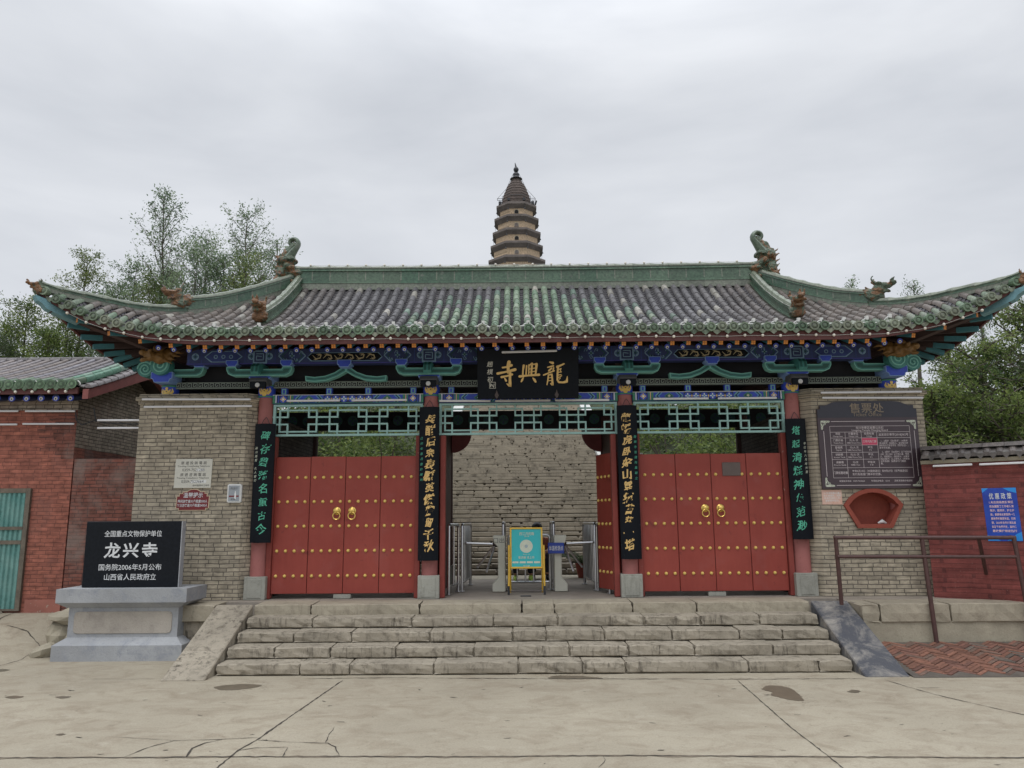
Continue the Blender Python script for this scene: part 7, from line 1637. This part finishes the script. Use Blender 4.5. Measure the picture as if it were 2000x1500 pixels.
# the side corners of each eave lie in the axis plane: their top edge in the picture
ey = [408, 433.5, 460.5, 487, 515]; ew = [38.6, 42.7, 46.3, 50.4, 54.8]; ww = [31.4, 35.6, 39.6, 43.8, 48.0]
tops = [pz(y) for y in ey]; ews = [pw(a, y) for a, y in zip(ew, ey)]; wws = [pw(a, y) for a, y in zip(ww, ey)]
dzs = tops[3] - tops[4]
for k in range(5, 13): tops.append(tops[-1] - dzs * 1.03); ews.append(ews[-1] + .26); wws.append(wws[-1] + .26)
eh = .74
for k in range(13):
    T = tops[k]; r1, rw = ews[k], wws[k]; mb = MB(); n = 6
    pr = [(rw, T - eh)]
    for i in range(n): q = (i + 1) / n; pr += [(rw + (r1 - rw) * q, T - eh + (eh - .22) * i / n), (rw + (r1 - rw) * q, T - eh + (eh - .22) * (i + 1) / n - .02)]
    pr += [(r1, T - .05), (r1 - .1, T)]
    up = wws[k - 1] if k else ews[0] - .6
    for i in range(3): q = (i + 1) / 3; pr += [(r1 - .1 + (up - r1 + .1) * q, T + .22 * i / 3), (r1 - .1 + (up - r1 + .1) * q, T + .22 * (i + 1) / 3)]
    e = obj('eave', mb if not octs(mb, pr) else mb, m_pagdark, pag)
    zb_ = (tops[k + 1] + .15) if k < 12 else 8
    mb = MB(); octs(mb, [(rw + .02, zb_), (rw, T - eh + .01)]); wl_ = obj('storey_wall', mb, m_pagbrick, pag)
    # arched opening in the front face and its neighbours
    for a in (0, 1, -1):
        ang = -math.pi / 2 + a * math.pi / 4; d = Vector((math.cos(ang), math.sin(ang), 0)); s_ = Vector((-d.y, d.x, 0)); hgt = .42; wd = .22; zc = zb_ + .12
        if a == 0 or k % 2 == 0 and a == 2:
            for nm, o_, sc_, mt in (('window', .03, 1.0, m_pagdark if k % 2 else m_hole), ('window_surround', .022, 1.28, m_cem)):
                pts = [(-wd * sc_, 0), (wd * sc_, 0), (wd * sc_, hgt * .5)] + [(wd * sc_ * math.cos(q) ** .8 if math.cos(q) > 0 else -wd * sc_ * (-math.cos(q)) ** .8, hgt * .5 + (hgt * .55 * sc_) * math.sin(q)) for q in [math.pi * i / 8 for i in range(1, 8)]] + [(-wd * sc_, hgt * .5)]
                c_ = Vector((PX, YPG, zc)) + d * (rw + .02); v = [c_ + s_ * a_ + Vector((0, 0, b_)) + d * o_ for a_, b_ in pts] + [c_ + s_ * a_ + Vector((0, 0, b_)) - d * .1 for a_, b_ in pts]; n2 = len(pts); mb = MB(); mb.add(v, [tuple(range(n2))] + [(i, (i + 1) % n2, n2 + (i + 1) % n2, n2 + i) for i in range(n2)]); obj(nm, mb, mt, wl_)
    if k < 6:
        for j in range(8):
            q = octring(r1 - .05, T - .25)[j]; mb = MB(); mb.tube([q, (q[0], q[1], q[2] - .5)], .015, 4); mb.lathe([(.03, .18), (.07, .1), (.1, 0)], (q[0], q[1], q[2] - .72), 8); obj('wind_bell', mb, m_iron, e)
# spire
zt0 = tops[0] + .2; zc1 = pz(350); mb = MB(); prof = [(pw(30, 405), zt0 - .1)]
N = 9
for i in range(N):
    u0, u1 = i / N, (i + 1) / N; f = lambda u: float(np.interp(u, [0, .35, .7, .9, 1], [pw(28.5, 400), pw(24.5, 383), pw(16.5, 366), pw(10, 356), pw(6.0, 350)])); z0, z1 = zt0 + (zc1 - zt0) * u0, zt0 + (zc1 - zt0) * u1
    prof += [(f(u0), z0), (f(u1) + .02, z1 - .03), (f(u1) + .06, z1 - .02), (f(u1) + .06, z1)]
octs(mb, prof); obj('spire', mb, m_pagspire, pag)
mb = MB(); z1, z2 = pz(342), pz(331.5); mb.ball((PX, YPG, z1), pw(6.2, 342), 0, 16); mb.ball((PX, YPG, z2), pw(5.2, 331), 0, 16, (1, 1, 1.1)); mb.tube([(PX, YPG, z1), (PX, YPG, z2)], .12, 8); mb.tube([(PX, YPG, z2 + .2), (PX - .02, YPG, pz(326)), (PX - .12, YPG, pz(318))], [.2, .12, .03], 8); mb.lathe([(.75, 0), (.45, .15), (.4, .3), (.3, .4)], (PX, YPG, zc1), 12); obj('gourd_finial', mb, m_iron, pag, smooth=True)
# light frames and lamps fixed round the spire foot
mb = MB(); z0 = pz(391)
for sg in (-1, 1):
    x0, x1 = PX + sg * pw(26, 391), PX + sg * pw(37, 391)
    for z in (z0, z0 + .22): mb.tube([(x0, YPG, z), (x1, YPG, z)], .03, 5)
    mb.tube([(x1, YPG, z0), (x1, YPG, z0 + .22)], .03, 5); mb.tube([(x1, YPG, z0 + .2), (PX + sg * pw(19, 370), YPG, pz(368)), (PX + sg * pw(5, 340), YPG, pz(338))], .02, 4); mb.tube([(PX + sg * pw(36, 400), YPG, tops[0]), (PX + sg * pw(32, 395), YPG, z0)], .025, 4); mb.tube([(PX + sg * pw(27, 400), YPG - 1.2, tops[0]), (PX + sg * pw(27, 400), YPG - 1.2, z0)], .025, 4)
    mb.box(PX + sg * 1.9 - .18, PX + sg * 1.9 + .18, YPG - 1.3, YPG - 1, tops[0] + .05, tops[0] + .4); mb.box(PX + sg * .9 - .15, PX + sg * .9 + .15, YPG - 2.1, YPG - 1.8, tops[0] + .2, tops[0] + .5)
mb.tube([(PX - 1.1, YPG - 2.0, z0 - .2), (PX + 1.1, YPG - 2.0, z0 - .2)], .03, 5); mb.tube([(PX + 2.2, YPG - .9, tops[0] + .1), (PX + 2.35, YPG - .9, tops[0] + .6)], .12, 6)
obj('lamp_frame', mb, m_iron, pag)
# ================================================================== TREES
def build_tree(name, label, x, y, z, H, seed, lean=0, spread=.3, start=.25, nl=26, leaf=.09, per=40, mat=None, droop=0., r0=.12, clump=.25, group=None, up=.65, sub=9, tipl=.5, dens=1., lw=.2):
    rg = random.Random(seed); t = thing(name, label, 'tree', (x, y, z), group); tm = MB(); lm = MB()
    base = Vector((x, y, z)); top = base + Vector((lean, rg.uniform(-.3, .3), H)); n = 9; tr = []
    for i in range(n + 1): u = i / n; tr.append(base.lerp(top, u) + Vector((rg.gauss(0, .05), rg.gauss(0, .05), 0)) * H * .1 * math.sin(u * 3))
    tm.tube(tr, [r0 * (1 - .93 * i / n) + .004 for i in range(n + 1)], 7)
    def pt(u): i = min(n - 1, int(u * n)); return tr[i].lerp(tr[i + 1], u * n - i)
    def leaves(p, d, k, rad):
        for _ in range(k):
            o_ = Vector((rg.gauss(0, 1), rg.gauss(0, 1), rg.gauss(0, .9))) * rad * .5; q = p + o_
            u = (d * .6 + Vector((rg.gauss(0, .7), rg.gauss(0, .7), rg.gauss(0, .6) - droop))).normalized(); w_ = u.cross(Vector((rg.gauss(0, 1), rg.gauss(0, 1), rg.gauss(0, 1)))).normalized(); s_ = leaf * rg.uniform(.6, 1.3)
            c_ = max(0, min(1, rg.gauss(.42, .2) + shade)); lm.add([q, q + u * s_ * .5 + w_ * s_ * lw, q + u * s_, q + u * s_ * .5 - w_ * s_ * lw], [(0, 1, 2, 3)], 0, (c_,) * 3)
    for k in range(nl):
        u = start + (1 - start) * ((k + rg.random()) / nl); b = pt(min(.985, u)); az = k * 2.4 + rg.uniform(-.5, .5); L = H * spread * (1.08 - u) ** .5 * rg.uniform(.6, 1.2)
        d = Vector((math.cos(az), math.sin(az), up * rg.uniform(.6, 1.4))).normalized(); q = [b]; m_ = 5
        for i in range(m_): d = (d + Vector((rg.gauss(0, .13), rg.gauss(0, .13), .07 - droop * .25 + rg.gauss(0, .08)))).normalized(); q.append(q[-1] + d * L / m_)
        rb = max(.006, r0 * .38 * (1 - u * .7)); tm.tube(q, [rb * (1 - .85 * i / m_) + .002 for i in range(m_ + 1)], 5); shade = rg.uniform(-.35, .38)
        for s2 in range(sub):
            i = rg.randint(1, m_); p0 = q[i]; d2 = (d * .5 + Vector((rg.gauss(0, .7), rg.gauss(0, .7), rg.gauss(.25, .45) - droop))).normalized(); l2 = L * rg.uniform(.25, .5) * tipl * 2; q2 = [p0, p0 + d2 * l2 * .5, p0 + d2 * l2 + Vector((0, 0, -droop * l2 * .6))]
            tm.tube(q2, [rb * .4, rb * .25, .002], 4, 0, False); kk = int(per * dens / sub * (1.15 - .55 * u))
            for e in range(3): leaves(q2[0].lerp(q2[2], (e + .7) / 3), d2, max(1, kk // 3 + (rg.random() < (kk % 3) / 3)), clump * (1.2 - .5 * u))
        leaves(q[-1], d, max(2, per // 8), clump * .6)
    shade = 0; leaves(tr[-1], Vector((0, 0, 1)), max(2, per // 6), clump * .5)
    obj('trunk', tm, m_bark, t); obj('crown', lm, mat, t); return t
def zat(x, y): return zb(x, y) if y > 4.6 else .3
GT = 'slender trees behind the left roof wing'
def tree_at(px, py, Y, label, seed, **k):
    p = at(px, py, Y); z = zat(p.x, Y) - .2; return build_tree('slender_tree', label, p.x, Y, z, p.z - z, seed, group=GT, **k)
tree_at(345, 392, 13, 'tallest slender tree with a bare feathery top, left of the ridge dragon', 1, spread=.24, start=.3, nl=40, leaf=.09, per=125, mat=m_leafL, clump=.27, lean=-.35, up=1.25, r0=.075)
tree_at(478, 418, 13.5, 'slender tree with a pointed top just left of the ridge dragon', 2, spread=.25, start=.3, nl=38, leaf=.09, per=125, mat=m_leafL, clump=.27, up=1.2, r0=.075)
tree_at(408, 470, 14.5, 'lower slender tree between the two tallest ones', 3, spread=.27, start=.3, nl=34, leaf=.09, per=125, mat=m_leafL, clump=.4, up=.9, r0=.065)
tree_at(440, 505, 12.5, 'leafy low tree in front of the two tallest slender trees', 41, spread=.3, start=.25, nl=36, leaf=.09, per=170, mat=m_leafL, clump=.28, up=.8, r0=.065)
tree_at(300, 555, 12.5, 'low yellow green tree behind the left hip ridge beast', 42, spread=.3, start=.25, nl=34, leaf=.09, per=170, mat=m_leafY, clump=.28, up=.7, r0=.065)
tree_at(510, 500, 16, 'leafy tree filling the gap left of the ridge dragon', 43, spread=.26, start=.25, nl=34, leaf=.09, per=150, mat=m_leafL, clump=.28, up=.8, r0=.065)
for px_, py_, Y_, sd_, mm_, lb_ in ((390, 500, 12, 51, m_leafL, 'full leafy tree behind the left hip ridge, below the tallest treetop'), (475, 520, 12, 52, m_leafY, 'full yellow green tree beside the ridge dragon, lowest of the row'), (225, 575, 12.5, 53, m_leafL, 'low full tree rising just over the left roof wing'), (15, 640, 11.5, 54, m_leafR, 'low leafy tree at the left picture edge beside the conifer'), (105, 660, 11, 55, m_leafR, 'low dark tree directly above the brick house roof')):
    tree_at(px_, py_, Y_, lb_, sd_, spread=.33, start=.2, nl=40, leaf=.09, per=170, mat=mm_, clump=.3, up=.7, r0=.06)
tree_at(545, 478, 15, 'thin tree peeping past the ridge dragon', 4, spread=.22, start=.3, nl=26, leaf=.09, per=90, mat=m_leafL, clump=.35, up=1, r0=.06)
tree_at(168, 508, 14, 'bushy tree with yellow green leaves above the left roof tip', 5, spread=.28, start=.3, nl=34, leaf=.09, per=190, mat=m_leafY, clump=.27, up=.8, r0=.065)
tree_at(262, 520, 15, 'wide loose tree above the left roof wing', 6, spread=.30, start=.3, nl=34, leaf=.09, per=160, mat=m_leafL, clump=.27, up=.7, r0=.07)
tree_at(335, 535, 16, 'low leafy tree just above the left hip ridge', 7, spread=.24, start=.3, nl=30, leaf=.09, per=160, mat=m_leafL, clump=.27, up=.7, r0=.065)
tree_at(60, 596, 12.5, 'spreading dark tree at the left picture edge, behind the brick house roof', 8, spread=.32, start=.25, nl=36, leaf=.085, per=200, mat=m_leafR, clump=.27, up=.5, r0=.075)
tree_at(135, 618, 12, 'dark leafy tree under the left roof tip', 9, spread=.30, start=.25, nl=34, leaf=.085, per=200, mat=m_leafR, clump=.27, up=.45, r0=.07)
tree_at(205, 625, 13, 'dark leafy tree behind the teal rafters of the left wing', 10, spread=.27, start=.3, nl=26, leaf=.085, per=150, mat=m_leafR, clump=.27, up=.5, r0=.065)
p = at(-10, 655, 9); build_tree('conifer', 'dense dark conifer at the far left behind the brick house roof', p.x, 9, zat(p.x, 9), p.z - zat(p.x, 9), 11, spread=.30, start=.1, nl=46, leaf=.06, per=320, mat=m_leafD, clump=.32, up=-.05, r0=.07)
# right-hand trees
GR = 'dense trees behind the right pier'
def big(px, py, Y, label, seed, **k):
    p = at(px, py, Y); z = .6; a = dict(spread=.36, start=.15, nl=64, leaf=.09, per=270, mat=m_leafR, clump=.22, lw=.18, up=.35, r0=.2, droop=.12, sub=10); a.update(k); return build_tree('leafy_tree', label, p.x, Y, z, p.z - z, seed, group=GR, **a)
big(2010, 590, 6.5, 'large drooping tree at the right picture edge, under the right roof tip', 20)
big(1900, 690, 5.8, 'rounded mid green tree above the crimson wall', 21, spread=.42)
big(1830, 760, 4.8, 'smaller tree beside the ticket pier under the teal rafters', 22, spread=.36, nl=44)
big(2080, 660, 4.6, 'dark tree at the far right edge above the crimson wall', 23, mat=m_leafD, spread=.42)
big(1960, 790, 4.2, 'low bushy tree just above the crimson wall coping', 24, spread=.5, nl=44)
for px, py, sd, lab in ((1663, 556, 30, 'wispy treetop above the right roof wing beside the ridge beast'), (1775, 562, 31, 'wispy treetop above the right roof wing near the hip'), (1905, 600, 32, 'wispy pale tree rising behind the right roof tip')):
    p = at(px, py, 14); z = zat(p.x, 14); build_tree('slender_tree', lab, p.x, 14, z, p.z - z, sd, spread=.2, start=.45, nl=22, leaf=.08, per=60, mat=m_leafL, clump=.25, up=1, r0=.09, group='wispy trees behind the right roof wing')

big(1850, 690, 8.5, 'airy tree seen between the ticket pier and the right roof tip', 25, spread=.34, nl=50, per=240)
for i, (x, y, h, lab) in enumerate(((-3.6, 10.5, 3.0, 'bank tree behind the left lattice, nearest the hill stair'), (-5.4, 11.5, 3.0, 'bank tree behind the middle of the left lattice'), (-7.2, 12.5, 3.2, 'bank tree behind the left lattice, farthest from the stair'), (3.7, 10.5, 3.0, 'bank tree behind the right lattice, nearest the hill stair'), (5.6, 11.5, 3.0, 'bank tree behind the middle of the right lattice'), (7.4, 12.5, 3.2, 'bank tree behind the right lattice, farthest from the stair'))):
    build_tree('bank_tree', lab, x, y, zb(x, y) - .1, h, 60 + i, spread=.42, start=.1, nl=30, leaf=.09, per=150, mat=m_leafR, clump=.4, up=.4, r0=.06, group='trees on the bank behind the gate')
